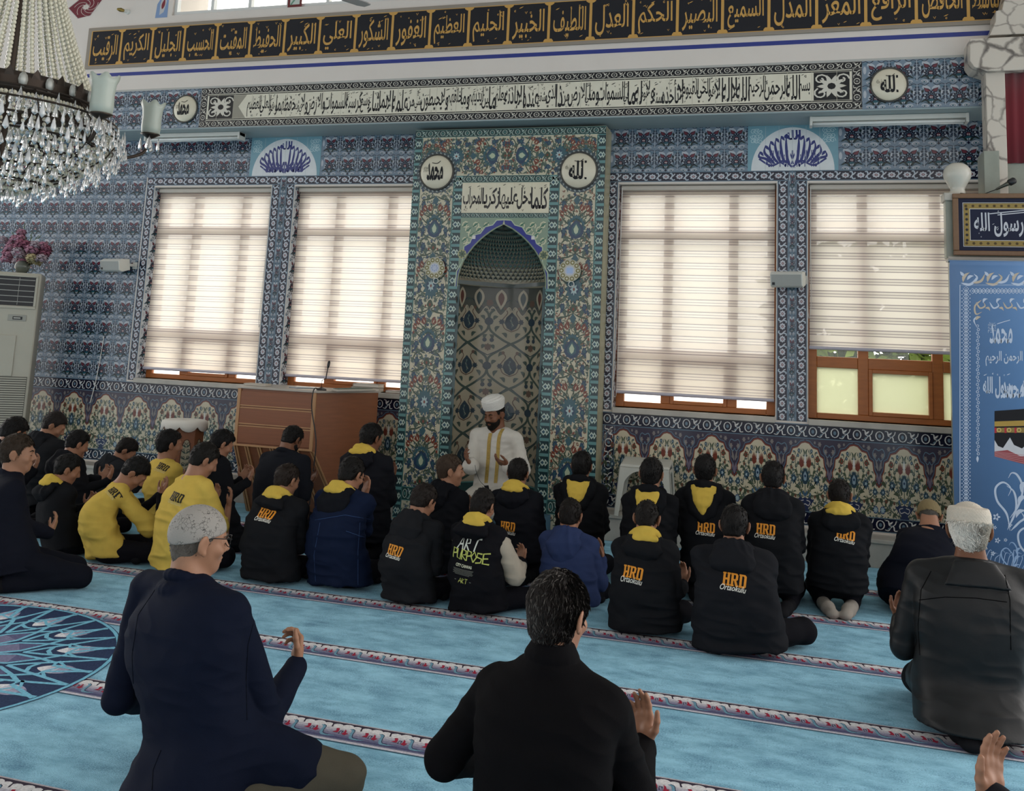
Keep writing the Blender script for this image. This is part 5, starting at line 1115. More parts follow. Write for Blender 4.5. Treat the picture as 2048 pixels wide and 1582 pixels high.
# roll-up banner
BY = -1.12; bx = lambda px, py: float(W(px, py, BY)[0]); t = thing('rollup_banner', (bx(1905, 900), BY, 0), 'tall blue roll-up banner with white Arabic lettering in front of the marble pulpit', 'banner')
X0, X1, Z0, Z1 = bx(1902, 700), bx(1902, 700)+.95, .06, float(W(1920, 524, BY)[2])
v = []; f = []; pr = [(BY+.02, Z1+.012), (BY-.008, Z1+.012), (BY-.018, Z1-.0), (BY-.010, Z1-.03), (BY, Z1-.07), (BY, Z0)]
for y, z in pr: v += [(X0, y, z), (X1, y, z)]
for i in range(len(pr)-1): f.append((2*i, 2*i+2, 2*i+3, 2*i+1))
o = obj('banner_sheet', v, f, mat('banner_blue_print', '#6486b2', .45, var=.03), t, smooth=True); m_ = o.modifiers.new('thick', 'SOLIDIFY'); m_.thickness = .002; m_.offset = 1
B().tube([(X0-.01, BY+.006, Z1+.01), (X1+.01, BY+.006, Z1+.01)], .016, 10).build('top_rail', mat('grey_aluminium', '#9a9c9c', .35, metal=.6), t)
B().box((X0, BY-.06, 0.001), (X1, BY+.06, .07)).build('cassette', mat('grey_aluminium', '#9a9c9c', .35, metal=.6), t, bevel=.01)
B().tube([(X0+.45, BY+.03, .05), (X0+.45, BY+.03, Z1)], .008, 6).build('support_pole', STEEL, t)
A = Art(); PW, PT = C('#b9c4d6'), C('#bcae9c'); q = lambda px, py: (px, -py)   # drawn at the scale of the print, set into the sheet below
def lead(ps, w, col=PW, l=1, taper=True): A.stroke(curve(*[q(*p) for p in ps], n=5), w, col, taper=taper, layer=l)
for k, x in enumerate((1926, 1975, 2026, 2076)):
    s_ = 1 if k % 2 == 0 else -1
    A.leaf(q(x, 565), q(x+14, 545), 3.5, PT, .2, 1); A.leaf(q(x+8, 560), q(x+22, 552), 3, PW, .2, 1); lead([(x-4, 566), (x+14, 569), (x+28, 556), (x+22, 548)], 5, PT if k % 2 else PW); lead([(x+20, 566), (x+36, 562), (x+44, 548)], 5, PW if k % 2 else PT); A.leaf(q(x+2, 552), q(x-6, 543), 3, PW, layer=1)
A.stroke([q(1920, 1300), q(1920, 570), q(2130, 570)], 1.6, PW, layer=1)
for k in range(96):
    y = 578+k*7.4; A.ring(q(1932, y), 5.5, 1.0, PW, 4, 1); A.disc(q(1932, y), 1.6, PW, 4, 2); A.disc(q(1924, y+3.7), 1.5, PW, 4, 2); A.disc(q(1940, y+3.7), 1.5, PW, 4, 2); A.stroke([q(1926.5, y), q(1937.5, y+7.4)], .7, PW, layer=1); A.stroke([q(1937.5, y), q(1926.5, y+7.4)], .7, PW, layer=1)
for k in range(26):
    x = 1945+k*7.4; A.ring(q(x, 582), 5.5, 1.0, PW, 4, 1); A.disc(q(x, 582), 1.6, PW, 4, 2); A.stroke([q(x, 576.5), q(x+7.4, 587.5)], .7, PW, layer=1); A.stroke([q(x, 587.5), q(x+7.4, 576.5)], .7, PW, layer=1)
for k in range(6):
    x = 1960+k*27; lead([(x-8, 604), (x, 616), (x+10, 612), (x+7, 604)], 3.2, PT if k % 2 == 0 else PW); A.leaf(q(x+6, 606), q(x+16, 598), 2.6, PW, .3, 1); A.leaf(q(x+10, 616), q(x+20, 622), 2.4, PT, .3, 1)
lead([(1963, 600), (1950, 612), (1952, 628), (1964, 624)], 3.4, PT); lead([(1956, 632), (1948, 640), (1952, 652)], 3, PW); A.leaf(q(1951, 640), q(1962, 634), 3, PT, .2, 1)
for k in range(36): A.ring(q(1955+1.6*(k % 2), 652+k*7.3), 2.6, 1.2, PW, 6, 1)
A.leaf(q(1955, 912), q(1955, 925), 2.5, PW, layer=1)
write(A, MUH, 2002, -668, 46, 40, PW, 2, bold=.02); write(A, '\ufdfa', 1984, -655, 16, 22, PW, 2, bold=0, res=2); A.stroke([q(1994, 648), q(2006, 644), q(2020, 640)], 1.5, PW, layer=2)
write(A, '\u0628\u0633\u0645 \u0627\u0644\u0644\u0647 \u0627\u0644\u0631\u062d\u0645\u0646 \u0627\u0644\u0631\u062d\u064a\u0645', 2032, -717, 122, 30, PW, 2, bold=.02)
write(A, RASUL, 1996, -775, 60, 44, PW, 2, bold=.03); write(A, MUH, 2026, -780, 44, 34, PW, 2, bold=.03); write(A, LILA, 2074, -772, 62, 44, PW, 2, bold=.03); marks(A, 1968, -752, 2090, -746, 8, 3.2, PW, 2, 8)
A.poly([q(1989, 822), q(2130, 812), q(2130, 950), q(1989, 913)], C('#141318'), 1)      # the photograph: black cloth, gold band, white drapes, red floor
A.poly([q(1989, 843), q(2130, 838), q(2130, 850), q(1989, 853)], C('#a98b45'), 2); A.poly([q(1989, 856), q(2130, 853), q(2130, 866), q(1989, 865)], C('#8c7440'), 2)
for k in range(7): A.ring(q(1998+k*20, 860), 4, 1.4, C('#d8c07a'), 6, 3); A.rect(1989+k*20, -866, 1993+k*20, -855, C('#a8303a'), 3)
A.poly([q(1989, 880), q(1996, 892), q(2006, 896), q(2014, 884), q(2020, 875), q(2028, 890), q(2044, 897), q(2058, 885), q(2068, 875), q(2078, 888), q(2094, 896), q(2130, 880), q(2130, 915), q(2040, 912), q(2015, 900), q(1989, 903)], C('#c3c3c8'), 2)
A.poly([q(1989, 903), q(2015, 900), q(2040, 912), q(2130, 915), q(2130, 950), q(1989, 913)], C('#93474c'), 3)
for k in range(5): A.stroke([q(1989, 904+k*2), q(2130, 918+k*7)], .8, C('#b78a8c'), layer=4)
def scroll(cx, cy, s_, col=PW):
    for pts in (((0, 90), (-8, 50), (-30, 20), (-34, -10), (-16, -24), (2, -10), (-4, 8)), ((-6, 88), (14, 40), (10, 0), (-8, -16)), ((0, 60), (20, 30), (30, -10), (18, -40), (4, -46), (-4, -34)), ((2, 90), (22, 70), (34, 60), (26, 46))):
        A.stroke(curve(*[q(cx+p[0]*s_, cy+p[1]*s_) for p in pts], n=6), 5*s_, col, taper=True, layer=1)
    for (a0, a1, w_) in (((20, 30), (44, 10), 6), ((26, 0), (48, -24), 6), ((14, 60), (40, 44), 5)): A.leaf(q(cx+a0[0]*s_, cy+a0[1]*s_), q(cx+a1[0]*s_, cy+a1[1]*s_), w_*s_, col, .3, 1)
scroll(2020, 985, .85); scroll(2064, 1075, .8); scroll(2020, 1108, .5, C('#8fa9cc')); scroll(2085, 1010, .8)
for (x, y, r_) in ((1993, 1034, 8), (1990, 1055, 4), (2011, 1080, 4), (1995, 1081, 6), (1986, 1107, 5), (2020, 1050, 5)): A.petals(q(x, y), r_*.2, r_, r_*.28, 5, PW, layer=2)
for k in range(12): lead([(1975+k*7, 1150), (1972+k*9, 1120), (1980+k*8, 1100+6*(k % 3)), (1988+k*8, 1108)], 1.4, C('#9fb4d2'))
_w = lambda P, h: np.array([W(p[0], -p[1], BY-.0015-hh) for p, hh in zip(P, h)]) if False else None
def bfn(P, h):
    d3 = _d[None]+((P[:, 0]-CX)/FPX)[:, None]*_r[None]-((-P[:, 1]-CY)/FPX)[:, None]*_u[None]; tt = (BY-.003-h-CAM_O[1])/d3[:, 1]
    Q = CAM_O[None]+tt[:, None]*d3; Q[:, 0] = np.clip(Q[:, 0], X0, X1-.01); return Q
A.to(bfn, 'print', MPT, parent=t)

# ------------------------------------------------------------------ ceiling fan (its blades reach into the frame)
c = np.array(W(480, -70, -4.1)); t = thing('ceiling_fan', tuple(c), 'grey ceiling fan whose blade tips show at the top edge of the photo', 'fan')
B().lathe([(0, .10), (.09, .10), (.12, .04), (.12, -.03), (.08, -.07), (0, -.08)], tuple(c), 24).build('motor', mat('grey_fan_metal', '#8f8d8a', .4), t, smooth=True)
B().tube([c+(0, 0, .08), (c[0], c[1], ZC)], .015, 8).build('down_rod', mat('grey_fan_metal', '#8f8d8a', .4), t)
tips = [np.array(F(735, 12, float(c[2])-.03))]
a0 = math.atan2(tips[0][1]-c[1], tips[0][0]-c[0]); Lb = float(np.hypot(*(tips[0]-c)[:2]))
for k in range(3):
    a_ = a0+k*2*PI/3; d_ = np.array((math.cos(a_), math.sin(a_), (tips[0][2]-c[2])/Lb)); s_ = np.array((-math.sin(a_), math.cos(a_), .12)); b = B()
    pts = [(.12, .035), (.25, .06), (Lb-.05, .075), (Lb, .05)]; lo = [c+d_*u-s_*w for u, w in pts]; hi = [c+d_*u+s_*w for u, w in pts]; up = np.array((0, 0, .008)); m_ = len(pts)
    vv = lo+hi[::-1]; n_ = len(vv); b.add(vv+[p+up for p in vv], [tuple(range(n_-1, -1, -1)), tuple(range(n_, 2*n_))]+[(i, (i+1) % n_, n_+(i+1) % n_, n_+i) for i in range(n_)]); b.build('blade', mat('grey_fan_blade', '#8d8a86', .5), t)

# ------------------------------------------------------------------ crystal chandelier
CC = np.array((-4.02, -5.5, 0.0)); ch = thing('crystal_chandelier', (CC[0], CC[1], 2.44), 'large crystal chandelier with bead strands, pendants and frosted tulip shades, hanging top left', 'chandelier')
CRY = mat('clear_crystal', (.93, .94, .95), .02, trans=.86, ior=1.55, coat=.3); JWL = mat('pale_oval_jewel', '#c9c8c0', .06, trans=.3, coat=.5); CRM_ = mat('milky_crystal', (.80, .80, .80), .05, trans=.45, ior=1.5, coat=.5); BEAD = mat('champagne_bead', '#dcd6bf', .06, trans=.25, ior=1.5, coat=.4); BRZ = mat('dark_bronze', '#3a3029', .4, metal=.6)
def prof(z): return float(np.interp(z, [2.43, 2.47, 2.53, 2.60, 2.68, 2.74, 2.82, 2.90, 2.97], [.05, .22, .40, .56, .68, .715, .70, .60, .52]))
ns = 46
bead = B().ball((0, 0, 0), 1, 8, 5); bv, bf = np.array(bead.v), np.array([f_ for f_ in bead.f])
for k in range(ns):
    a_ = 2*PI*k/ns; V_ = []; F_ = []; zt_, z0_ = 4.35, 3.0; s_ = 0
    zs_ = np.linspace(z0_, zt_, 56)
    for i, z in enumerate(zs_):
        r_ = .10+(.50-.10)*((zt_-z)/(zt_-z0_))**1.9*1.0+.02
        p = np.array((CC[0]+r_*math.cos(a_), CC[1]+r_*math.sin(a_), z)); V_.append(bv*.0135+p); F_.append(bf+i*len(bv))
    obj('bead_strand', np.vstack(V_), np.vstack(F_), BEAD, ch, smooth=True)
b = B().lathe([(.50, 2.93), (.545, 2.935), (.56, 2.95), (.55, 2.97), (.558, 3.0), (.545, 3.03), (.52, 3.035), (.48, 2.97), (.50, 2.93)], CC, 48)
b.build('crown_ring', BRZ, ch, smooth=True)
b = B()
for z in (2.905, 2.83, 2.75, 2.68, 2.61, 2.54, 2.48): b.tube([(CC[0]+prof(z)*.97*math.cos(q), CC[1]+prof(z)*.97*math.sin(q), z+.05) for q in np.linspace(0, 2*PI, 49)], .006, 5, cap=False)
for k in range(12): b.tube([(CC[0]+prof(z)*.95*math.cos(k*PI/6), CC[1]+prof(z)*.95*math.sin(k*PI/6), z+.04) for z in np.linspace(2.45, 2.95, 8)], .005, 5)
b.build('basket_hoops', BRZ, ch)
V_ = []; F_ = []
for k in range(150): a_ = 2*PI*k/150; V_.append(bv*.0115+np.array((CC[0]+.565*math.cos(a_), CC[1]+.565*math.sin(a_), 2.915))); F_.append(bf+k*len(bv))
obj('bead_garland', np.vstack(V_), np.vstack(F_), BEAD, ch, smooth=True)
for k in range(24):  # oval jewels and leaves standing round the crown
    a_ = 2*PI*(k+.5)/24; d_ = np.array((math.cos(a_), math.sin(a_), 0)); s_ = np.array((-d_[1], d_[0], 0)); c_ = CC+d_*.575+(0, 0, 2.985); b = B()
    for j in range(9): pass
    vv = [c_+d_*.016]+[c_+s_*.027*math.cos(q)+np.array((0, 0, .040*math.sin(q))) for q in np.linspace(0, 2*PI, 10, endpoint=False)]+[c_-d_*.006]
    b.add(vv, [(0, 1+j, 1+(j+1) % 10) for j in range(10)]+[(11, 1+(j+1) % 10, 1+j) for j in range(10)]); b.build('oval_jewel', JWL, ch, smooth=True)
b = B()
for k in range(24):
    a_ = 2*PI*k/24; d_ = np.array((math.cos(a_), math.sin(a_), 0)); s_ = np.array((-d_[1], d_[0], 0)); p = CC+d_*.553+(0, 0, 2.99); b.add([p-s_*.030, p+s_*.030, p+s_*.020+(0, 0, .035)+d_*.012, p+(0, 0, .060)+d_*.018, p-s_*.020+(0, 0, .035)+d_*.012], [(0, 1, 2, 3, 4)])
o = b.build('crown_leaves', BRZ, ch); o.modifiers.new('thick', 'SOLIDIFY').thickness = .004
def pendant(c, d_, w, h):
    s_ = np.array((-d_[1], d_[0], 0)); u = np.array((0, 0, 1.0)); n_ = 6; v = [c+u*h*.5]
    for (t_, r_) in ((.30, .35), (-.05, .8), (-.25, 1.0)):
        for j in range(n_): q = 2*PI*j/n_; v.append(c+u*h*t_+(s_*math.cos(q)+d_*.55*math.sin(q))*w*r_)
    v.append(c-u*h*.5); f = [(0, 1+j, 1+(j+1) % n_) for j in range(n_)]
    for i in range(2):
        for j in range(n_): a_, b_ = 1+i*n_+j, 1+i*n_+(j+1) % n_; f += [(a_, a_+n_, b_+n_), (a_, b_+n_, b_)]
    f += [(1+3*n_, 1+2*n_+(j+1) % n_, 1+2*n_+j) for j in range(n_)]; return np.array(v), np.array(f)
allp = []
for i, z in enumerate((2.88, 2.815, 2.745, 2.675, 2.61, 2.55, 2.495, 2.455)):
    r_ = prof(z); n_ = max(12, int(r_*150))
    for k in range(n_):
        a_ = 2*PI*(k+.5*(i % 2))/n_; d_ = np.array((math.cos(a_), math.sin(a_), 0)); c_ = CC+d_*(r_+.018*math.sin(k*5.1+i))+(0, 0, z+.022*math.sin(k*2.3+i*1.7)); allp.append((-(float(np.dot(c_-CAM_O, c_-CAM_O)))-(8 if c_[0] < -4.35 else 0), c_, d_))
allp.sort(key=lambda p: -p[0]); rest = ([], []); nv = 0
for i, (_, c_, d_) in enumerate(allp):
    v, f = pendant(c_, d_, .013+.007*abs(math.sin(i*1.9)), .06+.03*abs(math.sin(i*2.7)))
    if i < 90: obj('crystal_pendant', v, f, CRY if i % 3 else CRM_, ch)
    else: rest[0].append(v); rest[1].append(f+nv); nv += len(v)
obj('crystal_pendants_behind', np.vstack(rest[0]), np.vstack(rest[1]), CRY, ch, kind='stuff')
V_ = []; F_ = []; kk = 0
for i in range(70):
    a_ = 2*PI*i/70
    for z in np.arange(2.46, 2.93, .026): V_.append(bv*.011+np.array((CC[0]+prof(z)*.9*math.cos(a_), CC[1]+prof(z)*.9*math.sin(a_), z+.02))); F_.append(bf+kk*len(bv)); kk += 1
obj('bead_lining', np.vstack(V_), np.vstack(F_), BEAD, ch, smooth=True, kind='stuff')
FG = mat('frosted_tulip_glass', '#b9c0b4', .35, trans=.25)
def arm(r_, a_, zc, s_=1.0):
    d_ = np.array((math.cos(a_), math.sin(a_), 0)); c_ = CC+d_*r_+(0, 0, zc)
    ar = thing_part('lamp_arm', curve(CC+d_*.48+(0, 0, 2.86), CC+d_*(.48+(r_-.48)*.45)+(0, 0, min(2.80, zc-.10)), CC+d_*(r_-.05)+(0, 0, zc-.13), c_-(0, 0, .02), n=6))
    pr = [(.030, 0), (.054, .010), (.059, .05), (.057, .11), (.062, .165), (.075, .20)]; n_ = 36; v = []; f = []
    for i, (rr_, h_) in enumerate(pr):
        for j in range(n_):
            q = 2*PI*j/n_; e_ = (1+.07*math.sin(6*q)*(i/5)**2); v.append(c_+np.array((rr_*e_*math.cos(q), rr_*e_*math.sin(q), h_+(.012*math.sin(6*q) if i == 5 else 0))))
    for i in range(len(pr)-1):
        for j in range(n_): f.append((i*n_+j, i*n_+(j+1) % n_, (i+1)*n_+(j+1) % n_, (i+1)*n_+j))
    o = obj('tulip_shade', v, f, FG, ar, smooth=True); o.modifiers.new('thick', 'SOLIDIFY').thickness = .004
    B().lathe([(0, -.02), (.02, -.02), (.045, -.004), (.06, .004), (.03, .006), (0, .006)], c_, 16).build('drip_pan', BRZ, ar, smooth=True)
    B().lathe([(0, .005), (.014, .005), (.02, .07), (.028, .10), (.02, .13), (0, .14)], c_, 12).build('bulb', mat('unlit_bulb', '#b5b2a6', .2), ar, smooth=True)
    for j in range(4):
        q = 2*PI*j/4+.6; v, f = pendant(c_+np.array((.052*math.cos(q), .052*math.sin(q), -.062)), np.array((math.cos(q), math.sin(q), 0)), .022, .10); obj('crystal_drop', v, f, CRY, ar)
def thing_part(name, path):
    return B().tube(path, .010, 8).build(name, BRZ, ch, smooth=True)
for o in list(ch.children):   # the whole basket and its strands a little slimmer
    me = o.data; n_ = len(me.vertices); co_ = np.empty(n_*3, np.float32); me.vertices.foreach_get('co', co_); co_ = co_.reshape(-1, 3)
    if not o.name.startswith('lamp_arm'): co_[:, :2] *= .84; me.vertices.foreach_set('co', co_.ravel()); me.update()
for (px, py, rr_) in ((300, 270, .93), (201, 230, .66)):
    # the arm points where its shade hangs in front of that stretch of the wall
    best = min((abs(float(W(px, py, CC[1]+rr_*math.sin(a_))[0])-(CC[0]+rr_*math.cos(a_))), a_) for a_ in np.linspace(-1.5, 1.5, 300))
    a_ = best[1]; y_ = CC[1]+rr_*math.sin(a_); arm(rr_, a_, float(W(px, py, y_)[2]))
for a_ in (2.0, 2.9, 3.8, 4.3): arm(.75, a_, 2.95)
B().tube([CC+(0, 0, 2.6), CC+(0, 0, ZC)], .018, 8).build('stem', BRZ, ch)
# ------------------------------------------------------------------ figures: smooth bodies grown from distance fields
def rotz(a): c, s = math.cos(a), math.sin(a); return np.array([[c, -s, 0], [s, c, 0], [0, 0, 1.0]])
def rotx(a): c, s = math.cos(a), math.sin(a); return np.array([[1.0, 0, 0], [0, c, -s], [0, s, c]])
def roty(a): c, s = math.cos(a), math.sin(a); return np.array([[c, 0, s], [0, 1.0, 0], [-s, 0, c]])
def V3(*a): return np.array(a, float)
def nrm(v): v = np.asarray(v, float); return v/(np.linalg.norm(v)+1e-9)

class Field:
    def __init__(s, lo, hi, h):
        s.lo = np.array(lo, float); s.h = h; s.n = np.ceil((np.array(hi)-s.lo)/h).astype(int)+1
        s.ax = [(s.lo[i]+h*np.arange(s.n[i])).astype(np.float32) for i in range(3)]
        s.f = np.full(tuple(s.n), 0.2, np.float32)
    def _blk(s, lo, hi, m):
        sl = []
        for i in range(3):
            a = int(max(0, math.floor((lo[i]-m-s.lo[i])/s.h))); b = int(min(s.n[i], math.ceil((hi[i]+m-s.lo[i])/s.h)+1))
            if b <= a: return None, None
            sl.append(slice(a, b))
        x, y, z = s.ax[0][sl[0]], s.ax[1][sl[1]], s.ax[2][sl[2]]
        return tuple(sl), (x[:, None, None], y[None, :, None], z[None, None, :])
    def _mix(s, sl, d, k, op):
        a = s.f[sl]
        if op == 'cut': d = -d
        if op in ('cut', 'and'): a = -a; d = -d
        if k > 0:
            hh = np.maximum(k-np.abs(a-d), 0)/k; r = np.minimum(a, d)-hh*hh*(k*.25)
        else: r = np.minimum(a, d)
        s.f[sl] = -r if op in ('cut', 'and') else r
    def cone(s, a, b, ra, rb, k=.02, op='add'):
        a = np.asarray(a, float); b = np.asarray(b, float); r = max(ra, rb)
        sl, (x, y, z) = s._blk(np.minimum(a, b)-r, np.maximum(a, b)+r, .03+k)
        if sl is None: return s
        d = b-a; L2 = max(float(d @ d), 1e-9); px, py, pz = x-a[0], y-a[1], z-a[2]
        t = np.clip((px*d[0]+py*d[1]+pz*d[2])/L2, 0, 1)
        q = np.sqrt((px-t*d[0])**2+(py-t*d[1])**2+(pz-t*d[2])**2)-(ra+(rb-ra)*t)
        s._mix(sl, q.astype(np.float32), k, op); return s
    def chain(s, pts, rs, k=.02, op='add'):
        for i in range(len(pts)-1): s.cone(pts[i], pts[i+1], rs[i], rs[i+1], k, op)
        return s
    def ell(s, c, r, R=None, k=.02, op='add'):
        c = np.asarray(c, float); r = np.asarray(r, float); m = r.max() if R is not None else r
        sl, (x, y, z) = s._blk(c-m, c+m, .03+k)
        if sl is None: return s
        px, py, pz = x-c[0], y-c[1], z-c[2]
        if R is not None: px, py, pz = (R[0, i]*px+R[1, i]*py+R[2, i]*pz for i in range(3))
        k0 = np.sqrt((px/r[0])**2+(py/r[1])**2+(pz/r[2])**2); k1 = np.sqrt((px/r[0]**2)**2+(py/r[1]**2)**2+(pz/r[2]**2)**2)+1e-6
        s._mix(sl, (k0*(k0-1)/k1).astype(np.float32), k, op); return s
    def loft(s, st, k=.03, op='add', p=2.2, xd=None):
        """st: list of (centre, half width, half depth); sections lie across the first-to-last axis"""
        c = np.array([q[0] for q in st], float); wa = np.array([q[1] for q in st]); wb = np.array([q[2] for q in st]); A = c[0]; ax_ = c[-1]-A; Ln = np.linalg.norm(ax_); ax_ /= Ln
        xd = V3(1, 0, 0) if xd is None else xd; xd = nrm(xd-ax_*(xd @ ax_)); yd = np.cross(ax_, xd); yd = yd if yd[1] > 0 or abs(yd[1]) < 1e-3 else yd
        sv = (c-A) @ ax_; cu = (c-A) @ xd; cv = (c-A) @ yd; fine = np.linspace(sv[0], sv[-1], 90)
        def sm(v):
            v = np.interp(fine, sv, v); ker = np.hanning(15); ker /= ker.sum(); return np.convolve(np.pad(v, 7, mode='edge'), ker, 'valid')
        cu, cv, fa, fb = sm(cu), sm(cv), sm(wa), sm(wb); m = max(wa.max(), wb.max())
        sl, (x, y, z) = s._blk(c.min(0)-m, c.max(0)+m, .02+k)
        if sl is None: return s
        px, py, pz = x-A[0], y-A[1], z-A[2]; t = px*ax_[0]+py*ax_[1]+pz*ax_[2]; tc = np.clip(t, sv[0], sv[-1])
        u = px*xd[0]+py*xd[1]+pz*xd[2]-np.interp(tc, fine, cu); v = px*yd[0]+py*yd[1]+pz*yd[2]-np.interp(tc, fine, cv)
        a = np.interp(tc, fine, fa); b = np.interp(tc, fine, fb)
        d = ((np.abs(u/a)**p+np.abs(v/b)**p)**(1/p)-1)*np.minimum(a, b); e = np.abs(t-tc)
        d = np.where(e > 0, np.sqrt(np.maximum(d, 0)**2+e*e), d)
        s._mix(sl, d.astype(np.float32), k, op); return s
    def fn(s, g, k=.01, op='and'):
        x, y, z = s.ax; s._mix((slice(None),)*3, np.broadcast_to(g(x[:, None, None], y[None, :, None], z[None, None, :]), s.f.shape).astype(np.float32), k, op); return s
    def mesh(s):
        f = s.f; f[0] = f[-1] = .2; f[:, 0] = f[:, -1] = .2; f[:, :, 0] = f[:, :, -1] = .2
        ins = f < 0; nx, ny, nz = f.shape; cnt = np.zeros((nx-1, ny-1, nz-1), np.uint8)
        cs = [(i, j, k) for i in (0, 1) for j in (0, 1) for k in (0, 1)]
        for i, j, k in cs: cnt += ins[i:nx-1+i, j:ny-1+j, k:nz-1+k]
        ce = np.argwhere((cnt > 0) & (cnt < 8))
        if not len(ce): return np.zeros((0, 3)), np.zeros((0, 4), int)
        idx = np.full(cnt.shape, -1, np.int32); idx[ce[:, 0], ce[:, 1], ce[:, 2]] = np.arange(len(ce))
        vals = {c: f[ce[:, 0]+c[0], ce[:, 1]+c[1], ce[:, 2]+c[2]] for c in cs}; acc = np.zeros((len(ce), 3)); num = np.zeros(len(ce))
        for c in cs:
            for ax_ in range(3):
                if c[ax_]: continue
                d = list(c); d[ax_] = 1; d = tuple(d); a, b = vals[c], vals[d]; m = (a < 0) != (b < 0); t = np.where(m, a/(a-b+1e-12), 0)
                p = np.array(c, float)[None]+np.zeros((len(ce), 3)); p[:, ax_] += t; acc += p*m[:, None]; num += m
        v = s.lo+(ce+acc/num[:, None])*s.h; F_ = []
        for ax_ in range(3):
            o1, o2 = (ax_+1) % 3, (ax_+2) % 3; a = ins; sa = [slice(None)]*3; sb = [slice(None)]*3; sa[ax_] = slice(0, -1); sb[ax_] = slice(1, None)
            A_, B_ = ins[tuple(sa)], ins[tuple(sb)]; e = np.argwhere(A_ != B_); e = e[(e[:, o1] > 0) & (e[:, o2] > 0) & (e[:, o1] < f.shape[o1]-1) & (e[:, o2] < f.shape[o2]-1)]
            if not len(e): continue
            fl = A_[e[:, 0], e[:, 1], e[:, 2]]; q = []
            for d1, d2 in ((1, 1), (0, 1), (0, 0), (1, 0)):
                c = e.copy(); c[:, o1] -= d1; c[:, o2] -= d2; q.append(idx[c[:, 0], c[:, 1], c[:, 2]])
            q = np.stack(q, 1); q[fl] = q[fl]; q[~fl] = q[~fl][:, ::-1]; F_.append(q)
        fc = np.vstack(F_); fc = fc[(fc >= 0).all(1)]; return v, fc

def vnoise(p, seed=0):
    """smooth 3d value noise in -1..1"""
    i = np.floor(p).astype(np.int64); t = p-i; t = t*t*(3-2*t); r = 0
    def hsh(a, b, c):
        n = (a*73856093 ^ b*19349663 ^ c*83492791 ^ (seed*2654435761)) & 0xffffffff; n = (n*1103515245+12345) & 0x7fffffff; n = (n >> 7) ^ n; return (n & 0xffff)/32767.5-1
    for a in (0, 1):
        for b in (0, 1):
            for c in (0, 1):
                w = (t[:, 0] if a else 1-t[:, 0])*(t[:, 1] if b else 1-t[:, 1])*(t[:, 2] if c else 1-t[:, 2]); r = r+w*hsh(i[:, 0]+a, i[:, 1]+b, i[:, 2]+c)
    return r
def vnormals(v, f):
    n = np.cross(v[f[:, 2]]-v[f[:, 0]], v[f[:, 3]]-v[f[:, 1]]); o = np.zeros_like(v)
    for k in range(4): np.add.at(o, f[:, k], n)
    return o/(np.linalg.norm(o, axis=1, keepdims=True)+1e-9)
def relax(v, f, it=1, a=.5):
    e = np.vstack([f[:, [0, 1]], f[:, [1, 2]], f[:, [2, 3]], f[:, [3, 0]]]); e = np.vstack([e, e[:, ::-1]]); cnt = np.bincount(e[:, 0], minlength=len(v))[:, None]+1e-9
    for _ in range(it):
        s_ = np.zeros_like(v)
        for k in range(3): s_[:, k] = np.bincount(e[:, 0], weights=v[e[:, 1], k], minlength=len(v))
        v = v+(s_/cnt-v)*a
    return v
def ik(a, b, l1, l2, pole):
    d = b-a; L = np.linalg.norm(d); L = min(L, (l1+l2)*.999); u = nrm(d); x = (l1*l1-l2*l2+L*L)/(2*L); hh = math.sqrt(max(l1*l1-x*x, 0)); p = pole-u*(pole @ u); return a+u*x+nrm(p)*hh
def hand(fd, wrist, fdir, pn, side, s=1.0, curl=(.25, .45, .4), k=.008, spread=1.0):
    f = nrm(fdir); n = nrm(pn-f*(np.asarray(pn) @ f)); t = np.cross(f, n)*side
    q = lambda a, b, c=0: wrist+(f*a+t*b+n*c)*s
    ks = [q(.088, .030), q(.093, .010), q(.089, -.011), q(.080, -.030)]
    for i, kp in enumerate(ks): fd.cone(q(.005, .020-.013*i), kp, .0155*s, .0125*s, .014)
    fd.ell(q(.045, .022, .006), (.02*s, .02*s, .02*s), None, .015); fd.ell(q(.045, -.022, .004), (.017*s, .017*s, .017*s), None, .015)
    for i, (kp, L) in enumerate(zip(ks, (.072, .080, .075, .058))):
        a = 0; p = kp; r = (.0092, .0094, .0090, .0080)[i]*s; sd = (.09, .02, -.05, -.13)[i]*spread
        for j, (fr, cu) in enumerate(zip((.45, .31, .24), curl)):
            a += cu*(1+.12*i); d = nrm(f*math.cos(a)+n*math.sin(a)+t*sd*(1 if j == 0 else .5)); e = p+d*L*fr*s; fd.cone(p, e, r, r*.92, k if j else .010); p = e; r *= .92
    a = q(.022, .026, .004); d1 = nrm(f*.62+t*.75+n*.28); b = a+d1*.042*s; d2 = nrm(f*.85+t*.42+n*.30); c = b+d2*.034*s; d = c+nrm(f*.95+t*.2+n*.25)*.027*s
    fd.cone(a, b, .0155*s, .0125*s, .014); fd.cone(b, c, .0115*s, .0105*s, .006); fd.cone(c, d, .0105*s, .0085*s, .006)

HAIRM = {}
def hair_mat(col):
    if col not in HAIRM: HAIRM[col] = mat('hair_'+col[1:], tuple(c*(.62 if c < .2 else 1.15) for c in C(col)), .6, var=.45, vs=160, spec=.22, bump=.3, bs=220)
    return HAIRM[col]
SKIN = mat('skin_olive', '#946a53', .5, var=.10, vs=25, spec=.35, bump=.04, bs=180); SKIN_L = mat('skin_fair', '#956c54', .5, var=.10, vs=25, spec=.35, bump=.04, bs=180); SKIN_D = mat('skin_tanned', '#704a35', .5, var=.12, vs=25, spec=.35, bump=.04, bs=180)
def cloth(name, col, rough=.85, bump=.18, bs=420, var=.12, sheen=.0, spec=.08): return mat(name, col, rough, var=var, vs=16, bump=bump, bs=bs, spec=spec, sheen=sheen)
YEL = cloth('mustard_yellow_cotton', '#c0a348')

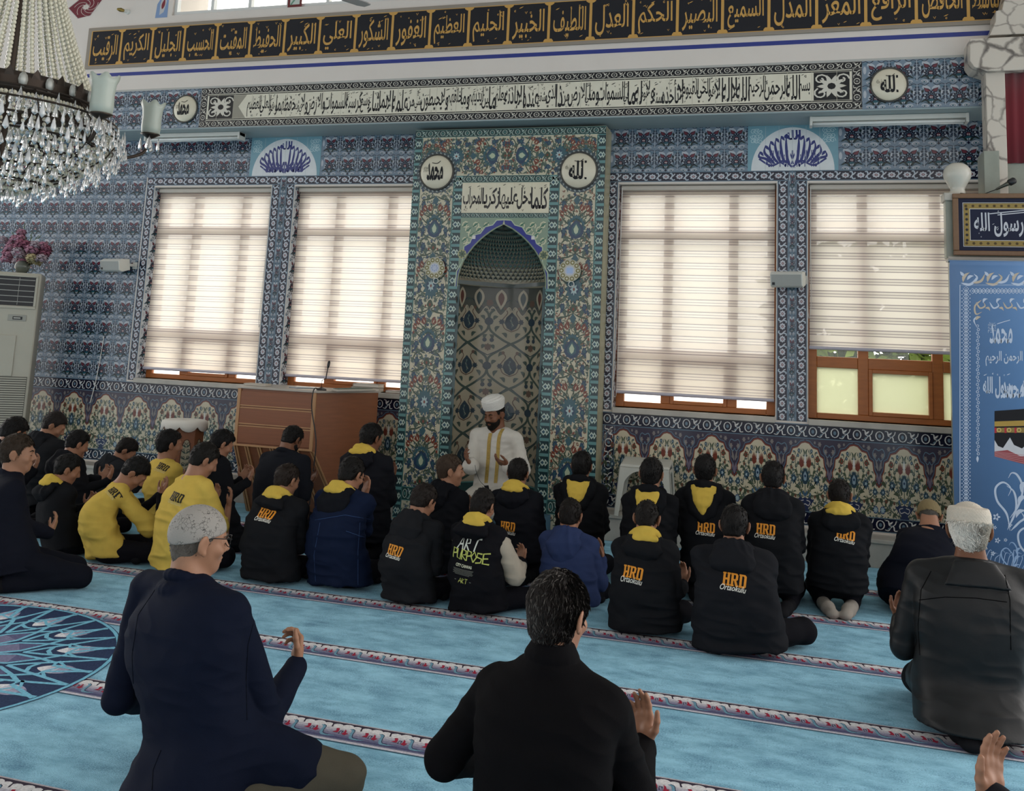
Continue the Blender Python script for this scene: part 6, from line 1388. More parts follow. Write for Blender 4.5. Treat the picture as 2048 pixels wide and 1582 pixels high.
def block_letters():
    """HRD in slab capitals, each in a box of width .34 and height 1"""
    a = Art(); K = C('#cf8426'); D = C('#8a4e16')
    def H(x): 
        for u in (0, .19): a.rect(x+u, 0, x+u+.10, 1, K); a.rect(x+u-.025, 0, x+u+.125, .13, K); a.rect(x+u-.025, .87, x+u+.125, 1, K)
        a.rect(x+.09, .43, x+.2, .58, K)
    def Rr(x):
        a.rect(x, 0, x+.10, 1, K); a.rect(x-.025, 0, x+.13, .13, K); a.rect(x-.025, .87, x+.1, 1, K); a.poly([(x+.1, .87), (x+.17, .87), (x+.195, .82), (x+.195, .60), (x+.17, .55), (x+.1, .55), (x+.1, .42), (x+.23, .42), (x+.295, .52), (x+.295, .88), (x+.23, 1), (x+.1, 1)], K); a.poly([(x+.13, .43), (x+.23, .43), (x+.30, .13), (x+.325, .13), (x+.325, 0), (x+.21, 0)], K)
    def Dd(x): a.rect(x, 0, x+.10, 1, K); a.rect(x-.025, 0, x+.1, .13, K); a.rect(x-.025, .87, x+.1, 1, K); a.poly([(x+.1, .87), (x+.165, .87), (x+.195, .80), (x+.195, .2), (x+.165, .13), (x+.1, .13), (x+.1, 0), (x+.23, 0), (x+.295, .12), (x+.295, .88), (x+.23, 1), (x+.1, 1)], K)
    H(0); Rr(.36); Dd(.73); a.P = [p*np.array([1, .58]) for p in a.P]; return a
PEOPLE = []
def person(label, head, base, S=.84, hs=.93, sw=.19, hip=.19, sit='cross', yaw=0.0, hyaw=None, pitch=10, roll=0, bulge=.05, z0=0.0, top='hoodie', col='#17181b', hood='plain', hair='#15120f', hairk=1.0, skin=None,
           wr=None, wl=None, prints=None, cap=None, beard=None, glasses=False, trousers='#121217', feet=None, lean=0.0, fade=True, sleeve=None, hem=None, curl=(.25, .45, .4), fdir=None, pn=None, strands=500, depthb=1.0, elbow=None, elbowl=None, eyes=False, nape=-.075, kx=(0, 0), hairlen=1.0, armr=1.0, shz=0.0, group=None, ears=True, hoodlen=1.0, spread=.35, hscale=1.0, kspread=.20, grey=None):
    """head: world point of the crown; base: floor point under the pelvis; angles in degrees, yaw 0 looks at the tiled wall"""
    rnd = np.random.RandomState(len(PEOPLE)+11)
    base = V3(base[0], base[1], z0); Y = rotz(math.radians(yaw)); hyaw = yaw if hyaw is None else hyaw
    HR = rotz(math.radians(hyaw-yaw)) @ rotx(-math.radians(pitch)) @ roty(math.radians(roll))
    loc = lambda p: Y.T @ (np.asarray(p, float)-base); wor = lambda v: v @ Y.T+base
    H = loc(head)-V3(0, 0, .110*hs); d_ = depth(head); h = float(np.clip(d_*.00112, .0036, .0082)); sk = skin or SKIN
    pz = (.215 if sit == 'kneel' else .105)*S; P0 = V3(0, 0, pz); N0 = H-(rotz(math.radians((hyaw-yaw)*.5)) @ rotx(-math.radians(pitch)*.75) @ V3(0, .030, .155))*hs
    N0[2] = max(N0[2], pz+.2)
    sh = {s: N0+V3(s*(sw-.058*S), .022, -.062*S+shz) for s in (-1, 1)}; T_ = nrm(N0-P0)
    hh = N0[2]
    # ---- limbs
    W_ = {}
    for s, g in ((1, wr), (-1, wl)): W_[s] = loc(g) if g is not None else V3(s*.055*S, N0[1]+.25*S, max(N0[2]-.21*S, .20))
    EL = {s: (loc(e) if e is not None else ik(sh[s], W_[s], .285*S, .25*S, V3(s*.28, -.30, -1))) for s, e in ((1, elbow), (-1, elbowl))}
    if sit == 'kneel':
        hipj = {s: V3(s*.095*S, .02, pz-.02) for s in (-1, 1)}; kn = {s: V3((s*.15+max(0, s)*kx[0])*S, (.40+max(0, s)*kx[1])*S, .085*S) for s in (-1, 1)}; an = {s: V3(s*.10*S, -.10*S, .055*S) for s in (-1, 1)}; toe = {s: V3(s*.045*S, -.27*S, .032*S) for s in (-1, 1)}
    else:
        hipj = {s: V3(s*.105*S, .02, pz) for s in (-1, 1)}; kn = {s: V3((s*kspread+max(0, s)*kx[0])*S, (.30+kx[1])*S, .10*S) for s in (-1, 1)}; an = {s: V3(-s*.05*S, (.33 if s > 0 else .25)*S, .055*S) for s in (-1, 1)}; toe = {s: V3(-s*.20*S, (.30 if s > 0 else .20)*S, .045*S) for s in (-1, 1)}
    lo = np.array([min(-hip-.12, -sw-.16, kn[-1][0]-.12), -.34*S-.06, -.02]); hi = np.array([max(hip+.12, sw+.16, kn[1][0]+.12), max(.62*S, H[1]+.2, W_[1][1]+.26, W_[-1][1]+.26), H[2]+.17])
    lo = np.minimum(lo, H-.17); hi = np.maximum(hi, H+.17)
    for s in (-1, 1): lo = np.minimum(lo, np.minimum(W_[s]-.22, EL[s]-.1)); hi = np.maximum(hi, np.maximum(W_[s]+.22, EL[s]+.1))
    lo[2] = max(lo[2], -.02)
    def spine(t, dz=0): c = P0+(N0-P0)*t; return c+V3(0, -bulge*math.sin(PI*min(max(t, 0), 1)), dz)
    # ---- continuous body: head, neck, trunk, arms, hands, legs, feet
    B_ = Field(lo, hi, h); e = hs
    hp = lambda *p: H+HR @ (V3(*p)*e)
    B_.ell(hp(0, -.012, .022), V3(.076, .095, .088)*e, HR, 0); B_.ell(hp(0, .030, -.040), V3(.060, .062, .078)*e, HR, .03*e); B_.ell(hp(0, .062, -.096), V3(.028, .026, .024)*e, HR, .03*e)
    B_.ell(hp(0, .082, .022), V3(.045, .012, .014)*e, HR, .015*e)                                                  # brow
    B_.cone(hp(0, .088, .012), hp(0, .108, -.026), .008*e, .0125*e, .012*e); B_.ell(hp(.012, .095, -.034), V3(.009, .010, .008)*e, HR, .006*e); B_.ell(hp(-.012, .095, -.034), V3(.009, .010, .008)*e, HR, .006*e)  # nose
    for s in (-1, 1):
        B_.ell(hp(s*.030, .093, .004), V3(.017, .012, .011)*e, HR, .010*e, 'cut'); B_.ell(hp(s*.030, .079, .003), V3(.0135, .0125, .0115)*e, HR, .003*e)       # sockets and closed lids
        B_.ell(hp(s*.040, .066, -.030), V3(.022, .020, .020)*e, HR, .02*e)                                          # cheeks
        if ears:
            ER = HR @ rotz(s*.5) @ roty(s*.12); B_.ell(hp(s*.087, -.008, -.006), V3(.0085, .024, .035)*e, ER, .006*e); B_.ell(hp(s*.096, .000, -.004), V3(.006, .013, .021)*e, ER, .005*e, 'cut'); B_.ell(hp(s*.081, .002, -.036), V3(.008, .010, .012)*e, ER, .006*e)
    B_.ell(hp(0, .089, -.060), V3(.022, .010, .006)*e, HR, .006*e); B_.ell(hp(0, .086, -.072), V3(.020, .010, .007)*e, HR, .006*e); B_.cone(hp(-.018, .100, -.066), hp(.018, .100, -.066), .0035*e, .0035*e, .004*e, 'cut')   # lips
    B_.cone(hp(0, -.030, -.055), N0+V3(0, .015, -.02), .053*e, .060*S**.5, .03); B_.cone(N0+V3(0, .02, 0), N0-T_*.10*S, .06*S, .085*S, .05)
    for s in (-1, 1): B_.cone(hp(s*.03, -.05, -.06), N0+V3(s*.045, .0, -.02), .022*e, .03*S, .03)
    B_.loft([(spine(-.05), hip*.72, .10*S), (spine(.3), hip*.68, .095*S), (spine(.62), sw*.66, .095*S), (spine(.85), sw*.62, .08*S), (spine(.97), sw*.35, .06*S)], .04)
    for s in (-1, 1):
        B_.cone(spine(.93), sh[s], .05*S, .042*S, .05); B_.cone(sh[s], EL[s], .042*S, .036*S, .03); B_.cone(EL[s], W_[s], .037*S, .0245*S, .02)
        fd = fdir[s] if fdir and s in fdir else V3(-s*.12, .45, .85); pn_ = pn[s] if pn and s in pn else V3(-s*.35, -.75, .45)
        hand(B_, W_[s], fd, pn_, s, min(1.0, .93*S**.4)*hscale, curl, spread=spread)
        B_.chain([hipj[s], kn[s], an[s]], [.075*S, .050*S, .036*S], .03); B_.cone(an[s], toe[s], .036*S, .028*S, .02); B_.ell((an[s]+toe[s])/2, V3(.036, .036, .03)*S, None, .02)
    v, f = B_.mesh(); v = relax(v, f, 1, .4)
    nm = obj('person', wor(v), f, sk, None, smooth=True, loc=tuple(base)); tag(nm, label, 'person', group); me_b = nm
    # ---- trousers
    Tf = Field(lo, hi, max(h, .006)); q = 1.0
    Tf.ell(P0+V3(0, .0, -.01), V3(hip*.93, .145*S, .12*S if sit == 'kneel' else .10*S), None, 0)
    for s in (-1, 1): Tf.chain([hipj[s], kn[s], an[s]+(kn[s]-an[s])*.12], [.098*S, .070*S, .056*S], .04)
    Tf.fn(lambda x, y, z: .006-z, .01); v, f = Tf.mesh(); v = relax(v, f, 2)
    if len(v):
        n_ = vnormals(v, f); v = v+n_*(.0045*vnoise(v*V3(14, 14, 26), 5))[:, None]; v[:, 2] = np.maximum(v[:, 2], .003); obj('trousers', wor(v), f, cloth('trouser_'+trousers[1:], trousers), nm, smooth=True)
    # ---- upper garment
    G = Field(lo, hi, h); cm = cloth(top+'_'+col[1:], col, *((.52, .06, 50) if top == 'leather' else (.85, .18, 420)), **({'spec': .34} if top == 'leather' else {})); th = .014
    long_ = top in ('coat', 'leather', 'suit', 'robe'); hz = hem if hem is not None else (.02 if top in ('coat', 'leather') else .10 if long_ else (.15 if sit == 'kneel' else .03))*S
    zb = P0; flare = top in ('coat', 'leather') and sit == 'kneel'; b0 = P0.copy(); b0[2] = hz
    tt = 0.18 if sit == 'cross' else .12
    st = [(b0+V3(0, -.01-(.07*S if flare else 0), 0), hip*(1.02 if not long_ else 1.04), (.165 if not flare else .24)*S*depthb), (spine(.02)+V3(0, -.012, 0), hip, .165*S*depthb), (spine(.28), hip*.96, .150*S*depthb), (spine(.52), max(sw*.90, hip*.88), .140*S*depthb), (spine(.74), sw*.93, .128*S), (spine(.87), sw*.80, .108*S), (spine(.955), sw*.50, .082*S), (spine(1.0), .078*S, .068*S)]
    G.loft(st, 0, p=2.3)
    ra = .060*S*armr
    if flare:
        for s in (-1, 1): G.cone(hipj[s]+V3(0, 0, .0), hipj[s]+(kn[s]-hipj[s])*.60, .118*S, .100*S, .05)
    short = top == 'tshirt'
    for s in (-1, 1):
        G.cone(spine(.985)+V3(0, .01, -.005), sh[s]+V3(0, 0, .0), .056*S, .064*S, .055); eE = sh[s]+(EL[s]-sh[s])*(.78 if short else 1.0)
        if short: G.cone(sh[s], eE, .062*S, .072*S, .022)
        else:
            G.cone(sh[s], EL[s], .064*S*armr, ra, .013); wv = EL[s]+(W_[s]-EL[s])*(.93 if top != 'robe' else .88); G.cone(EL[s], wv, ra*.98, .043*S*armr if top != 'robe' else .075*S, .014)
            if top in ('hoodie', 'sweater'): G.ell(wv, V3(1, 1, 1)*.043*S, None, .01)
    # hoods, collars
    arc = lambda r, z, a0, a1, n, ry=1.0: [N0+V3(r*math.sin(a), .012-r*ry*math.cos(a), z(a) if callable(z) else z) for a in np.linspace(a0, a1, n)]
    ys = (S/.84)**.5; hoodf = None; hl = hoodlen*(.62 if hood == 'collar' else .8 if hood == 'flat' else 1.0)
    if hood in ('plain', 'collar', 'open', 'flat'):
        hoodf = Field(N0-.30, N0+.20, max(h, .006)); Q = hoodf
        ring = arc(.084*ys, lambda a: (.040 if hood != 'collar' else .022)*math.cos(a)+.006, -2.3, 2.3, 15, .98); Q.chain(ring, [.027*ys+.007*math.cos(a) for a in np.linspace(-2.3, 2.3, 15)], .02)
        if hood in ('plain', 'collar'): Q.loft([(N0+V3(rnd.uniform(-.02, .02), -.130*ys, -.165*ys*hl), .045*ys, .024*ys), (N0+V3(0, -.134*ys, -.10*ys*hl), .105*ys, .044*ys), (N0+V3(0, -.116*ys, -.03*ys), .132*ys, .052*ys), (N0+V3(0, -.072*ys, .030*ys), .10*ys, .035*ys)], .02, p=2.0)
        if hood == 'flat': Q.loft([(N0+V3(0, -.142*ys, -.150*ys*hl), .06*ys, .03), (N0+V3(0, -.140*ys, -.11*ys*hl), .115*ys, .046), (N0+V3(0, -.115*ys, -.03*ys), .130*ys, .052), (N0+V3(0, -.070*ys, .035*ys), .10*ys, .04)], .02, p=2.4)
        if hood == 'open':
            for s in (-1, 1): Q.chain([N0+V3(s*.098, -.030, .030)*ys, N0+V3(s*.094, -.090, -.035)*ys, N0+V3(s*.055, -.130, -.125)*ys, N0+V3(0, -.142, -.170)*ys], [.030*ys, .036*ys, .036*ys, .030*ys], .02)
        Q.ell(N0+V3(0, .016, .055), V3(.062, .056, .06)*ys, None, .012, 'cut')
        for s in (-1, 1): G.cone(spine(.99), sh[s], .05*S, .06*S, .05)
    elif hood == 'suit':
        G.chain(arc(.071*S, lambda a: .034*math.cos(a)+.010, -2.2, 2.2, 13, .95), [.019*S]*13, .008); G.chain(arc(.088*S, lambda a: .008*math.cos(a)-.018, -2.0, 2.0, 13), [.018*S]*13, .014)
        G.ell(N0+V3(0, .016, .05), V3(.066, .058, .06)*S, None, .008, 'cut')
    elif hood == 'roll':
        G.chain(arc(.066*S, lambda a: .030+.008*math.cos(a), -PI, PI, 21, .92), [.017*S]*21, .006); G.chain(arc(.076*S, -.004, -PI, PI, 21, .92), [.020*S]*21, .014); G.cone(N0+V3(0, .005, -.05), N0+V3(0, .012, .034), .082*S, .078*S, .02); G.ell(N0+V3(0, .018, .058), V3(.066, .056, .05)*S, None, .006, 'cut')
    elif hood == 'wide':
        G.chain(arc(.080*S, lambda a: .020*math.cos(a)-.002, -2.4, 2.4, 15, .95), [.024*S]*15, .012); G.loft([(N0+V3(0, -.122*S, -.070*S), .140*S, .026), (N0+V3(0, -.105*S, -.02*S), .118*S, .026), (N0+V3(0, -.080*S, .030*S), .086*S, .024)], .004); G.ell(N0+V3(0, .018, .055), V3(.068, .06, .06)*S, None, .008, 'cut')
    else: G.ell(N0+V3(0, .02, .035), V3(.072, .066, .045)*S, None, .012, 'cut')
    G.fn(lambda x, y, z: .004-z, .006)
    v, f = G.mesh(); v = relax(v, f, 2, .5); n_ = vnormals(v, f)
    if top == 'tshirt' or top in ('hoodie', 'denim'): A_ = .0105
    elif top == 'leather': A_ = .004
    else: A_ = .0045
    zt = np.clip((hh-v[:, 2])/max(hh, .2), 0, 1); wrk = A_*((1-2.2*np.abs(vnoise(v*V3(5, 5, 19)+rnd.uniform(0, 9), 3)))*(.35+.9*zt)+.8*vnoise(v*V3(11, 11, 12)+3.1, 8)); 
    slant = .6*A_*(1-2.0*np.abs(vnoise((v@np.array([[1, 0, .5], [0, 1, .3], [-.5, 0, 1.0]]))*V3(7, 7, 15)+7.7, 4))); v = v+n_*(wrk+slant)[:, None]; v[:, 2] = np.maximum(v[:, 2], .004)
    gname = {'hoodie': 'hoodie', 'tshirt': 't_shirt', 'suit': 'suit_jacket', 'coat': 'jacket', 'leather': 'leather_jacket', 'sweater': 'sweater', 'robe': 'robe', 'denim': 'denim_jacket'}.get(top, 'jacket')
    gar = obj(gname, wor(v), f, cm, nm, smooth=True); gv, gf = v, f
    if hoodf is not None:
        v, f = hoodf.mesh(); v = relax(v, f, 2); n_ = vnormals(v, f); r3 = v-N0; an_ = np.arctan2(r3[:, 0], -r3[:, 1])
        v = v+n_*(.006*(1-2.2*np.abs(vnoise(np.stack([an_*2.6, r3[:, 2]*9+an_, r3[:, 1]*9], 1)+rnd.uniform(0, 9), 1)))+.004*vnoise(v*26, 2))[:, None]
        hc = col if top != 'denim' else '#15161b'; obj('hood', wor(v), f, cloth('hood_'+hc[1:], hc), nm, smooth=True)
    # ---- second colour of hood, sleeves
    if hood in ('collar', 'open') or prints and 'yellow' in prints:
        L_ = Field(N0-.24, N0+.2, min(h, .006))
        if hood == 'open':
            L_.loft([(N0+V3(0, -.150, -.150)*ys, .014*ys, .024*ys), (N0+V3(0, -.140, -.08)*ys, .058*ys, .030*ys), (N0+V3(0, -.108, -.015)*ys, .084*ys, .030*ys), (N0+V3(0, -.070, .040)*ys, .088*ys, .026*ys)], .012)
            L_.chain(arc(.075*ys, lambda a: .040*math.cos(a)+.010, -1.7, 1.7, 11, .95), [.018*ys]*11, .014)
        else:
            dx = rnd.uniform(-1, 1); L_.chain(arc(.082*ys, lambda a: .050*math.cos(a)+.018+.012*math.sin(a)*dx, -1.9, 1.9, 15, 1.0), [.016*ys+.017*ys*max(0, math.cos(a)) for a in np.linspace(-1.9, 1.9, 15)], .014); L_.ell(N0+V3(.02*dx, -.100*ys, .036*ys), V3(.085, .032, .026)*ys, rotx(.5), .02)
        L_.ell(N0+V3(0, .016, .05), V3(.062, .052, .06)*ys, None, .01, 'cut')
        v, f = L_.mesh(); v = relax(v, f, 2); 
        if len(v): n_ = vnormals(v, f); v = v+n_*(.004*(1-2*np.abs(vnoise(v*V3(22, 22, 30), 9))))[:, None]; obj('hood_lining', wor(v), f, YEL, nm, smooth=True, label='yellow hood lining')
    if sleeve:
        Sf = Field(lo, hi, h)
        for s in (-1, 1): Sf.cone(sh[s]+(EL[s]-sh[s])*(.70 if short else .22), EL[s], (.046 if short else .082)*S, (.045 if short else .078)*S, .0); Sf.cone(EL[s], EL[s]+(W_[s]-EL[s])*.95, (.045 if short else .078)*S, (.034 if short else .056)*S, .014)
        v, f = Sf.mesh(); v = relax(v, f, 2); n_ = vnormals(v, f); v = v+n_*(.005*(1-2*np.abs(vnoise(v*V3(14, 14, 22), 2))))[:, None]; obj('sleeves', wor(v), f, cloth('sleeve_'+sleeve[1:], sleeve), nm, smooth=True)
    # ---- hair
    cc = H+HR @ (V3(0, -.012, .022)*e)
    if hair:
        Hf = Field(H-.15, H+.16, min(h, .006)); tk = .013*hairk
        Hf.ell(cc+HR @ V3(0, -.002, .003), (V3(.076, .095, .088)+V3(tk*.55, tk, tk*1.15))*e, HR, 0); Hf.ell(hp(0, -.045, -.045), (V3(.056, .045, .05)+tk*.45)*e, HR, .03)
        IR = HR.T
        def cut(x, y, z):
            px, py, pz_ = x-H[0], y-H[1], z-H[2]; ly = (IR[1, 0]*px+IR[1, 1]*py+IR[1, 2]*pz_)/e; lz = (IR[2, 0]*px+IR[2, 1]*py+IR[2, 2]*pz_)/e
            zm = np.interp(ly, [-.13, -.06, -.028, -.016, .012, .024, .045, .066, .10], [nape, nape, nape+.006, -.030, .006, -.012, .046, .058, .066]); return (zm-lz)*.8
        Hf.fn(cut, .006)
        if cap:
            u_, w_ = HR @ V3(0, 0, 1), HR @ V3(0, 1, 0); zc = {'kufi': .020, 'knit': .034, 'beanie': .003, 'turban': .06}[cap[0]]; tl0 = {'kufi': .30, 'knit': -.03, 'beanie': .35, 'turban': 0}[cap[0]]
            Hf.fn(lambda x, y, z: ((x-H[0])*u_[0]+(y-H[1])*u_[1]+(z-H[2])*u_[2])-tl0*((x-H[0])*w_[0]+(y-H[1])*w_[1]+(z-H[2])*w_[2])-zc*e, .004)
        v, f = Hf.mesh(); v = relax(v, f, 1)
        if len(v):
            n_ = vnormals(v, f); v = v+n_*(.0022*min(hairk, 1.3)*vnoise(v*V3(60, 60, 35), 6)+.0035*hairk*vnoise(v*22, 7))[:, None]; 
            # locks lying over it, combed down from the crown
            ki = rnd.randint(0, len(v), strands); p = v[ki]; nn_ = n_[ki]; g = np.tile(HR @ V3(0, -.25, -1), (strands, 1))+(.30 if hairlen > 1.2 else .5)*rnd.normal(size=(strands, 3))+ (HR @ V3(0, .9, 0))[None]*np.clip(((p-H) @ (HR @ V3(0, 1, 0)))/.1, 0, 1)[:, None]
            g = g-nn_*np.sum(g*nn_, 1, keepdims=True); g /= np.linalg.norm(g, axis=1, keepdims=True)+1e-9; sd = np.cross(g, nn_); L = (.022*hairlen*rnd.uniform(.5, 1.3, strands))[:, None]; wd_ = ((.0032 if strands < 2000 else .0021)*rnd.uniform(.6, 1.2, strands))[:, None]
            if fade:
                low = np.clip(((p-H) @ (HR @ V3(0, 0, 1))+.075)/.07, .12, 1)[:, None]; L = L*low; wd_ = wd_*np.clip(low, .4, 1)
            q0, q1, q2, q3 = p-sd*wd_, p+sd*wd_, p+g*L*.6+nn_*.0045*hairlen+sd*wd_*.7, p+g*L+nn_*.0025*hairlen-sd*wd_*.2; sv = np.stack([q0, q1, q2, q3], 1).reshape(-1, 3); sf = np.arange(4*strands).reshape(-1, 4)+len(v)
            if grey:
                m4 = sv.reshape(-1, 4, 3); pick = rnd.rand(len(m4)) < .13; g4 = (m4[pick]+nn_[pick][:, None, :]*.0012).reshape(-1, 3); obj('grey_strands', wor(g4), np.arange(len(g4)).reshape(-1, 4), mat('hair_grey', grey, .6, spec=.2, var=.3, vs=80), nm, smooth=True)
            obj('hair', wor(np.vstack([v, sv])), np.vstack([f, sf]), hair_mat(hair), nm, smooth=True)
    if cap:
        kind, ccol = cap; Cf = Field(H-.18, H+.2, min(h, .005)); tk = .012
        if kind == 'turban':
            Cf.loft([(hp(0, -.006, .048), .086*e, .102*e), (hp(0, -.008, .085), .096*e, .110*e), (hp(0, -.010, .125), .101*e, .114*e), (hp(0, -.012, .142), .092*e, .104*e)], 0, p=2.0, xd=HR @ V3(1, 0, 0)); Cf.ell(hp(0, -.012, .135), V3(.086, .098, .032)*e, HR, .02)
        else:
            Cf.ell(cc+HR @ V3(0, 0, .004), (V3(.076, .095, .088)+tk)*e, HR, 0); tl = {'kufi': .30, 'knit': -.03, 'beanie': .35}[kind]; z00 = {'kufi': .012, 'knit': .028, 'beanie': -.005}[kind]
            if kind == 'knit': Cf.loft([(hp(0, -.012, .02), .094*e, .110*e), (hp(0, -.014, .075), .092*e, .107*e), (hp(0, -.014, .098), .084*e, .097*e)], .012, p=2.1, xd=HR @ V3(1, 0, 0))
            up_, bk_ = HR @ V3(0, 0, 1), HR @ V3(0, 1, 0)
            Cf.fn(lambda x, y, z: (z00+0*x)*e-((x-H[0])*up_[0]+(y-H[1])*up_[1]+(z-H[2])*up_[2])+tl*((x-H[0])*bk_[0]+(y-H[1])*bk_[1]+(z-H[2])*bk_[2]), .004)
        v, f = Cf.mesh(); v = relax(v, f, 2); n_ = vnormals(v, f)
        if kind == 'turban': lz = (v-H) @ (HR @ V3(0, 0, 1)); v = v+n_*(.0022*np.sin(lz*420+5*(v[:, 0]-H[0])/.1))[:, None]
        if kind == 'knit': a_ = np.arctan2((v-H)[:, 0], (v-H)[:, 1]); v = v+n_*(.0018*np.sin(a_*44)*np.sin(v[:, 2]*330))[:, None]
        m_ = mat('cap_'+ccol[1:], ccol, .8, var=.10, vs=90, bump=.5, bs=330)
        if kind == 'kufi':
            m_ = mat('printed_grey_cap', ccol, .8, bump=.3, bs=300); nd = m_.node_tree; bb = nd.nodes['Principled BSDF']; co_ = nd.nodes.new('ShaderNodeTexCoord'); vo_ = nd.nodes.new('ShaderNodeTexVoronoi'); vo_.feature = 'DISTANCE_TO_EDGE'; vo_.inputs['Scale'].default_value = 75
            rp2 = nd.nodes.new('ShaderNodeValToRGB'); rp2.color_ramp.elements[0].position = .02; rp2.color_ramp.elements[0].color = (*[x*.22 for x in C(ccol)], 1); rp2.color_ramp.elements[1].position = .05; rp2.color_ramp.elements[1].color = (*C(ccol), 1)
            nz_ = nd.nodes.new('ShaderNodeTexNoise'); nz_.inputs['Scale'].default_value = 28; mx_ = nd.nodes.new('ShaderNodeMix'); mx_.data_type = 'RGBA'; gt = nd.nodes.new('ShaderNodeMath'); gt.operation = 'GREATER_THAN'; gt.inputs[1].default_value = .5
            nd.links.new(co_.outputs['Object'], vo_.inputs['Vector']); nd.links.new(vo_.outputs['Distance'], rp2.inputs[0]); nd.links.new(co_.outputs['Object'], nz_.inputs['Vector']); nd.links.new(nz_.outputs['Fac'], gt.inputs[0]); nd.links.new(gt.outputs[0], mx_.inputs['Factor']); mx_.inputs['A'].default_value = (*C(ccol), 1); nd.links.new(rp2.outputs[0], mx_.inputs['B']); nd.links.new(mx_.outputs['Result'], bb.inputs['Base Color'])
        obj({'turban': 'turban', 'kufi': 'skullcap', 'knit': 'knitted_cap', 'beanie': 'cap'}[kind], wor(v), f, m_, nm, smooth=True)
    if beard:
        Bf = Field(H-.17, H+.1, min(h, .005)); tk = .006; Bf.ell(hp(0, .032, -.046), (V3(.060, .062, .078)+tk)*e, HR, 0); Bf.ell(hp(0, .064, -.100), (V3(.030, .028, .026)+tk)*e, HR, .02)
        Bf.ell(hp(0, .10, -.020), V3(.046, .06, .030)*e, HR, .006, 'cut'); Bf.ell(hp(0, .11, -.066), V3(.024, .03, .0105)*e, HR, .004, 'cut')
        IR = HR.T
        def cutb(x, y, z):
            px, py, pz_ = x-H[0], y-H[1], z-H[2]; ly = (IR[1, 0]*px+IR[1, 1]*py+IR[1, 2]*pz_)/e; lz = (IR[2, 0]*px+IR[2, 1]*py+IR[2, 2]*pz_)/e; return np.maximum(lz-np.interp(ly, [-.01, .02, .05, .12], [.0, -.012, -.045, -.048]), (.0-ly))*.8
        Bf.fn(cutb, .004); Bf.cone(hp(-.024, .092, -.054), hp(0, .100, -.047), .0055*e, .007*e, .004); Bf.cone(hp(.024, .092, -.054), hp(0, .100, -.047), .0055*e, .007*e, .004); v, f = Bf.mesh()
        if len(v): v = relax(v, f, 1); n_ = vnormals(v, f); v = v+n_*(.0015*vnoise(v*140, 3))[:, None]; obj('beard', wor(v), f, hair_mat(beard), nm, smooth=True)
    if eyes:
        b = B()
        for s in (-1, 1):
            pts = [hp(s*.014, .094, .021), hp(s*.030, .091, .027), hp(s*.047, .080, .020)]; b.tube([wor(p) for p in pts], [.0035*e, .0045*e, .002*e], 6)
        b.build('eyebrows', hair_mat(hair or beard or '#15120f'), nm, smooth=True); b = B()
        for s in (-1, 1): b.tube([wor(hp(s*.019, .0895, -.004)), wor(hp(s*.030, .0925, -.007)), wor(hp(s*.042, .087, -.004))], [.001, .0018, .001], 5)
        b.build('eyelashes', hair_mat('#15120f'), nm, smooth=True)
    if glasses:
        b = B()
        for s in (-1, 1):
            b.tube([wor(hp(s*.082, -.012, .016)), wor(hp(s*.084, .03, .020)), wor(hp(s*.074, .098, .018))], .0022, 6); b.tube([wor(hp(s*.036+.030*math.cos(q), .108-.012*abs(math.cos(q)+s*.0), .004+.022*math.sin(q))) for q in np.linspace(0, 2*PI, 17)], .0018, 5)
        b.tube([wor(hp(-.008, .112, .010)), wor(hp(.008, .112, .010))], .0018, 5); b.build('glasses', mat('dark_spectacle_frame', '#22201f', .3, metal=.5), nm, smooth=True)
    feet = feet or (None if feet == '' else '#17171a')
    if feet:
        Ff = Field(lo, hi, max(h*.8, .005))
        for s in (-1, 1): Ff.chain([an[s]+V3(0, .03, .0), (an[s]+toe[s])/2+V3(0, 0, .006), toe[s]], [.051*S, .049*S, .037*S], .02); Ff.ell(toe[s], V3(.045, .05, .028)*S, None, .02)
        Ff.fn(lambda x, y, z: .004-z, .006); v, f = Ff.mesh(); obj('socks' if feet != 'shoes' else 'shoes', wor(relax(v, f, 1)), f, cloth('sock_'+(feet if feet != 'shoes' else '#1a1a1c')[1:], feet if feet != 'shoes' else '#1a1a1c'), nm, smooth=True)
    # ---- prints on the back: laid over the cloth by dropping them onto it
    if prints:
        bvh = BVHTree.FromPolygons([Vector(p) for p in gv.tolist()], gf.tolist())
        for pr in prints:
            if pr == 'yellow': continue
            art, ctr, wdt, tilt, nm_ = pr; P, T, K, Lh = subdiv(*art.pack(), n=2); mid = (P.min(0)+P.max(0))/2; sc_ = wdt/(P[:, 0].max()-P[:, 0].min()); Q = (P-mid)*sc_; c_, s_ = math.cos(tilt), math.sin(tilt); Q = Q @ np.array([[c_, s_], [-s_, c_]])
            # sight line through the middle of the print gives its place on the back
            dirw = nrm(np.asarray(ctr)-CAM_O); dl = Y.T @ dirw; ol = loc(CAM_O); hit = bvh.ray_cast(Vector(ol), Vector(dl))
            if hit[0] is None: print('print missed', label); continue
            pc = np.array(hit[0]); nl = np.array(hit[1]); nl = nrm(V3(nl[0]*.25, min(nl[1], -.3), max(-.2, min(.6, nl[2])))); xd = nrm(np.cross(-nl, V3(0, 0, 1))); ud = nrm(np.cross(xd, -nl)); out = np.empty((len(Q), 3)); keep = np.ones(len(Q), bool)
            for i, (u, w_) in enumerate(Q):
                o_ = pc+xd*u+ud*w_+nl*.20; hh_ = bvh.ray_cast(Vector(o_), Vector(-nl), .45)
                if hh_[0] is None or abs(hh_[3]-.20) > .07: keep[i] = False; out[i] = o_-nl*.2
                else: out[i] = np.array(hh_[0])+nl*(.0030+.00004*Lh[i])
            mk_ = keep[T].all(1); T = T[mk_]; K = K[mk_]
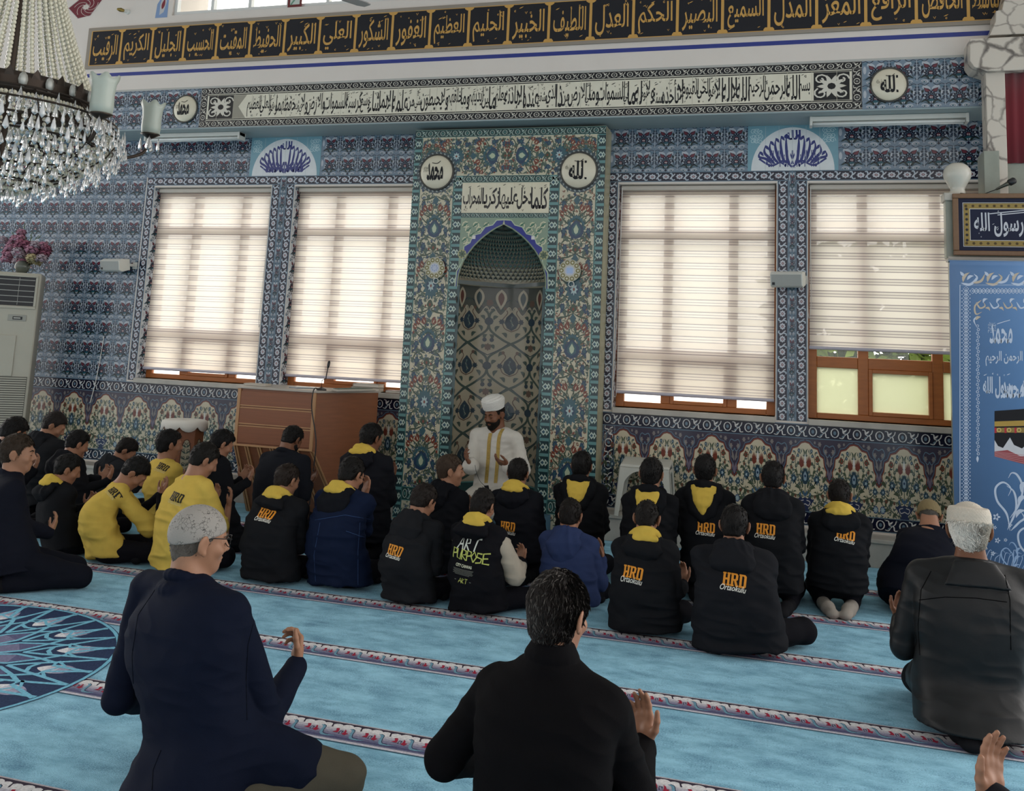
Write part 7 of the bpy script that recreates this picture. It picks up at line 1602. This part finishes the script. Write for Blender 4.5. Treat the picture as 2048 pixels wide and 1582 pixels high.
            obj(nm_, wor(out), T, MPT, gar, cols=K)
    PEOPLE.append(nm); return nm

def seams(pn_, gname, lines, col, r=.0022, nm='seam'):
    """stitched seams: paths that follow the cloth where they are seen"""
    g = [c for c in pn_.children if c.name.startswith(gname)][0]; bv_ = BVHTree.FromPolygons([v.co for v in g.data.vertices], [p.vertices for p in g.data.polygons]); off = OFF[pn_.name]
    for ln_ in lines:
        pts = []
        for i in range(len(ln_)-1):
            for t in np.linspace(0, 1, 9)[:-1 if i < len(ln_)-2 else None]:
                q = np.array(ln_[i])*(1-t)+np.array(ln_[i+1])*t; d3 = nrm(ray(*q)); hit = bv_.ray_cast(Vector(CAM_O-off), Vector(d3))
                if hit[0] is not None: pts.append(np.array(hit[0])+off-d3*r*.3)
        if len(pts) > 2: B().tube(pts, r, 5).build(nm, cloth('thread_'+col[1:], col), g, smooth=True)
# ------------------------------------------------------------------ the congregation
def FB(px, Y):
    """floor point at depth Y that is seen in column px"""
    a, b = 700.0, 4000.0
    for _ in range(50):
        m = (a+b)/2; p = F(px, m)
        if p[1] > Y or p[1] > 60: a = m
        else: b = m
    return (float(F(px, b)[0]), Y)
def hd(px, top, Y): return np.array(W(px, top, Y))
HL = block_letters()
def hrd(dark=False):
    a = Art(); P, T, K, L = HL.pack(); a.P.append(P); a.T.append(T); a.n = len(P); a.K.append(np.tile(np.array(C('#1d1a14') if dark else C('#d4892a')), (len(T), 1))); a.L.append(L); a.c = 20
    v, t, asp = glyphs('Ortaokulu', .012, 1.0, .35, 3); a.tri((v-np.array([asp/2, .5]))*np.array([1.16/asp, .25])+np.array([.47, -.07]), t, C('#c9b878') if dark else C('#d8d5cc'), 6); return a
HRD_, HRDY = hrd(), hrd(True)
def city():
    a = Art(); w = C('#c9cbb4'); y = C('#b5bb62')
    def let(pts, c=w, k=.045): a.stroke(pts, k, c, layer=3)
    # big sprayed words
    for x, pts in ((.0, [(0, 0), (.10, .34), (.2, 0)]), (.02, [(.02, .12), (.16, .14)]), (.26, [(0, 0), (0, .32), (.12, .30), (.13, .2), (0, .16), (.16, .0)]), (.52, [(-.06, .33), (.22, .35)]), (.6, [(0, 0), (.02, .34)])): let([(x+p[0], .62+p[1]) for p in pts], C('#c4c9c0'))
    for x, pts in ((-.12, [(0, 0), (0, .30), (.12, .28), (.12, .17), (0, .14)]), (.05, [(0, .3), (.0, .04), (.1, .0), (.14, .3)]), (.22, [(0, 0), (0, .3), (.12, .27), (.12, .17), (0, .14), (.14, 0)]), (.40, [(0, 0), (0, .3), (.12, .27), (.12, .17), (0, .14)]), (.56, [(.07, .0), (-.01, .15), (.07, .3), (.15, .15), (.07, 0)]), (.74, [(.13, .27), (.0, .28), (.0, .17), (.13, .13), (.11, .02), (-.02, .0)]), (.92, [(.16, .30), (0, .28), (0, 0), (.16, -.02)]), (.92, [(0, .14), (.12, .15)])): let([(x+p[0]*1.1, .32+p[1]) for p in pts], y, .04)
    let([(.03, 1.06), (-.03, 1.08), (.04, 1.14), (-.02, 1.17)], w, .025); let([(.78, 1.12), (.90, 1.14)], w, .03); let([(.82, .98), (.84, 1.13)], w, .03)
    write(a, 'CITY CANVAS', .34, .16, .58, .085, w, 3, bold=.03, arabic=False)
    for k in range(6): a.rect(.34-.36+.03*(k % 2)+.05*(k == 5), .05-.032*k, .34+.36-.02*(k % 3)-.08*(k == 5), .058-.032*k, C('#8a8b82'), 3)
    for x, pts in ((.22, [(0, 0), (.05, .13), (.11, 0)]), (.24, [(-.02, .05), (.1, .05)]), (.34, [(0, 0), (0, .13), (.06, .11), (0, .06), (.07, 0)]), (.44, [(-.01, .13), (.09, .13)]), (.48, [(0, 0), (0, .13)])): let([(x+p[0], -.34+p[1]) for p in pts], y, .016)
    a.rect(.06, -.28, .12, -.27, C('#8a8b82'), 3); a.rect(.60, -.28, .66, -.27, C('#8a8b82'), 3); return a
def P(px, crown, bx, Y, hdy, label, **k):
    c = hd(px, crown, Y+hdy); b = k.pop('bpt', None) or FB(bx, Y); return person(label, c, b, **k)
def PT(px, py, Y): return np.array(W(px, py, Y))
HR_ = lambda px, py, Y, w=.115, t=0.0, d=False: (HRDY if d else HRD_, PT(px, py, Y-.2), w, t, 'school_print')
GB_ = 'boys in dark hooded tops seated on the carpet'; GY = 'boys in yellow school shirts'; GM_ = 'men praying on the carpet'

# --- left block
P(32, 840, 8, -2.75, .05, 'person with bushy black hair in a dark top, leftmost, behind the suited man', S=.86, hs=.98, sw=.19, pitch=28, yaw=-15, hyaw=-20, col='#131419', hair='#0f0d0c', hairk=1.8, group=GB_)
P(112, 827, 96, -1.95, .08, 'person in a dark hoodie, cropped brown hair, bent right below the air conditioner', S=1.0, hs=1.02, sw=.25, hip=.24, sit='kneel', pitch=32, yaw=-6, hyaw=-60, col='#1c1d20', hair='#241d1a', skin=SKIN_L, bulge=.08, group=GB_)
P(41, 872, 24, -4.0, .06, 'person in a dark suit kneeling at the left edge, short brown hair', S=1.0, hs=1.06, sw=.235, hip=.21, sit='kneel', pitch=4, yaw=-42, hyaw=-62, top='suit', hood='suit', col='#14161f', trousers='#12141c', hair='#3d3126', hairk=.9, skin=SKIN_L, wr=PT(100, 1066, -3.72), wl=PT(50, 1085, -3.5), fdir={1: V3(-.1, .35, .9)}, eyes=True, nape=-.085, strands=1500, group=GM_)
P(158, 864, 172, -2.38, .06, 'person in a plain black hoodie, second head right of the air conditioner', S=.82, hs=.93, sw=.165, hip=.15, pitch=25, yaw=-15, hyaw=-35, col='#15161a', hair='#121010', group=GB_)
P(139, 912, 128, -3.0, .08, 'person in a black hoodie with yellow hood edge, left of the bowed yellow shirt', S=.82, hs=.95, sw=.185, hip=.19, pitch=22, yaw=-22, hyaw=-48, hood='collar', col='#16171a', hair='#100e0d', group=GB_)
P(256, 879, 238, -1.62, .16, 'person in a dark grey top bowed low, left of the wooden book stand', S=.86, hs=.95, sw=.19, hip=.18, pitch=42, yaw=-35, hyaw=-62, col='#25272b', hair='#191412', bulge=.10, group=GB_)
P(274, 917, 218, -3.05, .17, 'person in a yellow t-shirt over black sleeves, bowed with hands at the face', S=.92, hs=1.0, sw=.19, hip=.20, pitch=48, yaw=-48, hyaw=-66, top='tshirt', hood='none', col='#c5a850', hair='#0f0d0c', bulge=.13, sleeve='#121216', wr=PT(322, 988, -2.72), wl=PT(318, 990, -2.6), elbow=PT(318, 1075, -2.9), prints=[HR_(226, 985, -3.05, .115, -.1, True)], skin=SKIN, group=GY)
P(342, 863, 332, -2.2, .04, 'person in a yellow t-shirt sitting upright in front of the wooden book stand', S=.90, hs=1.0, sw=.19, hip=.165, pitch=6, yaw=-18, hyaw=-40, top='tshirt', hood='none', col='#c5a850', hair='#121010', hairk=1.25, prints=[HR_(323, 935, -2.2, .125, -.05, True)], sit='kneel', group=GY)
P(412, 890, 350, -3.1, .12, 'person in a yellow t-shirt, right hand raised, behind the grey skullcap', S=.98, hs=1.03, sw=.205, hip=.175, pitch=30, yaw=-22, hyaw=-45, top='tshirt', hood='none', col='#c5a850', hair='#17130f', hairk=1.2, wr=PT(457, 1012, -2.85), elbow=PT(447, 1072, -2.98), fdir={1: V3(.1, .15, .97)}, pn={1: V3(-.6, -.75, .1)}, prints=[HR_(350, 997, -3.1, .13, -.12, True)], group=GY)
P(447, 863, 452, -2.32, .05, 'person in a black top between the raised bare hand and the desk', S=.84, hs=.93, sw=.165, hip=.16, pitch=26, yaw=-18, hyaw=-45, col='#141519', hair='#0f0d0d', hairk=1.3, group=GB_)
P(587, 855, 554, -1.62, .10, 'person in a charcoal suit jacket with black beard, before the wooden desk', S=1.0, hs=.98, sw=.255, hip=.24, sit='kneel', pitch=34, yaw=-6, hyaw=-22, top='suit', hood='suit', col='#1a1c22', hair='#110f0e', beard='#15110f', wr=PT(618, 968, -1.42), wl=PT(560, 985, -1.3), fdir={1: V3(.3, .5, .8)}, skin=SKIN_D, bulge=.07, group=GM_)
P(577, 931, 541, -3.02, .10, 'person in a black hoodie with orange print, brown buzz cut, left of the denim jacket', S=.93, hs=.96, sw=.22, hip=.232, pitch=20, yaw=-10, hyaw=-25, hood='collar', hoodlen=.45, col='#18191c', hair='#2a201a', hairk=.7, bulge=.07, prints=[HR_(530, 1030, -3.02, .155, -.08)], skin=SKIN_L, group=GB_)
P(745, 850, 733, -2.0, .05, 'person in a black hoodie kneeling tall between the desk and the mihrab', S=.98, hs=.98, sw=.235, hip=.215, sit='kneel', pitch=14, yaw=-8, hyaw=-28, hood='collar', col='#17181d', hair='#12100f', skin=SKIN_D, group=GB_)
DEN = P(706, 918, 680, -2.93, .12, 'person in a dark blue denim jacket over a black hood, hands at the face', S=.97, hs=1.0, sw=.235, hip=.25, pitch=24, yaw=-10, hyaw=-24, top='denim', hood='plain', col='#141d33', hair='#14110f', bulge=.08, prints=['yellow'], wr=PT(729, 990, -2.72), wl=PT(700, 990, -2.7), nape=-.085, group=GB_)
P(903, 912, 893, -2.15, .04, 'person in a black hoodie with light brown hair, in profile beside the white robe', S=.92, hs=1.02, sw=.20, hip=.19, pitch=4, yaw=-26, hyaw=-68, hood='plain', col='#111216', hair='#4a3b2f', hairk=.8, skin=SKIN_L, eyes=True, strands=900, group=GB_)
P(850, 972, 818, -3.1, .12, 'person in a charcoal hoodie with orange print, left of the sprayed lettering', S=.86, hs=.94, sw=.19, hip=.20, pitch=28, yaw=-14, hyaw=-26, hood='plain', col='#1d1e21', hair='#231b17', hairk=1.15, bulge=.09, wr=PT(873, 1100, -2.9), prints=[HR_(788, 1104, -3.1, .135, -.08)], group=GB_)
P(968, 982, 958, -3.12, .08, 'person in a black jacket with pale sleeves and sprayed lettering reading city canvas', S=.86, hs=.90, sw=.185, hip=.20, pitch=18, yaw=-8, hyaw=-18, hood='collar', hoodlen=.6, col='#131317', hair='#1a1513', hairk=1.2, sleeve='#a39a8c', wr=PT(1040, 1128, -2.85), elbow=PT(1030, 1150, -3.08), prints=[(city(), PT(938, 1116, -3.3), .27, -.06, 'sprayed_lettering')], kx=(.16, 0), feet='shoes', group=GB_)
P(1038, 919, 1042, -2.1, .03, 'person in a black hoodie with orange print, right in front of the white robe', S=.92, hs=.95, sw=.195, hip=.175, sit='kneel', pitch=4, yaw=0, hyaw=-6, hood='collar', col='#15161b', hair='#171311', hairk=.8, prints=[HR_(1014, 1056, -2.1, .135, -.05)], group=GB_)
P(1143, 1001, 1141, -2.72, .06, 'person in a royal blue hooded top, right hand raised', S=.84, hs=.93, sw=.195, hip=.205, pitch=12, yaw=-4, hyaw=-8, hood='plain', col='#2c3758', hair='#1b1512', wr=PT(1203, 1118, -2.52), elbow=PT(1199, 1165, -2.70), fdir={1: V3(-.1, .1, 1)}, pn={1: V3(-.8, -.5, .1)}, curl=(.12, .2, .15), group=GB_)
P(1165, 906, 1161, -1.98, .03, 'person in a black hoodie, yellow lining hanging open, directly right of the white robe', S=.92, hs=.92, sw=.20, hip=.19, sit='kneel', pitch=4, yaw=0, hyaw=-6, hood='open', col='#131417', hair='#0e0c0b', hairk=1.1, skin=SKIN_D, group=GB_)
P(1295, 1004, 1290, -3.1, .10, 'person in a black hoodie with wide yellow collar, right of the blue top', S=.90, hs=.95, sw=.20, hip=.225, pitch=18, yaw=-2, hyaw=-4, hood='collar', col='#18191c', hair='#1b1613', hairk=.55, bulge=.07, wr=PT(1366, 1168, -2.9), prints=[HR_(1264, 1149, -3.1, .145, -.08)], kx=(.03, 0), group=GB_)
P(1304, 919, 1290, -2.22, .02, 'person in a black hoodie with drooping yellow hood, before the plastic stool', S=.92, hs=.98, sw=.20, hip=.19, sit='kneel', pitch=5, yaw=-4, hyaw=-8, hood='open', col='#141518', hair='#100e0d', hairk=1.0, group=GB_)
P(1411, 912, 1414, -2.0, .02, 'person in a black hoodie with yellow lining triangle above an orange print', S=.95, hs=.96, sw=.205, hip=.19, sit='kneel', pitch=4, yaw=0, hyaw=-5, hood='open', col='#151619', hair='#100e0d', hairk=.9, prints=[HR_(1411, 1058, -2.1, .14, -.03)], group=GB_)
P(1470, 1015, 1478, -3.24, .08, 'person in a large black hoodie with orange print, bare right foot showing', S=1.02, hs=.99, sw=.245, hip=.275, pitch=14, yaw=-2, hyaw=-4, hood='flat', hoodlen=.8, col='#1b1c20', hair='#13100f', hairk=1.25, prints=[HR_(1467, 1164, -3.24, .155, -.05)], bulge=.06, kx=(.17, -.05), feet='', group=GB_)
P(1546, 926, 1551, -2.1, .03, 'person in a black hoodie with orange print, kneeling left of the grey socks', S=.96, hs=.96, sw=.205, hip=.20, sit='kneel', pitch=8, yaw=0, hyaw=-4, hood='flat', col='#17181b', hair='#131010', prints=[HR_(1530, 1062, -2.1, .145, -.05)], group=GB_)
P(1679, 962, 1674, -1.93, .05, 'person in a black hoodie, thin yellow collar, grey socked feet showing', S=.96, hs=.93, sw=.205, hip=.205, sit='kneel', pitch=14, yaw=0, hyaw=-4, hood='collar', col='#17181b', hair='#1a1512', prints=[HR_(1690, 1072, -1.93, .14, -.12)], feet='#8f8880', hem=.16, group=GB_)
# --- men
P(1858, 1003, 1822, -1.70, .33, 'person in a dark navy jacket and olive cap, bowed before the banner', S=1.0, hs=1.0, sw=.225, hip=.22, sit='kneel', pitch=55, yaw=-4, hyaw=-8, top='coat', hood='suit', col='#12141d', hair='#5a554e', hairk=.4, cap=('beanie', '#7a6a48'), bulge=.16, hem=.06, wl=PT(1830, 1170, -1.35), wr=PT(1868, 1170, -1.35), group=GM_)
LEA = P(1937, 1010, 1938, -4.05, .03, 'person in a black leather jacket with white knitted cap, right foreground', S=1.08, hs=1.11, sw=.295, hip=.255, sit='kneel', pitch=6, yaw=2, hyaw=-6, top='leather', hood='wide', col='#0e0f11', hair='#c9c5bd', hairk=1.0, cap=('knit', '#c2b9ab'), trousers='#15161a', hem=.05, wl=PT(1800, 1240, -3.75), elbowl=PT(1806, 1290, -4.0), strands=4200, hairlen=1.3, fade=False, nape=-.095, skin=SKIN_D, group=GM_)
BLZ = P(404, 1018, 405, -6.02, .06, 'person in a navy blazer with a grey skullcap and glasses, left foreground', S=1.06, hs=1.10, sw=.325, hip=.245, sit='kneel', pitch=6, yaw=-18, hyaw=-40, top='coat', hood='suit', col='#101524', trousers='#4a463c', hair='#6a625a', hairk=.25, cap=('kufi', '#8f8a84'), glasses=True, wr=PT(594, 1328, -5.62), elbow=PT(534, 1432, -5.92), elbowl=PT(240, 1395, -6.0), wl=PT(330, 1400, -5.6), hem=.03, fdir={1: V3(-.35, .35, .85)}, pn={1: V3(-.6, -.65, .3)}, curl=(.6, .75, .5), hscale=1.15, strands=300, nape=-.095, kx=(.26, -.10), eyes=True, skin=SKIN_L, group=GM_)
SWE = P(1122, 1155, 1085, -6.2, .06, 'person in a black high-necked sweater, greying dark hair, centre foreground', S=1.06, hs=1.07, sw=.262, hip=.235, shz=-.035, sit='kneel', pitch=8, yaw=-8, hyaw=-24, top='sweater', hood='roll', col='#0a090b', trousers='#15151a', hair='#2d2826', hairk=1.25, hairlen=1.4, wr=PT(1286, 1490, -5.85), elbow=PT(1270, 1590, -6.12), elbowl=PT(890, 1515, -6.2), wl=PT(980, 1520, -5.8), fdir={1: V3(-.12, .25, .95)}, pn={1: V3(-.25, -.95, .1)}, curl=(.16, .28, .25), hscale=1.12, spread=.15, strands=5200, grey='#4c4844', nape=-.10, fade=False, group=GM_)
seams(DEN, 'denim', [[(630, 1040), (690, 1030), (748, 1040)], [(640, 1045), (628, 1110), (632, 1180)], [(720, 1045), (716, 1100), (716, 1180)], [(692, 1062), (720, 1072), (742, 1078)]], '#33466b')
seams(LEA, 'leather', [[(1838, 1200), (1890, 1194), (1950, 1196), (2014, 1204)], [(1862, 1142), (1842, 1180), (1836, 1250), (1840, 1310)], [(2010, 1150), (2020, 1200), (2022, 1300)]], '#08080a', .0022)
seams(BLZ, 'jacket', [[(310, 1180), (276, 1230), (264, 1310), (268, 1400)], [(512, 1225), (496, 1290), (492, 1360), (494, 1440)], [(322, 1500), (306, 1540), (304, 1580)]], '#0a0d16', .0018)
# the worshipper at the right edge, of whom only a raised hand is in the picture
wr_ = PT(1978, 1600, -6.65)
person('person out of the frame at bottom right, only a raised hand in view', V3(1.06, -6.95, 1.16), (1.06, -7.0), S=1.05, hs=1.05, sw=.25, hip=.23, sit='kneel', pitch=8, yaw=5, top='sweater', hood='roll', col='#1a1b20', wl=wr_, fdir={-1: V3(.12, .2, .95)}, pn={-1: V3(.55, -.75, .1)}, curl=(.14, .2, .18), spread=.5, group=GM_)

# --- the imam in the niche
IY = -.52; ic = hd(990, 793, IY-.06)
P_imam = person('person in a white robe with gold bands and white turban, facing the room', ic-V3(0, 0, .045), (float(W(993, 960, IY)[0]), IY), S=1.08, hs=1.10, sw=.275, hip=.24, sit='kneel', yaw=168, hyaw=160, pitch=18, z0=NZ0, top='robe', hood='none', col='#c3bfb6', trousers='#b8b4ab', hair='#17120f', hairk=.5, beard='#17120f', cap=('turban', '#d8d6cf'), skin=SKIN_D, wr=PT(941, 932, IY-.30), wl=PT(1018, 932, IY-.28), fdir={1: V3(.30, .35, .75), -1: V3(.75, .45, .30)}, pn={1: V3(-.5, -.4, .6), -1: V3(.05, -.45, .9)}, curl=(.35, .45, .4), hscale=1.15, hem=.02, eyes=True, fade=False)
ib = BVHTree.FromObject([c for c in P_imam.children if c.name.startswith('robe')][0], bpy.context.evaluated_depsgraph_get()); off = OFF[P_imam.name]
A = []; robe = [c for c in P_imam.children if c.name.startswith('robe')][0]
def onrobe(px, py, lift=.004):
    o_ = CAM_O-off; d3 = ray(px, py); hit = ib.ray_cast(Vector(o_), Vector(nrm(d3)))
    return None if hit[0] is None else np.array(hit[0])+off-nrm(d3)*lift
for path in ([(981, 866), (978, 884), (976, 920), (972, 966)], [(1007, 856), (1000, 868), (997, 884), (995, 920), (991, 966)]):
    v = []; f = []; pth = curve(*path, n=9)
    for q in pth:
        row = [onrobe(q[0]-3.5+7.0*j/4, q[1]) for j in range(5)]
        if any(r_ is None for r_ in row) or max(r_[1] for r_ in row)-min(r_[1] for r_ in row) > .05: continue
        v += row
        if len(v) > 5:
            k = len(v)
            for j in range(4): f.append((k-10+j, k-9+j, k-4+j, k-5+j))
    obj('gold_band', np.array(v), np.array(f), mat('gold_brocade', '#a58a45', .4, var=.45, vs=60, metal=.25, bump=.4, bs=200), robe, smooth=True)
# small black pouch on a cord in his lap
p0 = np.array(W(975, 978, IY-.50)); t = thing('cord_pouch', tuple(p0), 'small black pouch hanging on a thin cord over the imam\'s lap', 'pouch'); b = B(); s_ = .036
b.add([p0+V3(x*s_, y, z*s_) for y in (-.006, .006) for x, z in ((-1, .75), (.2, .95), (.45, 0), (1, -.1), (.3, -1), (-.4, -.7), (-.55, -.1))], [tuple(range(6, -1, -1)), tuple(range(7, 14))]+[(i, (i+1) % 7, 7+(i+1) % 7, 7+i) for i in range(7)]); b.build('pouch', mat('black_velvet', '#0d0d0f', .9), t, bevel=.003)
B().tube(curve(p0+V3(-.02, -.004, .02), W(960, 962, IY-.44), W(953, 945, IY-.36), W(950, 930, IY-.34), n=5), .0022, 5).build('cord', BLKP, t)
